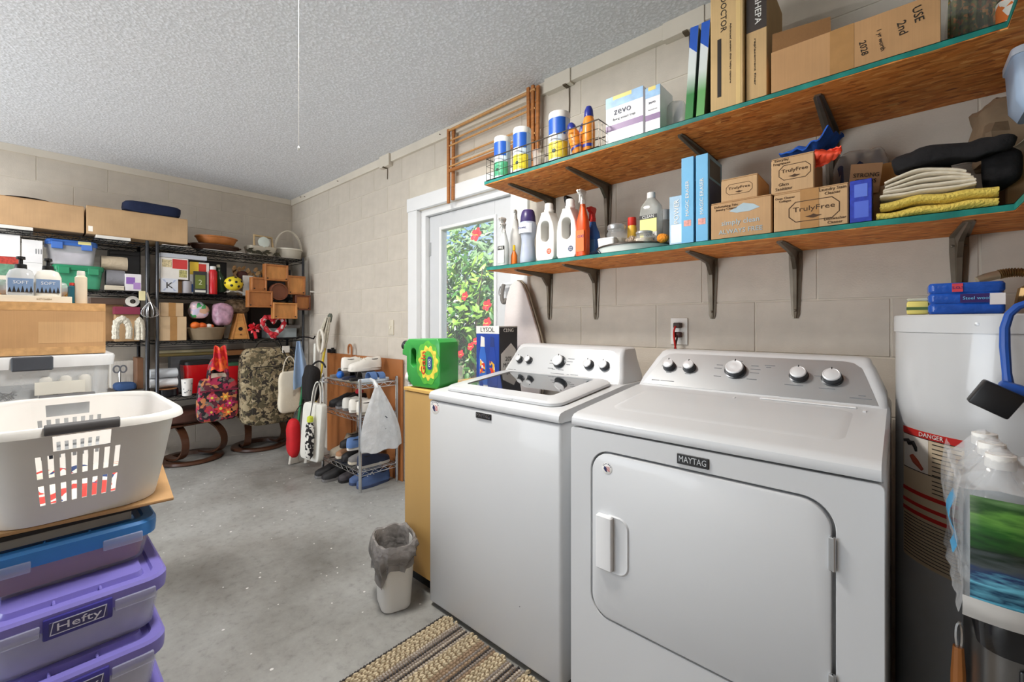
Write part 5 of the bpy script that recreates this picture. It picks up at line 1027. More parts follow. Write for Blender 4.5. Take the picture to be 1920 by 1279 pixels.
# ------------------------------------------------------------------ bins and carton behind the basket
def clear_bin(label, z0, h, lx, tall=True):
    t = thing('storage_bin', label, 'bin', (-2.50, -.10, z0), rz=PI/2, group='clear latch bins behind the basket'); W_, D_ = .70, .45
    bm = B(); rloft(bm, [(0, W_-.06, D_-.06, .03), (h-.03, W_-.02, D_-.02, .03), (h-.03, W_-.026, D_-.026, .03), (.006, W_-.066, D_-.066, .03)], 5, T(0, D_/2, 0)); part('body', bm, M((226, 230, 234), .2, alpha=.3, var=.04), t)
    bm = B(); rloft(bm, [(h-.05, W_, D_, .03), (h-.012, W_+.008, D_+.008, .035), (h-.004, W_, D_, .03), (h, W_-.03, D_-.03, .03)], 5, T(0, D_/2, 0)); part('lid', bm, M((226, 228, 230), .3), t)
    bm = B(); rloft(bm, [(.008, W_-.08, D_-.08, .03), (h*.5, W_-.1, D_-.1, .03), (h*.62, W_-.2, D_-.2, .03)], 4, T(0, D_/2, 0)); part('contents', bm, M((222, 222, 220), .9, var=.15, scale=9), t)
    for x in (.115, -.2): part('latch', box(B(), (x-.055, -.012, h-.058), (x+.055, .002, h-.004), .004), M((70, 74, 82), .4), t)
    return t
clear_bin('clear latch bin on the floor behind the laundry basket', 0, .36, 0); clear_bin('middle clear latch bin behind the laundry basket', .361, .36, 0)
t = clear_bin('clear latch bin under the taped carton behind the laundry basket', .722, .375, 0)
part('paper_label', box(B(), (.12, -.0035, .22), (.26, -.0025, .27)), M((226, 224, 214), .7), t, smooth=0)
for k in range(3): bm = B(); lathe(bm, [(.022, .19), (.024, .2), (.024, .28), (.018, .29)], 12, (.15+.055*k, .03, 0)); part('packed_roll', bm, M((206, 204, 198), .8), t)
bm = B(); tube(bm, [(.05+.025*math.cos(k*1.9), .02, .225+.02*math.sin(k*2.6)) for k in range(18)], .0018, 5); part('packed_cord', bm, BLACK, t)
t = carton('taped_carton', 'cardboard carton with clear tape under the lotion bottles', (-2.505, -.10, 1.098), .645, .40, .206, m_card((192, 150, 104)), rz=PI/2, tape=False)
part('patch', box(B(), (.13, -.0006, .045), (.315, .0003, .13)), m_card((202, 162, 116)), t, smooth=0); part('clear_tape', box(B(), (-.322, -.0008, .0), (.322, .0002, .03)), M((206, 164, 116), .12, var=.1, scale=40), t, smooth=0); part('clear_tape', box(B(), (-.322, -.0008, .175), (.322, .0002, .206)), M((204, 160, 110), .12, var=.1, scale=40), t, smooth=0)
ZK = 1.098+.2065; XK = -2.54
def kx(px, X=XK, z=ZK): p = wx(px, 560, X); return (X, p.y, z)
t = printbox('soap_caddy', 'pale cream tray with lettering holding two lotion bottles', (XK+.008, kx(62)[1], ZK), .215, .09, .026, M((236, 226, 206), .5), rz=PI/2, cat='tray'); text('KITCHEN', .01, t, (.03, -.0006, .013), mat=M((170, 150, 120), .6), w=.04)
for px, lab, bc in ((39, 'clear hand-soap pump bottle with blue label, left in the cream tray', (214, 216, 218)), (90, 'milky lotion pump bottle with blue label, right in the cream tray', (236, 232, 222))):
    t = thing('lotion_bottle', lab, 'bottle', (XK-.028, kx(px, XK-.03)[1], ZK+.0265), PI/2, 'pump bottles in the cream tray')
    bm = B(); rloft(bm, [(0, .072, .055, .02), (.004, .076, .058, .022), (.075, .076, .058, .022), (.098, .06, .045, .02), (.106, .03, .03, .014)], 5); part('body', bm, M(bc, .15, alpha=.7 if px < 60 else 1), t)
    part('label', box(B(), (-.033, -.0302, .012), (.033, -.029, .066)), M((120, 146, 182), .5, var=.1), t, smooth=0); text('SOFT', .014, t, (0, -.0308, .05), mat=M((226, 230, 236), .5), w=.04)
    bm = B()
    for k in range(6): plate(bm, [(-.033+.011*k, 0), (-.023+.011*k, 0), (-.028+.011*k, .02+.006*(k % 2))], (), .0006, T(0, -.0310, .012))
    part('printed_trees', bm, INK, t, smooth=0, kind='stuff')
    bm = B(); lathe(bm, [(.016, .104), (.017, .107), (.016, .122), (.006, .124), (.006, .14), (.013, .142), (.012, .152), (.003, .154)], 14); part('pump', bm, BLACK, t); bm = B(); tube(bm, [(0, 0, .147), (0, -.03, .148)], .004, 6); part('nozzle', bm, BLACK, t)
for px, Y_, lab, c1, c2, h, r in ((136, 0, 'small teal and red tube standing at the end of the cream tray', (40, 96, 110), (196, 60, 48), .085, .014), (152, .01, 'tall cream lotion bottle with white pump on the taped carton', (226, 210, 186), (230, 226, 216), .135, .019)):
    t = thing('lotion_tube', lab, 'bottle', (XK-.01+Y_, kx(px)[1], ZK), PI/2); bm = B(); lathe(bm, [(r*.95, 0), (r, .003), (r, h*.8), (r*.6, h*.86)], 16); part('body', bm, M(c1, .35), t); bm = B(); lathe(bm, [(r*.6, h*.85), (r*.7, h*.88), (r*.6, h), (.002, h)], 12); part('cap', bm, M(c2, .4), t)
for k, (px, z) in enumerate(((10, .0), (24, .0), (113, .0))):
    t = thing('battery_pack', ('open pack of golden batteries left of the soap bottle', 'golden battery pack tucked beside the soap bottle', 'golden battery pack right of the lotion bottle')[k], 'batteries', (XK-.085, kx(px, XK-.085)[1], ZK), PI/2)
    for i in range(3): bm = B(); lathe(bm, [(.0068, 0), (.007, .001), (.007, .048), (.0025, .049), (.0025, .051)], 10, (-.0145+.0145*i, .0, 0)); part('battery', bm, M((206, 146, 66), .3, .6), t)
    part('tray', box(B(), (-.024, -.008, .0), (.024, -.0075, .03)), M((40, 36, 34), .5), t, smooth=0); bm = B(); blob(bm, (0, 0, .06), (.024, .012, .03), .7, 12, 8, .005, 60, k); part('film', bm, CLEAR, t)
# ------------------------------------------------------------------ black wire shelving along the back wall
XS, XD = -4.55, .43
BW = M((24, 24, 27), .35, .5, var=.05); BWE = M((70, 72, 76), .3, .7)
TI = [1.868, 1.476, 1.070, .600, .14]
def wire_unit(label, y0, y1, tiers):
    t = thing('wire_shelving', label, 'shelving', (XS, (y0+y1)/2, 0)); hw = (y1-y0)/2; xb = -XD
    for x in (-.012, xb+.012):
        for y in (-hw+.012, hw-.012):
            bm = B(); tube(bm, [(x, y, 0), (x, y, .02), (x, y, 1.885), (x, y, 1.892)], [.010, .0125, .0125, .008], 10); part('post', bm, BWE if x > -.1 else BW, t)
    for z in tiers:
        bm = B()
        for x in (-.012, xb+.012):
            for dz in (-.002, -.032): tube(bm, [(x, -hw+.012, z+dz), (x, hw-.012, z+dz)], .0034, 6)
            n = 22; tube(bm, [(x, -hw+.015+(2*hw-.03)*k/n, z-(.003 if k % 2 else .031)) for k in range(n+1)], .0022, 5)
        for y in (-hw+.012, hw-.012):
            for dz in (-.002, -.032): tube(bm, [(-.012, y, z+dz), (xb+.012, y, z+dz)], .0034, 6)
        n = 34
        for k in range(1, n): y = -hw+2*hw*k/n; tube(bm, [(-.012, y, z-.003), (xb+.012, y, z-.003)], .0019, 4)
        for k in (1, 2, 3): x = xb*k/4; tube(bm, [(x, -hw+.012, z-.007), (x, hw-.012, z-.007)], .0026, 5)
        part('wire_shelf', bm, BW, t)
wire_unit('black wire shelving unit on the left of the back wall, holding bins and rope', -.56, .665, TI)
wire_unit('black wire shelving unit in the back corner, holding crafts and hanging bags', .705, 1.90, TI[:4])
def bk(px0, px1, X, y=500): return wx(px0, y, X).y, wx(px1, y, X).y
def bkbox(name, label, px0, px1, ytop, z, mat, X=-4.57, d=.25, cat='box', kind='print', h=None, **k):
    y0, y1 = bk(px0, px1, X); hh = h or (wx((px0+px1)/2, ytop, X).z-z); loc = (X, (y0+y1)/2, z)
    f = carton if kind == 'carton' else printbox
    if kind == 'carton': return f(name, label, loc, y1-y0, d, hh, mat, rz=PI/2, cat=cat, **k), y1-y0, hh
    return f(name, label, loc, y1-y0, d, hh, mat, rz=PI/2, cat=cat, **k), y1-y0, hh
z1, z2, z3, z4 = [q+.0025 for q in TI[:4]]
# --- on top
t, w, h = bkbox('moving_carton', 'large plain carton on top of the left shelving at the picture edge', -60, 158, 372, z1+.026, m_card((196, 160, 120)), kind='carton', tape=False, d=.40); h1 = h
t, w, h = bkbox('moving_carton', 'large plain carton on top of the shelving below the navy garment', 162, 352, 398, z1+.026, m_card((198, 164, 124)), kind='carton', tape=False, d=.36)
bm = B(); box(bm, (-w/2+.01, -.0006, .02), (-w/2+.035, .0003, .06)); part('tape_scrap', bm, M((226, 218, 206), .2), t, smooth=0)
y0, y1 = bk(228, 337, -4.65); bm = B(); blob(bm, (0, .0, .045), ((y1-y0)/2, .10, .05), .45, 22, 10, .012, 14, 3, flat=.05); solo('navy_garment', 'folded navy garment lying on the large carton', 'cloth', bm, M((26, 36, 66), .9, bump=.3, bscale=20), (-4.66, (y0+y1)/2, z1+.026+h+.002), (0, 0, PI/2))
y0, y1 = bk(5, 95, -4.75); bm = B(); lathe(bm, [(.05, 0), (.12, .006), (.145, .018), (.14, .02), (.115, .01), (.05, .008)], 32); tt = solo('black_tray', 'round black tray lying on the left large carton', 'tray', bm, M((24, 24, 26), .4), (-4.765, (y0+y1)/2, z1+.026+h1+.001), (0, .0, 0))
for k, (a, b_, lab) in enumerate(((-10, 62, 'white paper sheaf under the left large carton'), (180, 245, 'white folder edge under the carton with the navy garment'), (304, 352, 'white board on the shelf edge beside the wooden bowls'), (382, 455, 'white board under the wooden bowls'))):
    y0, y1 = bk(a, b_, -4.55); part_h = .0035 if k > 1 else .0225; bm = B(); box(bm, (-(y1-y0)/2, 0, 0), ((y1-y0)/2, .30, part_h), .0006); solo('paper_sheet', lab, 'paper', bm, M((228, 226, 220), .7), (-4.548, (y0+y1)/2, z1), (0, 0, PI/2))
# wooden bowls
def bowl(label, px0, px1, z, h, mat, X, handles=False, dx=.13):
    y0, y1 = bk(px0, px1, X); r = (y1-y0)/2; t = thing('wooden_bowl', label, 'bowl', (X, (y0+y1)/2, z), PI/2)
    bm = B(); sc = Matrix.Diagonal((1, dx/r, 1, 1)); lathe(bm, [(r*.72, 0), (r*.85, h*.3), (r*.97, h*.85), (r, h), (r*.96, h), (r*.8, h*.35), (r*.1, h*.25)], 32, m=sc); part('body', bm, mat, t)
    bm = B(); tube(bm, [(r*.985*math.cos(a), dx*.985*math.sin(a), h) for a in [2*PI*k/32 for k in range(32)]], .008, 8, True); part('rim', bm, mat, t)
    if handles:
        for s in (-1, 1): bm = B(); tube(bm, bez((s*r*.95, -.03, h*.8), (s*r*1.12, -.03, h), (s*r*1.12, .03, h), (s*r*.95, .03, h*.8), 8), .009, 6); part('handle', bm, mat, t)
bowl('dark wooden serving tray with side handles on top of the shelving', 355, 447, z1+.004, .05, M((66, 40, 26), .4, var=.1), -4.70, True, .14)
bowl('caramel wooden bowl nested on the dark serving tray', 366, 444, z1+.056, .075, M((176, 110, 58), .35, var=.15, scale=12), -4.70, False, .125)
# basket with wooden handle frame
y0, y1 = bk(460, 515, -4.68); t = thing('fabric_basket', 'whitewashed basket with a wooden handle frame and dark leaves', 'basket', (-4.68, (y0+y1)/2, z1), PI/2); w = y1-y0
bm = B(); rloft(bm, [(0, w*.8, .17, .03), (.09, w*.95, .2, .03), (.09, w*.9, .185, .03), (.01, w*.75, .16, .03)], 5); part('body', bm, m_wicker((176, 168, 150), (222, 214, 198), 60), t)
bm = B(); tube(bm, [(-w*.3, -.08, .08), (-w*.3, -.07, .19), (w*.3, -.07, .185), (w*.32, -.08, .08)], .012, 8); part('handle', bm, M((186, 160, 120), .6, var=.15), t)
bm = B(); lathe(bm, [(.05, 0), (.052, .01), (.001, .02)], 20, m=T(0, -.088, .13) @ RX(PI/2)); part('mirror', bm, M((206, 214, 206), .2), t)
random.seed(8); bm = B()
for k in range(16): a = random.uniform(-1, 1)*w*.55; plate(bm, [(-.03, 0), (0, .012), (.035, 0), (0, -.012)], (), .002, T(a, -.10-.01*random.random(), .02+.03*random.random()) @ RY(random.uniform(-.8, .8)))
part('leaves', bm, M((52, 48, 32), .7, var=.2), t, kind='stuff')
# white basket with hoop handle
y0, y1 = bk(520, 570, -4.66); t = thing('white_basket', 'white round basket with a tall hoop handle in the shelf corner', 'basket', (-4.70, (y0+y1)/2-.01, z1), PI/2); r = (y1-y0)/2
bm = B(); lathe(bm, [(r*.82, 0), (r*.86, .01), (r*.95, .095), (r*.9, .095), (r*.78, .01)], 28); part('body', bm, m_wicker((206, 198, 182), (232, 226, 212), 70), t)
bm = B(); tube(bm, [(r*.97*math.cos(a), r*.97*math.sin(a), .098) for a in [2*PI*k/28 for k in range(28)]], .008, 8, True); part('rim', bm, M((228, 222, 208), .6), t)
for rr, dy in ((.006, -.012), (.006, .012)): bm = B(); tube(bm, [(-r*.98*math.cos(a)*(1 if abs(math.cos(a)) > .3 else 1), dy, .095+.20*math.sin(a)) for a in [PI*k/20 for k in range(21)]], rr, 6); part('hoop', bm, M((214, 206, 190), .6), t)
# --- corner unit, second tier
t, w, h = bkbox('craft_box', 'red and white picture box on the corner unit, under a grey case', 301, 353, 484, z2+.1135, M((232, 228, 222), .5), d=.2, bands=[(.42, .97, .5, .95, M((206, 60, 60), .5)), (.05, .4, .55, .9, M((206, 190, 150), .6, var=.3, scale=80)), (.66, .95, .1, .45, M((176, 170, 110), .6, var=.3, scale=80))])
zt_ = z2+.115+h
bkbox('flat_case', 'long pale grey flat case lying on the red and white box', 301, 388, 474, zt_+.001, M((190, 194, 204), .4), d=.2, cat='case', h=.035)
t, w, h = bkbox('craft_box', 'plain small carton behind the letter tile on the corner unit', 300, 353, 506, z2, MCARD2, X=-4.62, d=.14, kind='carton', tape=False, h=.112)
t, w, h = bkbox('letter_tile', 'square blue patterned tile with a black letter on the corner unit', 301, 334, 522, z2, M((214, 218, 228), .3), X=-4.565, d=.012, cat='tile'); text('K', .08, t, (0, -.001, h*.48), mat=INK, hgt=h*.42)
bm = B()
for sx in (-1, 1):
    for sz in (-1, 1): plate(bm, [(sx*w*0, 0), (sx*.012, sz*.012), (sx*.03, sz*.03), (sx*.012, sz*.03)], (), .0006, T(sx*.018, -.0006, h/2+sz*.016))
part('tile_pattern', bm, M((176, 186, 214), .4), t, smooth=0, kind='stuff')
y0, y1 = bk(343, 361, -4.565); r = (y1-y0)/2; t = roundbot('candle', 'grey cylindrical candle beside the letter tile', (-4.60, (y0+y1)/2, z2), [(r*.97, 0), (r, .004), (r, .10), (r*.95, .104), (r*.9, .1), (.01, .095)], M((168, 166, 172), .5), cat='candle'); bm = B(); tube(bm, [(0, 0, .09), (.002, 0, .108)], .0015, 5); part('wick', bm, BLACK, t)
t, w, h = bkbox('bright_game_box', 'yellow, red and blue printed box behind the green framed picture', 356, 392, 492, z2, M((226, 226, 222), .5), X=-4.60, d=.12, bands=[(0, .45, .6, 1, M((232, 196, 60), .5)), (.45, .85, .6, .95, M((206, 60, 50), .5)), (0, .9, .05, .3, M((60, 100, 170), .5))])
t, w, h = bkbox('framed_picture', 'small dark-framed green picture leaning on the printed box', 363, 388, 509, z2, M((48, 50, 52), .4), X=-4.575, d=.016, cat='picture frame', bands=[(.12, .88, .22, .84, M((106, 118, 48), .6)), (.1, .9, .06, .16, M((226, 224, 218), .5))]); text('2', .06, t, (0, -.0014, h*.5), mat=M((206, 210, 180), .5), hgt=h*.22)
y0, y1 = bk(393, 409, -4.57); r = (y1-y0)/2; t = roundbot('red_canister', 'tall red canister standing beside the printed game box', (-4.60, (y0+y1)/2, z2), [(r*.95, 0), (r, .004), (r, .20), (r*.7, .22)], M((200, 32, 40), .3), [(r*.7, .22), (r*.75, .225), (r*.7, .25), (.002, .252)], M((226, 226, 226), .4), cat='canister')
y0, y1 = bk(411, 424, -4.66); t = roundbot('green_bottle', 'dark green glass bottle leaning beside the red canister', (-4.68, (y0+y1)/2, z2+.03), [(.032, 0), (.034, .006), (.034, .13), (.014, .18), (.013, .24)], M((44, 74, 50), .12), [(.0145, .225), (.0145, .25), (.002, .251)], M((206, 200, 180), .4), rot=(.14, .05, 0))
def fluff(u, v): return ((u-.5)*.14, (v-.5)*.12,   .012+.02*abs(math.sin(PI*u))*(1-u)+.012*noise.noise(Vector((u*6, v*5, 2)))+.016)
y0, y1 = bk(427, 456, -4.60); bm = B(); sheet(bm, fluff, 16, 10, .008); solo('white_cloth', 'crumpled white cloth under the yellow spotted ball', 'cloth', bm, M((226, 222, 214), .9), (-4.63, (y0+y1)/2, z2), (0, 0, PI/2), smooth=60)
y0, y1 = bk(422, 457, -4.52); r = (y1-y0)/2; t = thing('spotted_ball', 'yellow ball with black spots on the corner unit', 'ball', (-4.545, (y0+y1)/2, z2+r*.88+.038)); bm = B(); blob(bm, (0, 0, 0), (r, r, r*.88), 1, 24, 16); part('body', bm, M((226, 204, 50), .45, var=.08), t)
for az, el in ((.0, .15), (.75, .3), (-.7, .35), (.35, -.45), (-.5, -.35), (1.4, -.1), (-1.35, 0), (.1, .95)):
    n_ = Vector((math.cos(el)*math.cos(az), math.cos(el)*math.sin(az), math.sin(el)*.88)); bm = B(); lathe(bm, [(r*.15, -.004), (r*.15, .002), (.001, .005)], 12, m=Matrix.Translation(n_*r) @ n_.to_track_quat('Z', 'Y').to_matrix().to_4x4()); part('spot', bm, BLACK, t)
bkbox('white_board', 'small white card standing beside the spotted ball', 456, 475, 517, z2, M((226, 224, 220), .6), X=-4.58, d=.02, cat='card')
random.seed(11); y0, y1 = bk(432, 495, -4.78); t = thing('dried_flowers', 'bunch of dried brown flowers and husks behind the spotted ball', 'dried flowers', (-4.78, (y0+y1)/2, z2)); bm = B()
for k in range(34):
    a = random.uniform(-.14, .14); h_ = random.uniform(.12, .26); tube(bm, [(0, a*.6, .0), (random.uniform(-.03, .06), a, h_)], .003, 5)
    plate(bm, [(-.02, 0), (-.008, .03), (.012, .04), (.022, .01), (.0, -.012)], (), .004, T(random.uniform(-.02, .08), a, h_) @ RZ(PI/2+random.uniform(-.7, .7)) @ RX(random.uniform(-.6, .6)))
part('husks', bm, M((186, 146, 100), .8, var=.25, scale=30), t, kind='stuff'); bm = B(); blob(bm, (.04, -.06, .20), (.05, .05, .045), .9, 14, 8, .012, 40, 3); part('dark_bloom', bm, M((80, 46, 40), .8), t)
# hanging cluster of small wooden boxes
t = thing('wooden_box_cluster', 'cluster of little wooden display boxes hung on the front of the corner unit', 'wall decor', (-4.46, 1.72, 1.47)); WB = [M((170, 108, 58), .45, var=.1, scale=10, stretch=(1, 3, 1)), M((196, 134, 74), .45, var=.1, scale=10, stretch=(1, 3, 1)), M((110, 62, 40), .45, var=.1)]
for px0, px1, py0, py1, m1, m2, dx in ((497, 541, 494, 528, 0, 1, .03), (472, 501, 519, 546, 0, 2, .02), (465, 512, 544, 577, 0, 0, .05), (540, 573, 516, 553, 0, 1, .03), (513, 558, 567, 598, 1, 1, .07), (554, 583, 553, 582, 2, 2, .02)):
    a = wx(px0, py0, -4.46+dx); b_ = wx(px1, py1, -4.46+dx); c_ = ((a.y+b_.y)/2-1.72, (a.z+b_.z)/2-1.47); w, h = b_.y-a.y, a.z-b_.z
    bm = B(); e = .016; plate(bm, [(-w/2, -h/2), (w/2, -h/2), (w/2, h/2), (-w/2, h/2)], [[(-w/2+e, -h/2+e), (w/2-e, -h/2+e), (w/2-e, h/2-e), (-w/2+e, h/2-e)]], .07, T(dx, c_[0], c_[1]) @ RZ(PI/2), .003); bx_ = part('wooden_box', bm, WB[m1], t)
    bm = B(); box(bm, (-w/2+e, .012, -h/2+e), (w/2-e, .03, h/2-e), m=T(dx, c_[0], c_[1]) @ RZ(PI/2)); part('box_panel', bm, WB[m2] if m2 != 2 else WB[0], bx_, smooth=0)
    for sx in (-1, 1):
        bm = B(); lathe(bm, [(.006, 0), (.006, .004), (.002, .006)], 8, m=T(dx, c_[0]+sx*(w/2-.022), c_[1]-h/2+.02) @ RY(PI/2)); part('knob', bm, BLACK, bx_)
a = wx(523, 547, -4.43); bm = B(); lathe(bm, [(.078, -.05), (.082, -.04), (.082, .01), (.07, .012), (.066, 0), (.001, -.002)], 28, m=T(.03, a.y-1.72, a.z-1.47) @ RY(PI/2)); part('round_box', bm, WB[2], t)
part('label_strip', box(B(), (.0215, .185, .06), (.0225, .245, .075)), M((226, 222, 214), .5), t, smooth=0)
# --- corner unit, third tier
t, w, h = bkbox('kraft_box', 'upper small kraft carton at the left end of the corner unit', 301, 344, 557, z3+.205, m_card((206, 176, 140)), kind='carton', tape=False, vtape=0, h=.115, d=.2)
t, w, h = bkbox('kraft_box', 'lower kraft carton with tape patch at the left end of the corner unit', 300, 350, 583, z3, m_card((212, 184, 148)), kind='carton', tape=False, vtape=0, h=.204, d=.22)
def gift(name, label, px0, px1, py0, py1, mat, X=-4.60, seed=1, e=.75, dz=.08):
    a, b_ = wx(px0, py0, X), wx(px1, py1, X); w, h = b_.y-a.y, a.z-b_.z; bm = B(); blob(bm, (0, 0, h/2), (w/2, .09, h/2), e, 22, 14, .022, 14, seed, flat=.04); return solo(name, label, 'bag', bm, mat, (X, (a.y+b_.y)/2, b_.z), (0, 0, PI/2), smooth=60)
PB1 = M((206, 186, 200), .2, var=.3, scale=14, bump=.6, bscale=25)
# wicker basket with ornaments
y0, y1 = bk(353, 424, -4.60); w = y1-y0; t = thing('wicker_basket', 'low oval wicker basket of orange ornaments on the corner unit', 'basket', (-4.64, (y0+y1)/2, z3), PI/2)
bm = B(); sc = Matrix.Diagonal((1, .16/w*1.0*1.6, 1, 1)); r = w/2; lathe(bm, [(r*.8, 0), (r*.92, .05), (r, .10), (r*.95, .10), (r*.76, .012), (.01, .01)], 30, m=sc); part('body', bm, m_wicker((110, 92, 70), (170, 150, 120), 75), t)
bm = B(); tube(bm, [(r*math.cos(a), r*.5*math.sin(a), .103) for a in [2*PI*k/30 for k in range(30)]], .009, 8, True); part('rim', bm, m_wicker((120, 100, 76), (180, 160, 130), 75), t)
for k, (px, c_, rr) in enumerate(((365, (226, 110, 40), .038), (378, (214, 96, 36), .034), (391, (226, 216, 206), .028), (394, (222, 104, 44), .026))):
    y = wx(px, 600, -4.62).y; bm = B(); blob(bm, (0, 0, rr*.85), (rr, rr, rr*.85), 1, 18, 10, .003, 60, k); o = solo('pumpkin_ornament', ('leftmost orange pumpkin ornament in the wicker basket', 'second orange pumpkin ornament in the wicker basket', 'white ornament in the wicker basket', 'rightmost orange pumpkin ornament in the wicker basket')[k], 'ornament', bm, M(c_, .5, var=.1), (-4.60, y, z3+.095), (0, 0, 0), 'ornaments in the wicker basket')
gift('gift_bag', 'stuffed plastic bag with green and pink print on the corner unit', 352, 389, 566, 598, m_cells('gift_print', [(206, 200, 216), (70, 160, 96), (226, 196, 206), (196, 190, 214), (214, 170, 140)], 16, .3, .2), -4.66, 2)
gift('gift_bag', 'stuffed mauve-pink plastic bag on the corner unit', 398, 434, 568, 612, M((178, 140, 160), .25, var=.3, scale=18, bump=.6, bscale=25), -4.60, 5)
gift('clear_bag', 'clear plastic bag of brown cords behind the birdhouse', 420, 465, 562, 590, M((150, 126, 100), .2, var=.4, scale=30, bump=.6), -4.76, 6)
y0, y1 = bk(437, 466, -4.55); w = y1-y0; t = thing('birdhouse', 'tall triangular wooden birdhouse on the corner unit', 'birdhouse', (-4.56, (y0+y1)/2, z3), PI/2); h = wx(451, 588, -4.56).z-z3
bm = B(); plate(bm, [(-w/2, 0), (w/2, 0), (w*.12, h), (-w*.12, h)], (), .09, None, .003); part('body', bm, M((206, 146, 78), .5, var=.1, stretch=(1, 1, 4)), t)
for s in (-1, 1): bm = B(); plate(bm, [(s*w/2, 0), (s*(w/2+.012), 0), (s*(w*.12+.012), h), (s*w*.12, h)], (), .095, T(0, -.004, 0)); part('side_board', bm, WB[1], t)
bm = B(); lathe(bm, [(.018, 0), (.018, .001)], 16, m=T(0, -.0005, h*.4) @ RX(PI/2)); part('hole', bm, DARK, t); bm = B(); tube(bm, [(0, 0, h*.18), (0, -.03, h*.18)], .005, 6); part('perch', bm, WB[2], t)
random.seed(21); y0, y1 = bk(466, 490, -4.55); t = thing('red_bow', 'spiky red ribbon bow beside the wooden birdhouse', 'bow', (-4.53, (y0+y1)/2-.01, z3+.10)); RB = M((206, 36, 48), .3, var=.15); bm = B()
for k in range(26):
    n_ = Vector((random.uniform(-.4, 1), random.uniform(-1, 1), random.uniform(-1, 1))).normalized(); s_ = n_.orthogonal().normalized()*.014; P = [n_*.01, n_*.036+s_, n_*.058, n_*.036-s_]; v4 = n_.cross(s_).normalized()*.004
    loft(bm, [[p+v4 for p in P], [p-v4 for p in P]])
part('loops', bm, RB, t, kind='stuff'); bm = B(); tube(bm, [(0, 0, -.03), (.01, .01, -.098)], .014, 8); part('tail', bm, RB, t)
y0, y1 = bk(489, 537, -4.52); w = y1-y0; t = thing('heart_wreath', 'red and white heart-shaped wreath leaning on the corner unit', 'wreath', (-4.55, (y0+y1)/2, z3+.012), PI/2, rot=(.0, 0, PI/2)); H_ = w*.98
hp = []
for k in range(40): a = 2*PI*k/40; hp.append((w*.42*(math.sin(a)**3), -.02, H_*.5+H_*.03*(13*math.cos(a)-5*math.cos(2*a)-2*math.cos(3*a)-math.cos(4*a))))
bm = B(); tube(bm, [(p[0], p[1]+.004*math.sin(i*2.3), p[2]) for i, p in enumerate(hp)], [.024+.004*math.sin(i*2.9) for i in range(40)], 10, True); part('garland', bm, m_cells('wreath_print', [(206, 40, 54), (214, 60, 70), (232, 210, 210), (190, 30, 44)], 40), t)
bkbox('pale_box', 'pale grey-blue box behind the heart wreath', 500, 556, 618, z3, M((186, 200, 206), .5), X=-4.70, d=.14, h=.095)
bkbox('small_case', 'small grey case lying at the right end of the corner unit', 536, 562, 608, z3+.097, M((150, 146, 144), .5), X=-4.70, d=.12, h=.03, cat='case')
# --- corner unit, fourth tier
y0, y1 = bk(278, 330, -4.56)
for k, (dz, lab, c_) in enumerate(((.115, 'lower rolled white quilt at the left of the bottom tier', (226, 228, 230)), (.195, 'upper rolled grey-white quilt at the left of the bottom tier', (206, 212, 218)))):
    bm = B(); r = .045; n = 22; loft(bm, [[(x, r*1.7*math.cos(a)*(1+.06*noise.noise(Vector((x*20, a, k)))), dz+r*.86*math.sin(a)*(1+.06*noise.noise(Vector((x*20, a*2, k))))) for a in [2*PI*i/n for i in range(n)]] for x in [-(y1-y0)/2+(y1-y0)*j/8 for j in range(9)]]); solo('rolled_quilt', lab, 'quilt', bm, M(c_, .9, bump=.4, bscale=25), (-4.66, (y0+y1)/2+.02, z4), (0, 0, PI/2), 'rolled quilts on the bottom tier', 60)
y0, y1 = bk(291, 337, -4.58); r = (y1-y0)/2; t = thing('cooking_pan', 'black pan with wooden bowls inside under the rolled quilts', 'pan', (-4.63, (y0+y1)/2, z4)); bm = B(); lathe(bm, [(r*.9, 0), (r, .01), (r, .062), (r*.97, .062), (r*.95, .012), (.01, .01)], 30); part('body', bm, M((30, 30, 34), .3, .3), t); bm = B(); lathe(bm, [(r*.7, .012), (r*.9, .066), (r*.8, .068), (.01, .06)], 26); part('wooden_insert', bm, M((186, 130, 84), .5), t)
y0, y1 = bk(340, 363, -4.53); r = (y1-y0)/2; t = thing('patterned_cup', 'white paper cup with dark pattern in front of the red bin', 'cup', (-4.545, (y0+y1)/2, z4)); bm = B(); lathe(bm, [(r*.78, 0), (r*.8, .003), (r*.98, .14), (r*.93, .14), (r*.75, .006)], 22); part('body', bm, M((232, 230, 226), .5), t); bm = B()
random.seed(4)
for k in range(9): a = random.uniform(-1.0, 1.0); z = random.uniform(.02, .12); rr = r*(.8+.18*z/.14)+.0005; box(bm, (-.001, -.005, -.004), (.001, .005, .004), m=T(rr*math.cos(a), rr*math.sin(a), z) @ RZ(a))
part('printed_marks', bm, PRINT, t, kind='stuff')
y0, y1 = bk(346, 402, -4.62); w = y1-y0; t = thing('red_bin', 'glossy red bin with black lid on the bottom tier', 'bin', (-4.62, (y0+y1)/2, z4), PI/2); bm = B(); rloft(bm, [(0, w*.88, .19, .04), (.25, w, .22, .05)], 6, T(0, .11, 0)); part('body', bm, M((196, 24, 30), .2, var=.03, coat=.5), t); bm = B(); rloft(bm, [(.251, w*1.02, .225, .05), (.275, w*1.02, .225, .05), (.285, w*.96, .21, .05)], 6, T(0, .11, 0)); part('lid', bm, M((28, 28, 30), .4), t)
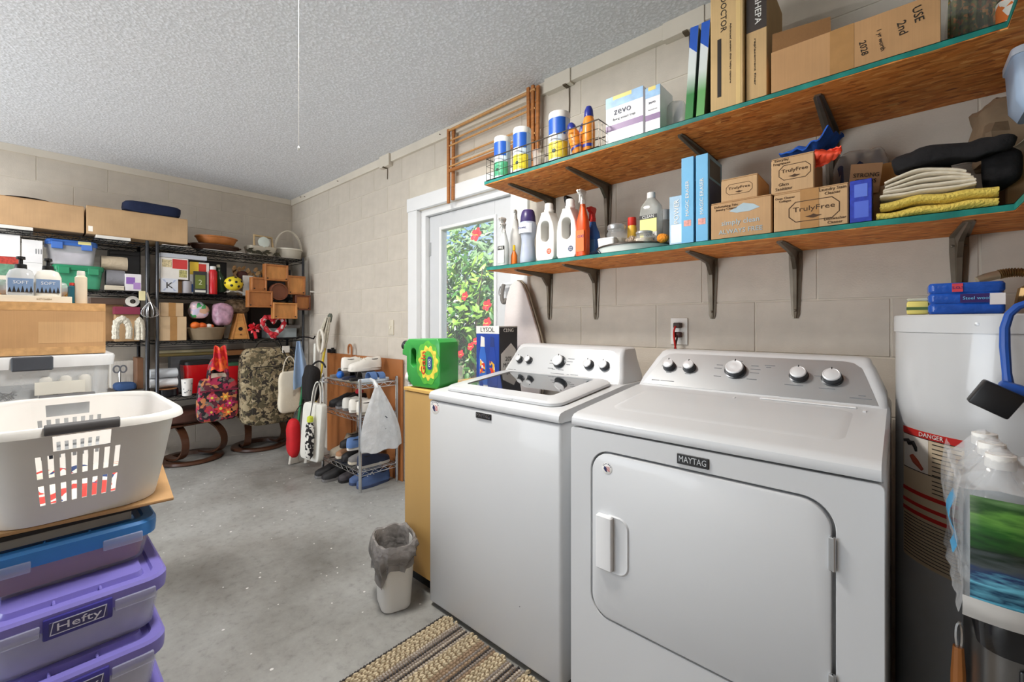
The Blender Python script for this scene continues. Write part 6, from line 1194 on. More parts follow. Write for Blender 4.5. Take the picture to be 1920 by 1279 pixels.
t = thing('gift_tin', 'bright red gift tin behind the floral tote', 'tin', (-4.62, bk(430, 450, -4.62)[0]+.03, z4), PI/2); bm = B(); rloft(bm, [(0, .12, .12, .02), (.22, .12, .12, .02)], 5, T(0, .06, 0)); part('body', bm, M((206, 30, 36), .3), t); bm = B(); rloft(bm, [(.221, .124, .124, .02), (.25, .124, .124, .02)], 5, T(0, .06, 0)); part('lid', bm, M((60, 96, 70), .4), t)
bkbox('wrapping_box', 'flat wooden box high on the bottom tier of the corner unit', 412, 470, 646, z4+.315, M((150, 100, 58), .5), X=-4.70, d=.2, h=.045)
bkbox('stacked_trays', 'stack of dark trays supporting the flat wooden box', 405, 480, 700, z4, M((60, 56, 54), .5), X=-4.78, d=.16, h=.314, cat='trays')
for k in range(3):
    a = wx(335+4*k, 652+4*k, -4.84+.02*k); z_ = z4+.335+.03*k; bm = B(); tube(bm, [(-4.86+.03*k, .76, z_), (-4.86+.03*k, 1.22, z_)], .016, 10); solo('wrap_roll', ('lowest', 'middle', 'topmost')[k]+' roll of gift wrap lying across the bottom tier', 'wrap roll', bm, M(((186, 168, 110), (206, 196, 160), (120, 116, 110))[k], .5), group='gift wrap rolls')
bkbox('storage_case', 'low grey storage case under the gift wrap rolls', 320, 400, 690, z4, M((120, 124, 130), .5), X=-4.86, d=.11, h=.318, cat='case')
# --- left unit
t, w, h = bkbox('white_box', 'plain white box at the left edge of the second tier', -8, 38, 455, z2+.20, M((226, 226, 228), .5), d=.2, h=.155)
t, w, h = bkbox('picture_book', 'green and red patterned box below the plain white box', -8, 38, 482, z2, M((96, 140, 116), .5, var=.2, scale=40), d=.2, h=.199, bands=[(0, 1, .75, 1, M((176, 60, 50), .5, var=.3, scale=60)), (0, 1, .2, .35, M((214, 206, 190), .5))])
t, w, h = bkbox('white_box', 'upper of two white boxes beside the blue-lidded bin', 41, 80, 454, z2+.17, M((228, 228, 230), .5), d=.2, h=.16); text('III', .02, t, (w*.3, -.0008, h*.5), mat=PRINT, w=.03)
t, w, h = bkbox('white_box', 'lower of two white boxes beside the blue-lidded bin', 41, 80, 486, z2, M((230, 230, 230), .5), d=.2, h=.169)
def lidbin(label, px0, px1, z, h, lm_, bm_, X=-4.585, cont=None):
    y0, y1 = bk(px0, px1, X); w = y1-y0; t = thing('lidded_bin', label, 'bin', (X, (y0+y1)/2, z), PI/2); D_ = .28
    bm = B(); rloft(bm, [(0, w*.84, D_*.84, .03), (h*.82, w*.95, D_*.95, .035)], 5, T(0, D_/2, 0)); part('body', bm, bm_, t)
    if cont: bm = B(); rloft(bm, [(.006, w*.8, D_*.8, .03), (h*.5, w*.84, D_*.84, .03)], 5, T(0, D_/2, 0)); part('contents', bm, cont, t)
    bm = B(); rloft(bm, [(h*.78, w*.98, D_*.98, .035), (h*.82, w, D_, .04), (h*.95, w, D_, .04), (h, w*.95, D_*.95, .035)], 5, T(0, D_/2, 0)); part('lid', bm, lm_, t)
    for s in (-1, 1): part('latch', box(B(), (s*w*.28-.03, -.008, h*.62), (s*w*.28+.03, .004, h*.9), .003), lm_, t)
    return t
lidbin('green translucent bin under the blue-lidded bin', 97, 196, z2, .175, M((46, 140, 100), .3), M((70, 170, 130), .2, alpha=.7), cont=M((150, 200, 176), .8, var=.2, scale=14))
t = lidbin('clear bin with blue lid on top of the green bin', 84, 184, z2+.176, .182, M((62, 112, 196), .3), M((222, 226, 232), .15, alpha=.45), cont=M((206, 196, 206), .8, var=.25, scale=12)); part('paper_tag', box(B(), (.03, -.0095, .155), (.10, -.0085, .178)), M((232, 222, 150), .6), t, smooth=0)
def roll(name, label, px0, px1, pyc, X, r, mat, core=None, rz=0, z=None):
    y0, y1 = bk(px0, px1, X); w = y1-y0; t = thing(name, label, 'roll', (X, (y0+y1)/2, (z if z else wx((px0+px1)/2, pyc, X).z)), PI/2+rz); n = 24
    bm = B(); loft(bm, [[(x, r*math.cos(a)*(1+.05*noise.noise(Vector((x*15, a, 1)))), r*math.sin(a)*(1+.05*noise.noise(Vector((x*15, a*2, 4))))) for a in [2*PI*i/n for i in range(n)]] for x in [-w/2+w*j/8 for j in range(9)]]); part('body', bm, mat, t)
    if core: bm = B(); tube(bm, [(0, -.0, 0), (0, -r-.012, 0)], r*.5, 16); part('end_spiral', bm, core, t)
roll('rolled_mat', 'rolled grey mat beside the green bin', 198, 233, 503, -4.66, .062, M((130, 130, 136), .9, bump=.4), z=z2+.10)
roll('rolled_pillow', 'rolled beige cushion on the grey mat', 189, 238, 478, -4.68, .055, M((196, 180, 156), .9, bump=.4), z=z2+.218)
bkbox('book_stack', 'low stack of pale books beside the green bin', 197, 233, 527, z2, M((206, 196, 176), .7, var=.15, stretch=(1, 1, 30)), X=-4.57, d=.06, h=.036, cat='books')
t, w, h = bkbox('tissue_box', 'white and purple printed box at the right end of the second tier', 235, 265, 514, z2, M((226, 222, 226), .5), d=.16, bands=[(.05, .6, .4, .8, M((140, 100, 180), .5)), (.5, .95, .1, .5, M((176, 140, 200), .5))])
# third tier of the left unit
bkbox('brown_books', 'short row of flat brown books under the rope tier', 170, 236, 560, z3+.30, M((120, 96, 84), .6), X=-4.74, d=.2, h=.05, cat='books')
bkbox('support_carton', 'plain carton under the flat brown books', 180, 232, 590, z3, MCARD2, X=-4.80, d=.15, kind='carton', tape=False, h=.299)
t, w, h = bkbox('maroon_box', 'small maroon box on the rope tier below the tape roll', 214, 263, 573, z3+.22, M((140, 50, 76), .5), X=-4.62, d=.1, h=.06)
bkbox('support_carton', 'small plain carton holding up the maroon box', 216, 262, 600, z3, MCARD3, X=-4.66, d=.1, kind='carton', tape=False, h=.219)
y0, y1 = bk(237, 263, -4.58); r = (y1-y0)/2; t = thing('tape_roll', 'white tape roll standing on the maroon box', 'tape roll', (-4.63, (y0+y1)/2, z3+.281+r)); bm = B(); m_ = RY(PI/2); lathe(bm, [(r*.42, -.02), (r, -.02), (r, .02), (r*.42, .02), (r*.42, -.02)], 26, m=m_, cap0=False, cap1=False); part('tape', bm, M((226, 222, 214), .5), t); bm = B(); lathe(bm, [(r*.34, -.021), (r*.42, -.021), (r*.42, .021), (r*.34, .021), (r*.34, -.021)], 22, m=m_, cap0=False, cap1=False); part('core', bm, M((60, 54, 50), .6), t)
ROPE = M((222, 216, 200), .9, var=.12, scale=60, bump=1, bscale=140)
for k, (px0, px1, lab, r_) in enumerate(((209, 250, 'thick looped hank of white rope hanging over the rope tier', .021), (253, 272, 'thinner looped hank of white rope nearest the post', .011))):
    y0, y1 = bk(px0, px1, -4.50); yc = (y0+y1)/2; w = (y1-y0); t = thing('rope_hank', lab, 'rope', (-4.545, yc, z3), 0, 'white rope hanks')
    for i in range(2 if k == 0 else 3):
        ww = w*.5*(.62 if k == 0 else .75-.2*i); zt_ = .19-.012*i; bm = B(); P = [(.02*i+.03, -ww, .005+r_), (.015*i+.03, -ww*1.02, .10), (.012*i+.02, -ww*.8, zt_-.03), (.01*i+.015, 0, zt_), (.012*i+.02, ww*.8, zt_-.03), (.015*i+.03, ww*1.02, .10), (.02*i+.03, ww*.9, .005+r_)]
        Q = []
        for a, b_ in zip(P, P[1:]): Q += [Vector(a).lerp(Vector(b_), j/5) for j in range(5)]
        Q.append(Vector(P[-1])); tube(bm, [q_ for q_ in Q], [r_*(1+.12*math.sin(j*2.1)) for j in range(len(Q))], 8); part('rope_loop', bm, ROPE, t)
# wire whisk hanging at the post
a = wx(282, 572, -4.50); t = thing('wire_whisk', 'wire kitchen whisk with a tag hanging between the two shelving units', 'whisk', (-4.515, a.y, a.z)); 
for k in range(5): bm = B(); s = .034*math.cos(PI*k/5); s2 = .034*math.sin(PI*k/5); tube(bm, bez((0, 0, .03), (s2*1.4, s*2.2, -.05), (s2*1.4, s*2.2, -.10), (0, 0, -.10), 8)+bez((0, 0, -.10), (-s2*1.4, -s*2.2, -.10), (-s2*1.4, -s*2.2, -.05), (0, 0, .03), 8)[1:], .0022, 5); part('loop', bm, CHROME, t)
bm = B(); tube(bm, [(0, 0, .02), (0, -.02, .10)], .007, 8); part('handle', bm, CHROME, t); part('tag', box(B(), (.006, -.07, .035), (.008, -.03, .11), .001), M((226, 216, 170), .6), t)
# fourth tier of the left unit
for k, (c_, lab, h0) in enumerate((((196, 170, 130), 'lowest flat file in the pile at the right end of the left unit', 0), ((70, 64, 60), 'dark flat file second in the pile on the left unit', .021), ((186, 160, 126), 'tan flat file third in the pile on the left unit', .042), ((90, 84, 80), 'dark grey flat file fourth in the pile on the left unit', .063))): bkbox('flat_file', lab, 205, 271, 700, z4+h0, M(c_, .7), X=-4.575-.006*(k % 2), d=.26, h=.020, cat='files', group='pile of flat files')
y0, y1 = bk(212, 256, -4.60); bm = B(); blob(bm, (0, 0, .03), ((y1-y0)/2, .08, .035), .7, 20, 10, .014, 20, 4, flat=.05); solo('blue_cloth', 'folded dark blue cloth on the pile of flat files', 'cloth', bm, M((48, 74, 116), .9), (-4.62, (y0+y1)/2, z4+.084), (0, 0, PI/2))
t = thing('scissors', 'grey-handled scissors standing behind the blue cloth', 'scissors', (-4.74, bk(225, 235, -4.74)[0], z4+.084)); 
for s in (-1, 1): bm = B(); tube(bm, [(0, s*.02+.02*math.cos(a), .16+.028*math.sin(a)) for a in [2*PI*k/14 for k in range(14)]], .006, 6, True); part('handle', bm, M((110, 112, 118), .4), t)
bm = B(); tube(bm, [(0, 0, 0), (0, 0, .14)], [.004, .009], 6); part('blade', bm, CHROME, t)
bkbox('leather_binder', 'upright brown leather binder next to the post on the left unit', 257, 269, 652, z4+.084, M((120, 84, 60), .5), X=-4.62, d=.2, h=.25, cat='binder')
# dark cases and bundles filling the backs of the shelves
CK = M((34, 34, 38), .5, var=.1); GK = M((66, 62, 60), .6, var=.1)
bkbox('black_case', 'black case standing behind the rolled cushion on the left unit', 205, 262, 462, z2, CK, X=-4.80, d=.14, h=.345, cat='case')
bkbox('black_case', 'long black case at the back of the second tier behind the game box', 305, 425, 480, z2, CK, X=-4.885, d=.08, h=.33, cat='case')
bkbox('black_case', 'black case behind the small wooden display boxes', 500, 545, 490, z2, CK, X=-4.80, d=.15, h=.30, cat='case')
bkbox('dark_carton', 'dark brown carton at the back of the third tier behind the plastic bags', 352, 420, 560, z3, M((70, 56, 46), .7), X=-4.82, d=.14, h=.33)
bkbox('dark_carton', 'dark brown carton at the back of the third tier behind the heart wreath', 470, 540, 565, z3, M((58, 50, 46), .7), X=-4.86, d=.10, h=.32)
bkbox('dark_carton', 'dark carton under the camouflage bag at the back of the bottom tier', 484, 560, 650, z4, M((60, 56, 54), .7), X=-4.72, d=.22, h=.36)
bkbox('paper_bundle', 'bundle of white papers behind the scissors on the left unit', 208, 250, 660, z4+.084, M((206, 202, 194), .8, var=.1, stretch=(30, 1, 1)), X=-4.80, d=.12, h=.22, cat='papers')
bkbox('black_case', 'low black case behind the rope on the third tier', 236, 268, 600, z3, CK, X=-4.80, d=.14, h=.27, cat='case')
# ------------------------------------------------------------------ ottomans under the corner shelving
LEA = M((78, 50, 42), .38, var=.12, scale=8, bump=.25, bscale=30); BENT = M((74, 44, 28), .35, var=.15, scale=6)
for cx, cy, rz, lab in ((-4.745, .985, 0.2, 'brown leather ottoman on round bentwood base, left one under the shelving'), (-4.745, 1.545, -.1, 'brown leather ottoman on round bentwood base, right one under the camouflage bag')):
    t = thing('ottoman', lab, 'ottoman', (cx, cy, 0), rz, 'leather ottomans under the shelving')
    bm = B(); lathe(bm, [(.17, 0), (.235, .002), (.245, .012), (.24, .03), (.22, .036), (.18, .03), (.17, 0)], 40, cap0=False, cap1=False); part('base_ring', bm, BENT, t)
    for s in (-1, 1):
        P = bez((-.12, s*.13, .033), (.36, s*.16, .02), (.36, s*.16, .30), (.0, s*.12, .335), 20); bm = B()
        loft(bm, [[p+Vector((0, -.028, -.008)), p+Vector((0, .028, -.008)), p+Vector((0, .028, .010)), p+Vector((0, -.028, .010))] for p in P]); part('bent_arm', bm, BENT, t)
    part('seat_rail', box(B(), (-.16, -.22, .335), (.16, .22, .355), .004), BENT, t)
    bm = B(); blob(bm, (0, 0, .41), (.21, .27, .06), .55, 28, 12, .012, 6, 3); part('cushion', bm, LEA, t)
# ------------------------------------------------------------------ bags hanging on the corner unit
QU = m_cells('floral_quilt', [(36, 28, 36), (176, 48, 84), (36, 30, 38), (120, 112, 104), (48, 34, 44), (186, 60, 70), (100, 40, 56), (196, 130, 84), (40, 32, 42)], 30, .85, .08)
CAMO = m_cells('camouflage', [(66, 58, 46), (136, 120, 92), (166, 152, 122), (96, 88, 66), (50, 44, 38), (176, 160, 130)], 32, .9, .15)
def bag(name, label, px0, px1, py0, py1, X, dep, mat, e=.35, amp=.012, seed=1, taper=1.0):
    a, b_ = wx(px0, py0, X), wx(px1, py1, X); w, h = b_.y-a.y, a.z-b_.z; t = thing(name, label, 'bag', (X-dep/2, (a.y+b_.y)/2, b_.z), PI/2)
    bm = B(); blob(bm, (0, 0, h/2), (w/2, dep/2, h/2), e, 28, 18, amp, 9, seed)
    for v in bm.verts: k = v.co.z/h; v.co.x *= (1-(1-taper)*k); v.co.y *= (1.05-.35*k)
    part('body', bm, mat, t, smooth=60); return t, w, h
t, w, h = bag('quilted_tote', 'red and multicolour floral quilted tote hanging on the shelving', 371, 450, 712, 785, -4.36, .10, QU, taper=.93)
for s in (-1, 1):
    bm = B(); tube(bm, bez((-w*.22, s*.03, h*.93), (-w*.22, s*.025, h+.24), (w*.22, s*.025, h+.24), (w*.22, s*.03, h*.93), 16), .010, 8); part('strap', bm, QU, t)
bm = B(); plate(bm, [(-w*.46, h*.70), (w*.46, h*.70), (w*.46, h*.735), (-w*.46, h*.735)], (), .006, T(0, -.053, 0)); part('trim_band', bm, M((120, 36, 60), .8), t)
for k, (fx, fz, c_, r) in enumerate(((.02, .30, (220, 70, 70), .045), (.14, .56, (226, 150, 70), .04), (-.18, .56, (206, 80, 110), .038), (.2, .2, (226, 120, 60), .036), (-.2, .24, (190, 60, 100), .034), (.24, .40, (206, 60, 120), .034))):
    bm = B(); plate(bm, [(r*(.75+.25*math.cos(6*a))*math.cos(a), r*(.75+.25*math.cos(6*a))*math.sin(a)) for a in [2*PI*i/36 for i in range(36)]], (), .003, T(w*fx, -.064+.02*fz, h*fz)); f_ = part('printed_flower', bm, M(c_, .8, var=.1), t, smooth=0); bm = B(); disc(bm, r*.28, .003, 12, T(w*fx, -.0645+.02*fz, h*fz) @ RX(PI/2)); part('flower_eye', bm, M((236, 210, 90), .8), f_)
bm = B(); sheet(bm, lambda u, v: ((u-.5)*w*.66*(1-.5*v), .0, h*.86+.09*v), 8, 4, .004); part('lining', bm, M((226, 214, 196), .8), t)
def scarf(u, v): return ((u-.5)*.10*(1+.5*math.sin(PI*v)), -.02+.015*math.sin(u*14), h+.03+.17*v+.0*u)
a = wx(412, 690, -4.33)
bm = B(); sheet(bm, lambda u, v: (.02*math.sin(u*12+v*3), (u-.5)*(.13-.05*v), .0+.20*v+.012*math.sin(u*9)), 18, 10, .005); solo('orange_scarf', 'bright orange-red scarf knotted on the tote straps', 'scarf', bm, m_cells('scarf_print', [(236, 84, 40), (220, 50, 50), (240, 110, 50), (206, 40, 60)], 26, .6, .1), (-4.33, a.y, a.z-.02), smooth=60)
t, w, h = bag('camouflage_bag', 'large camouflage duffel bag hanging on the shelving beside the floral tote', 455, 557, 655, 788, -4.27, .18, CAMO, .3, .02, 4)
bm = B(); plate(bm, rpoly(w*.62, h*.62, .03, 5, -.01, h*.42), (), .02, T(0, -.092, 0), .006, 2); pk = part('pocket', bm, CAMO, t)
bm = B(); tube(bm, [(-w*.32, -.096, h*.76), (w*.32, -.096, h*.76)], .005, 6); part('zip', bm, M((40, 36, 30), .6), pk)
bm = B(); tube(bm, bez((-w*.25, 0, h*.95), (-w*.2, 0, h+.12), (w*.2, 0, h+.12), (w*.25, 0, h*.95), 14), .010, 8); part('handle', bm, M((40, 36, 30), .8), t)
part('name_tag', box(B(), (w*.22, -.085, h*.93), (w*.36, -.078, h*1.02), .002), M((226, 222, 214), .6), t)
t, w, h = bag('canvas_bag', 'small cream canvas bag hanging under the blue cloth', 524, 567, 697, 772, -4.10, .07, M((226, 216, 196), .9, var=.03, bump=.15), .4, .01, 6, .9)
bm = B(); tube(bm, bez((-w*.3, 0, h*.92), (-w*.25, 0, h+.16), (w*.2, 0, h+.20), (w*.3, 0, h*.92), 12), .005, 6); part('strap', bm, M((216, 206, 186), .9), t)
a, b_ = wx(547, 640, -4.04), wx(580, 724, -4.04)
bm = B(); w = b_.y-a.y; h = a.z-b_.z; sheet(bm, lambda u, v: (.018*math.sin(u*10+1)*(1-v*.6)+.02*(1-v), (u-.5)*w*(1.0-.78*v**1.5)-.02*v, h*v+.03*(u-.4)*(1-v)), 22, 16, .006); solo('blue_cloth', 'light blue cloth hanging from the shelving corner in front of the cream bag', 'cloth', bm, M((152, 178, 212), .9, var=.04, bump=.2), (-4.04, (a.y+b_.y)/2, b_.z), smooth=60)
bm = B(); tube(bm, [(-4.50, 1.80, 1.062), (-4.45, 1.80, 1.085), (-4.2, 1.79, 1.085), (-4.06, 1.775, 1.075), (-4.03, 1.775, 1.10)], .006, 8); solo('hook_arm', 'black steel hook arm holding the blue cloth at the shelving corner', 'hook', bm, BW)
hb_ = [o for o in bpy.data.objects if o.name.startswith('canvas_bag')][0]; yb = hb_.location.y
bm = B(); tube(bm, [(-4.55, yb, 1.066), (-4.40, yb, 1.07), (-4.15, yb-.0, hb_.location.z+.45), (-4.12, yb, hb_.location.z+.475)], .005, 8); solo('hook_arm', 'thin black steel hook holding the cream canvas bag', 'hook', bm, BW)
# ------------------------------------------------------------------ board against the wall, cane
bm = B(); box(bm, (-4.115, YW-.022, 0), (-2.862, YW-.012, .938), .001); solo('hardboard_sheet', 'brown hardboard sheet standing against the wall behind the shoe rack', 'board', bm, M((170, 108, 62), .45, var=.12, scale=3, stretch=(1, 1, .4)))
t = thing('walking_cane', 'wooden cane with a curved handle standing behind the shoe rack', 'cane', (-3.60, YW-.045, 0)); bm = B(); P = [Vector((0, 0, 0)), Vector((0, 0, .5)), Vector((0, 0, .98))]+[Vector((-.028+.028*math.cos(a), 0, .99+.04*math.sin(a))) for a in [PI*k/10 for k in range(0, 11)]]+[Vector((-.056, 0, .95))]; tube(bm, P, [.007, .0085, .009]+[.0095]*11+[.008], 10); part('shaft', bm, M((166, 104, 60), .4), t); bm = B(); lathe(bm, [(.010, 0), (.011, .004), (.009, .03)], 10); part('rubber_tip', bm, BLACK, t)
bm = B(); box(bm, (-4.06, YW-.05, .9385), (-3.96, YW-.01, .975), .006, 2); box(bm, (-3.99, YW-.045, .975), (-3.965, YW-.02, .99), .004); solo('black_clamp', 'small black clamp resting on the top edge of the hardboard', 'clamp', bm, BLACK)
# ------------------------------------------------------------------ brooms and mops in the corner
def pole(name, label, p0, p1, r, mat, cat='broom'): 
    t = thing(name, label, cat, p0); d = Vector(p1)-Vector(p0); bm = B(); tube(bm, [Vector((0, 0, 0)), d*.5, d], r, 10); part('pole', bm, mat, t); return t, d
a = wy(619, 592, 1.86); t, d = pole('string_mop', 'yellow-handled mop leaning in the corner with its grey yarn head up', (-4.02, 1.70, .0), (a.x, a.y, a.z), .011, M((226, 200, 52), .4), 'mop'); n_ = d.normalized()
bm = B(); tube(bm, [d-n_*.06, d-n_*.0, d+n_*.02], [.02, .022, .012], 10); part('clamp', bm, M((90, 96, 86), .5), t)
random.seed(6); bm = B(); YR = M((198, 192, 176), .95, var=.15, scale=40)
for k in range(26): s = Vector((random.uniform(-.05, .03), random.uniform(-.04, .01), 0)); tube(bm, [d-n_*.01, d+s*.8-n_*.02, d+s*1.5-n_*(.10+.1*random.random()), d+s*1.6-n_*(.22+.12*random.random())], .006, 5)
part('yarn', bm, YR, t, kind='stuff')
a = wy(601, 640, 1.75); t = thing('ring_brush', 'white oval ring-handled brush among the brooms', 'brush', (a.x, a.y, .0)); z_ = a.z; bm = B(); tube(bm, [(.055*math.cos(q_), 0, z_+.10*math.sin(q_)) for q_ in [2*PI*k/28 for k in range(28)]], .012, 8, True); part('ring', bm, M((226, 220, 208), .5), t); bm = B(); tube(bm, [(0, 0, z_-.10), (-.02, -.02, .4), (-.03, -.03, .0)], .011, 8); part('handle', bm, M((222, 216, 204), .5), t)
a = wy(591, 640, 1.70); t, d = pole('broom', 'white and green broom leaning in the corner', (-3.86, 1.68, .05), (a.x, a.y, a.z-.02), .012, M((224, 224, 216), .5)); bm = B(); tube(bm, [d*.50, d*.66], .016, 10); part('green_grip', bm, M((30, 96, 70), .5), t)
bm = B(); rloft(bm, [(-.045, .04, .15, .02), (.06, .035, .11, .015), (.10, .03, .05, .012)], 4); part('bristles', bm, M((200, 196, 186), .9, bump=.6), t)
a = wx(556, 800, -3.92); t, d = pole('broom', 'green-handled broom beside the red bag', (-3.93, wx(551, 862, -3.93).y, .06), (-3.98, wx(566, 770, -3.98).y+.02, .75), .012, M((24, 110, 66), .4)); bm = B(); rloft(bm, [(-.055, .03, .09, .012), (.01, .03, .07, .012), (.05, .026, .035, .010)], 4); part('bristles', bm, M((214, 208, 196), .9, bump=.6), t)
# ------------------------------------------------------------------ chrome shoe rack
RX0, RX1, RY0, RY1 = -3.49, -2.90, 1.60, 1.905; RZT = [.145, .54, .777]
t = thing('shoe_rack', 'chrome wire shoe rack against the wall left of the door', 'rack', (RX1, RY0, 0)); w = RX1-RX0; d = RY1-RY0
for x in (0, -w):
    for y in (0, d): bm = B(); tube(bm, [(x, y, 0), (x, y, .015), (x, y, .805), (x, y, .815)], [.009, .0115, .0115, .008], 10); part('post', bm, CHROME, t)
for z in RZT:
    bm = B()
    for dz in (0, -.03):
        tube(bm, [(0, 0, z+dz), (-w, 0, z+dz), (-w, d, z+dz), (0, d, z+dz)], .0034, 6, True)
    for a_, b_ in (((0, 0), (-w, 0)), ((0, 0), (0, d)), ((0, d), (-w, d))):
        n = 14 if a_[0] != b_[0] else 8; tube(bm, [(a_[0]+(b_[0]-a_[0])*k/n, a_[1]+(b_[1]-a_[1])*k/n, z-(.002 if k % 2 else .029)) for k in range(n+1)], .002, 5)
    for k in range(1, 22): x = -w*k/22; tube(bm, [(x, 0, z), (x, d, z)], .0019, 4)
    for k in (1, 2): tube(bm, [(0, d*k/3, z-.004), (-w, d*k/3, z-.004)], .0026, 5)
    part('wire_shelf', bm, CHROME, t)
def shoe(label, loc, rz, up, sole, L=.27, style='sneaker', group=None, lace=None, tilt=0):
    """toe towards local -y"""
    t = thing('shoe', label, 'shoe', loc, 0, group, (0, tilt, rz)); W_ = L*.36
    so = []
    for k in range(24):
        a = 2*PI*k/24; y = -math.cos(a)*L/2; wv = W_/2*(.92+.12*math.cos(a))*abs(math.sin(a))**.6*math.copysign(1, math.sin(a))*(1 if y < 0 else .86); so.append((wv, y))
    bm = B(); hs = .022 if style != 'sandal' else .02; loft(bm, [[(x, y, z) for x, y in [(p[0]*k, p[1]*k) for p in so]] for z, k in ((0, .96), (.004, 1), (hs, 1), (hs+.003, .95))]); part('sole', bm, sole, t)
    if style == 'sandal':
        for y, hh in ((-L*.2, .045), (.02, .05)):
            bm = B(); sheet(bm, lambda u, v, y=y, hh=hh: (W_*.47*math.cos(PI*(1-u)), y+.05*(v-.5), hs+hh*math.sin(PI*u)**.8), 14, 4, .005); part('strap', bm, up, t)
    else:
        secs = [(-.49, .30, .028), (-.46, .62, .042), (-.36, .84, .052), (-.2, .92, .062), (-.05, .86, .080), (.08, .80, .092), (.25, .78, .086), (.40, .74, .092), (.475, .52, .088), (.495, .28, .070)]
        if style == 'boot': secs = [(a, b, c*(1 if a < 0 else 1.75)) for a, b, c in secs]
        bm = B(); rings = []
        for yy, wk, hk in secs:
            ring = []
            for k in range(14):
                a = PI*k/13; ring.append((W_/2*wk*math.cos(a)*(1 if abs(math.cos(a)) > .3 else 1), yy*L, hs+max(0, math.sin(a))**.75*(hk*L/.27-hs*.4)))
            rings.append(ring)
        loft(bm, rings, True, True, False); 
        bm.normal_update(); part('upper', bm, up, t, smooth=60)
        hz_ = .094*L/.27*(1.75 if style == 'boot' else 1)
        bm = B(); lathe(bm, [(.5, 0), (.46, .0035), (.001, .002)], 20, m=T(0, L*.26, hz_-.008) @ Matrix.Diagonal((W_*.62, L*.38, 1, 1))); part('opening', bm, M((50, 46, 44), .9), t)
        if lace:
            for k in range(3): bm = B(); y = -L*(.17-.07*k); z = .068+.010*k; tube(bm, [(-W_*.24, y, (z-.004)*L/.27), (0, y-.004, (z+.010)*L/.27), (W_*.24, y, (z-.004)*L/.27)], .0035, 6); part('lace', bm, lace, t)
    return t
SW, SBK, SGY, SNV, SBL, STN, SBG = M((228, 224, 216), .6), M((34, 33, 35), .6), M((120, 118, 118), .7), M((46, 54, 78), .7), M((92, 124, 176), .7), M((166, 124, 92), .8), M((206, 196, 178), .8)
zt3, zt2, zt1 = [z+.0045 for z in RZT[::-1]]
L_ = lambda x, y, z: (RX1+x, RY0+y, z)
def sh(label, x, z, flip, *a, dy=.152, j=0, **k): return shoe(label, L_(x, dy, z), (PI if flip else 0)+j, *a, **k)
GT, GM, GL, GB, GN = 'white sneakers on the top tier', 'white trainers on the middle tier', 'ankle boots on the lower tier', 'black shoes on the floor', 'dark sandals on the top tier'
sh('dark strappy sandal under the left white sneaker', -.31, zt3, 1, SBK, SNV, L=.26, style='sandal', group=GN); sh('dark strappy sandal under the right white sneaker', -.20, zt3, 1, SGY, SBK, L=.26, style='sandal', group=GN)
sh('white sneaker on the top tier of the shoe rack, left one of the pair', -.31, zt3+.072, 1, SW, SW, L=.27, lace=SBG, group=GT); sh('white sneaker on the top tier of the shoe rack, right one of the pair', -.20, zt3+.072, 0, SW, SW, L=.27, lace=SBG, group=GT)
sh('pale blue sandal at the front right of the top tier', -.075, zt3, 1, SBL, M((206, 216, 226), .6), L=.25, style='sandal'); sh('grey sandal at the left end of the top tier', -.52, zt3, 1, SGY, SGY, L=.25, style='sandal')
bm = B(); blob(bm, (0, 0, .030), (.030, .030, .030), 1, 20, 12); solo('blue_ball', 'small bright blue ball on the top tier of the shoe rack', 'ball', bm, M((40, 110, 206), .4), L_(-.415, .06, zt3))
sh('white trainer on the middle tier, left one', -.19, zt2, 1, SW, SW, L=.27, lace=SBG, group=GM); sh('white trainer on the middle tier, right one', -.075, zt2, 1, SW, SBG, L=.27, lace=SBG, group=GM)
sh('black shoe at the left end of the middle tier', -.52, zt2, 0, SBK, SBK, L=.26, group='black shoes on the middle tier'); sh('second black shoe on the middle tier', -.41, zt2, 0, SBK, SGY, L=.26, group='black shoes on the middle tier'); sh('pale grey shoe between the black shoes and the white trainers', -.30, zt2, 1, M((206, 204, 198), .7), SGY, L=.26)
bm = B(); blob(bm, (0, 0, .02), (.035, .03, .02), .8, 14, 8, .006, 40, 2); solo('red_sock', 'small red sock lying on a black shoe of the middle tier', 'sock', bm, M((176, 40, 50), .9), L_(-.41, .22, zt2+.096))
sh('beige ankle boot at the left of the lower tier', -.52, zt1, 0, SBG, SBG, L=.25, style='boot', group=GL); sh('tan ankle boot beside the beige one on the lower tier', -.42, zt1, 0, STN, SBG, L=.25, style='boot', group=GL)
sh('black laced shoe on the lower tier', -.315, zt1, 0, SBK, SBK, L=.26, lace=SGY); sh('grey shoe on the lower tier beside the plastic bag', -.21, zt1, 0, SGY, SBG, L=.26); sh('navy and white flat shoe at the right end of the lower tier', -.075, zt1, 1, SNV, SW, L=.26)
sh('blue and white sneaker stacked on the shoes of the lower tier', -.245, zt1+.097, 1, SBL, SW, L=.25, lace=SW); sh('dark shoe stacked behind the blue sneaker', -.35, zt1+.097, 0, SBK, SBK, L=.25)
sh('black shoe on the floor under the rack, left one', -.53, 0, 0, SBK, SGY, dy=.05, L=.28, group=GB); sh('black shoe on the floor under the rack, right one', -.41, 0, 0, SBK, SGY, dy=.05, L=.28, group=GB)
sh('blue running shoe on the floor, right one of the pair', -.075, 0, 0, M((74, 96, 140), .7), M((60, 74, 110), .6), dy=.15, L=.265, lace=SW, group='blue running shoes on the floor'); sh('blue running shoe on the floor, left one of the pair', -.185, 0, 0, M((84, 106, 150), .7), M((60, 74, 110), .6), dy=.15, L=.265, lace=SW, group='blue running shoes on the floor'); sh('dark loafer on the floor between the black and blue shoes', -.295, 0, 0, M((60, 56, 60), .6), SBK, dy=.12, L=.265)
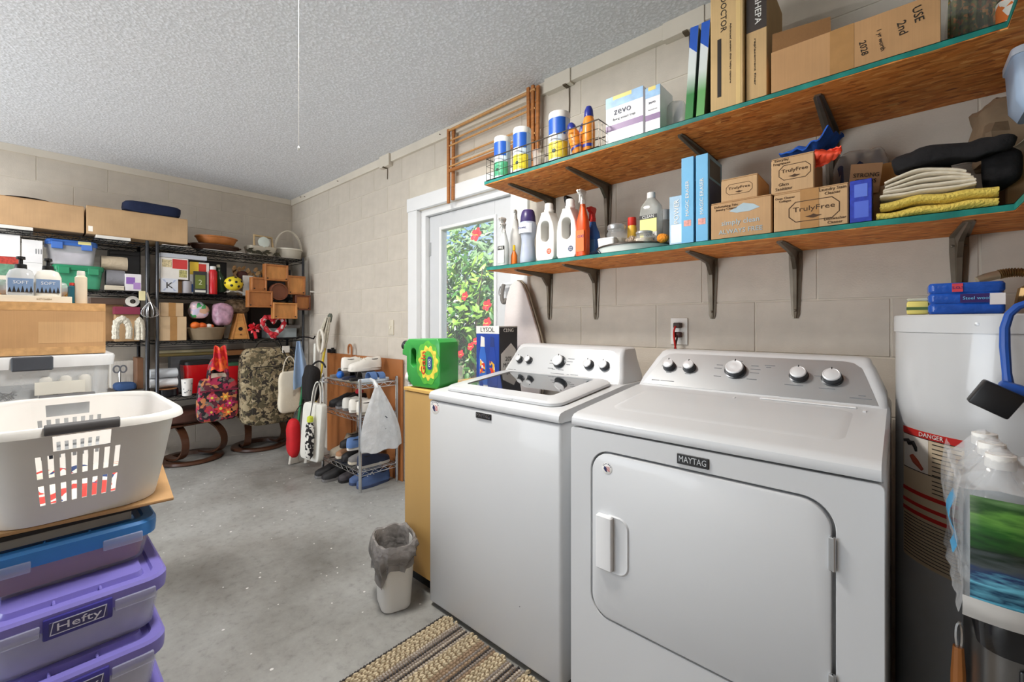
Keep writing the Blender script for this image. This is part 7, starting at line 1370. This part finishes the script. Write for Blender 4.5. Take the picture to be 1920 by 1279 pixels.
# bags hanging from the rack
t = thing('plastic_bag', 'white plastic carrier bag hanging from the right end of the shoe rack', 'bag', (RX1+.055, 1.75, .30)); bm = B(); n = 30; rings = []
for k in range(13):
    v = k/12; z = .46*v; wd = (.155*(1-v**1.6)+.02)*(.9+.1*math.sin(PI*v)); dp = .05*(1-v**1.5)+.012; rings.append([(dp*math.sin(a)*(1+.12*math.sin(7*a+v*3)), wd*math.cos(a)*(1+.05*math.sin(9*a))+.02*(v-.5)-.055*v, z+.008*math.sin(5*a)) for a in [2*PI*i/n for i in range(n)]])
loft(bm, rings); part('body', bm, M((226, 228, 230), .25, alpha=.78, var=.08, scale=12, bump=.7, bscale=30), t, smooth=60)
bm = B(); tube(bm, [(0, -.045, .45), (-.025, -.06, .50), (-.05, -.075, .515)], [.018, .012, .008], 8); part('handle', bm, M((226, 228, 230), .3, alpha=.85), t)
bm = B()
for k in range(3): plate(bm, [(-.05, -.012), (.04, -.018), (.05, .010), (-.04, .016)], (), .002, T(.047-.004*k, .02, .12+.045*k) @ RZ(PI/2) @ RY(.6))
part('printed_text', bm, M((80, 84, 92), .5), t, kind='stuff', smooth=0)
a, b_ = wy(569, 735, 1.56), wy(614, 872, 1.56); w, h = b_.x-a.x, .46
t = thing('canvas_tote', 'white canvas tote hanging at the left end of the shoe rack', 'bag', (RX0+.035, RY0-.075, .13), .12); bm = B(); blob(bm, (0, 0, h/2), (.135, .028, h/2), .2, 28, 18, .006, 10, 8)
for v in bm.verts: v.co.x += .06*(v.co.z/h-.5)-.03
part('body', bm, M((222, 220, 212), .9, var=.03, bump=.15), t, smooth=60)
for s in (-.012, .012): bm = B(); tube(bm, bez((-.04, s, h*.97), (.0, s, h+.22), (.06, s+.03, h+.24), (.09, s, h*.97), 12), .005, 6); part('strap', bm, M((220, 218, 210), .9), t)
a = wy(567, 820, 1.50); t = thing('red_bag', 'small red fabric pouch hanging behind the canvas tote', 'bag', (-3.75, 1.475, .11)); bm = B(); blob(bm, (0, 0, .16), (.055, .05, .16), .7, 18, 12, .012, 14, 3); part('body', bm, M((196, 28, 36), .7, var=.08), t); bm = B(); tube(bm, bez((-.02, 0, .30), (-.02, .04, .44), (.06, .06, .46), (.14, .10, .45), 10), .004, 6); part('strap', bm, BLACK, t)
t = thing('black_backpack', 'slumped black cloth bag hanging above the red pouch', 'bag', (-3.66, 1.58, .56)); bm = B(); blob(bm, (0, 0, .15), (.085, .06, .16), .7, 20, 14, .03, 10, 5); part('body', bm, M((30, 28, 28), .9, bump=.4), t, smooth=60); bm = B(); tube(bm, bez((-.02, 0, .28), (.0, .04, .36), (.08, .06, .36), (.15, .05, .30), 10), .008, 6); part('strap', bm, BLACK, t)
a = wy(599, 830, 1.50); t = thing('folded_umbrella', 'black and white patterned folding umbrella with a lime strap on the rack', 'umbrella', (RX0+.06, RY0-.135, .16), rot=(0, .06, 0)); bm = B(); lathe(bm, [(.01, 0), (.028, .03), (.034, .16), (.030, .27), (.016, .30)], 16); part('canopy', bm, m_cells('umbrella_print', [(226, 224, 218), (34, 32, 34), (226, 224, 218), (40, 38, 40)], 60), t)
bm = B(); lathe(bm, [(.02, .295), (.024, .30), (.022, .335), (.006, .345)], 14); part('lime_cap', bm, M((196, 206, 60), .5), t); bm = B(); tube(bm, [(0, 0, .34), (.0, .03, .55), (-.01, .10, .655)], .004, 6); part('cord', bm, M((90, 88, 86), .7), t)
# ------------------------------------------------------------------ garden seen through the door
def leafset(spec, seed, size):
    random.seed(seed); vs, fs = [], []
    for (c, r, n) in spec:
        for _ in range(n):
            while True:
                p = Vector((random.uniform(-1, 1), random.uniform(-1, 1), random.uniform(-1, 1)))
                if .15 < p.length < 1: break
            P = Vector(c)+Vector((p.x*r[0], p.y*r[1], p.z*r[2])); s = size*random.uniform(.6, 1.3)
            n_ = (p.normalized()*.6+Vector((random.uniform(-1, 1), random.uniform(-1, .4), random.uniform(-.2, 1.2)))).normalized(); u = n_.orthogonal().normalized(); u.rotate(Matrix.Rotation(random.uniform(0, 6.28), 3, n_)); v = n_.cross(u)
            b = len(vs); vs += [P-u*s, P-u*s*.2+v*s*.42-n_*s*.1, P+u*s*.5+v*s*.3-n_*s*.05, P+u*s, P+u*s*.5-v*s*.3-n_*s*.05, P-u*s*.2-v*s*.42-n_*s*.1, P+u*s*.1+n_*s*.08]
            fs += [(b, b+1, b+6), (b+1, b+2, b+6), (b+2, b+3, b+6), (b+3, b+4, b+6), (b+4, b+5, b+6), (b+5, b, b+6)]
    me = bpy.data.meshes.new('leaves'); me.from_pydata(vs, [], fs); return me
def leafpart(me, mat, t, name='foliage'):
    me.materials.append(mat); o = bpy.data.objects.new(name, me); COL.objects.link(o); o.parent = t; o['kind'] = 'stuff'; return o
def leafmat(rgb):
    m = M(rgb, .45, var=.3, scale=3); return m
t = thing('hibiscus_bush', 'tall hibiscus bush with red flowers outside the glass door', 'bush', (-4.15, 3.85, -.06))
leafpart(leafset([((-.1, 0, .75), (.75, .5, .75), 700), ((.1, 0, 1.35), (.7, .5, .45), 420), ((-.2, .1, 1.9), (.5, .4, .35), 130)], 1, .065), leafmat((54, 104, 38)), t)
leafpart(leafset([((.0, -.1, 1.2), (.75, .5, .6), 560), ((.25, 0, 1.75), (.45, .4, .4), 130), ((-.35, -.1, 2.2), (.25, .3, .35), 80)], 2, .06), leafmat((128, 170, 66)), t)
random.seed(4)
for k in range(9):
    e = Vector((random.uniform(-.6, .6), random.uniform(-.3, .3), random.uniform(1.2, 2.4))); bm = B(); tube(bm, bez((random.uniform(-.15, .15), 0, 0), (e.x*.2, e.y*.2, e.z*.4), (e.x*.7, e.y, e.z*.6), e, 8), [.022-.002*j for j in range(9)], 6); part('branch', bm, M((110, 96, 80), .9), t)
RF = M((206, 30, 44), .45, var=.1)
for px, py, s in ((895, 441, .075), (915, 573, .06), (873, 556, .05), (915, 606, .055), (865, 665, .05), (884, 650, .045), (893, 640, .04), (848, 690, .04)):
    p = wy(px, py, 3.25)-Vector((-4.15, 3.85, -.06)); bm = B()
    for k in range(5):
        a = 2*PI*k/5+.3; m_ = T(*p) @ RX(-.25) @ RY(a)
        loft(bm, [[m_ @ Vector((x*s, -.1*s*q_, z*s)) for x, q_, z in ((-.12, 0, .05), (-.45, 2.5, .6), (-.3, 3.2, 1.0), (0, 2.6, 1.12), (.3, 3.2, 1.0), (.45, 2.5, .6), (.12, 0, .05))], [m_ @ Vector((x*s, -.1*s*q_+.03*s, z*s)) for x, q_, z in ((-.12, 0, .05), (-.45, 2.5, .6), (-.3, 3.2, 1.0), (0, 2.6, 1.12), (.3, 3.2, 1.0), (.45, 2.5, .6), (.12, 0, .05))]])
    fl = part('flower', bm, RF, t); bm = B(); tube(bm, [T(*p) @ Vector((0, 0, 0)), T(*p) @ Vector((0, -.7*s, -.1*s)), T(*p) @ Vector((0, -1.1*s, .05*s))], [.1*s, .06*s, .09*s], 6); part('stamen', bm, M((236, 200, 90), .5), fl)
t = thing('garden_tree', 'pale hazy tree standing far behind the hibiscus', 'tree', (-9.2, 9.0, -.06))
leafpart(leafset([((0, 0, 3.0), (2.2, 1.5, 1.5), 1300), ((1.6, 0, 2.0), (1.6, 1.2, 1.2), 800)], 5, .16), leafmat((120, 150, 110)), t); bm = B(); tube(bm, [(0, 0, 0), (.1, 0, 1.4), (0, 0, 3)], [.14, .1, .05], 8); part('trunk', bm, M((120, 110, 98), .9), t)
t = thing('garden_hedge', 'low clipped hedge at the far side of the lawn', 'hedge', (-9, 11, -.06)); leafpart(leafset([((-3, 0, .5), (3, .5, .6), 1500), ((3, 0, .5), (3, .5, .6), 1500)], 7, .11), leafmat((86, 124, 66)), t)
bm = B(); tube(bm, [(-5, 0, .2), (5, 0, .2)], .08, 6); part('stem', bm, M((96, 84, 70), .9), t)
t = thing('neighbour_house', 'white house wall with pale roof beyond the hedge', 'house', (-13, 16, -.06)); part('wall', box(B(), (-6, 0, 0), (6, 6, 2.4)), M((226, 230, 234), .8), t, smooth=0); bm = B(); loft(bm, [[(-6.4, -.4, 2.4), (6.4, -.4, 2.4), (6.4, 6.4, 2.4), (-6.4, 6.4, 2.4)], [(-6.0, 3, 3.4), (6.0, 3, 3.4), (6.0, 3.1, 3.4), (-6.0, 3.1, 3.4)]]); part('roof', bm, M((176, 172, 168), .9), t, smooth=0)
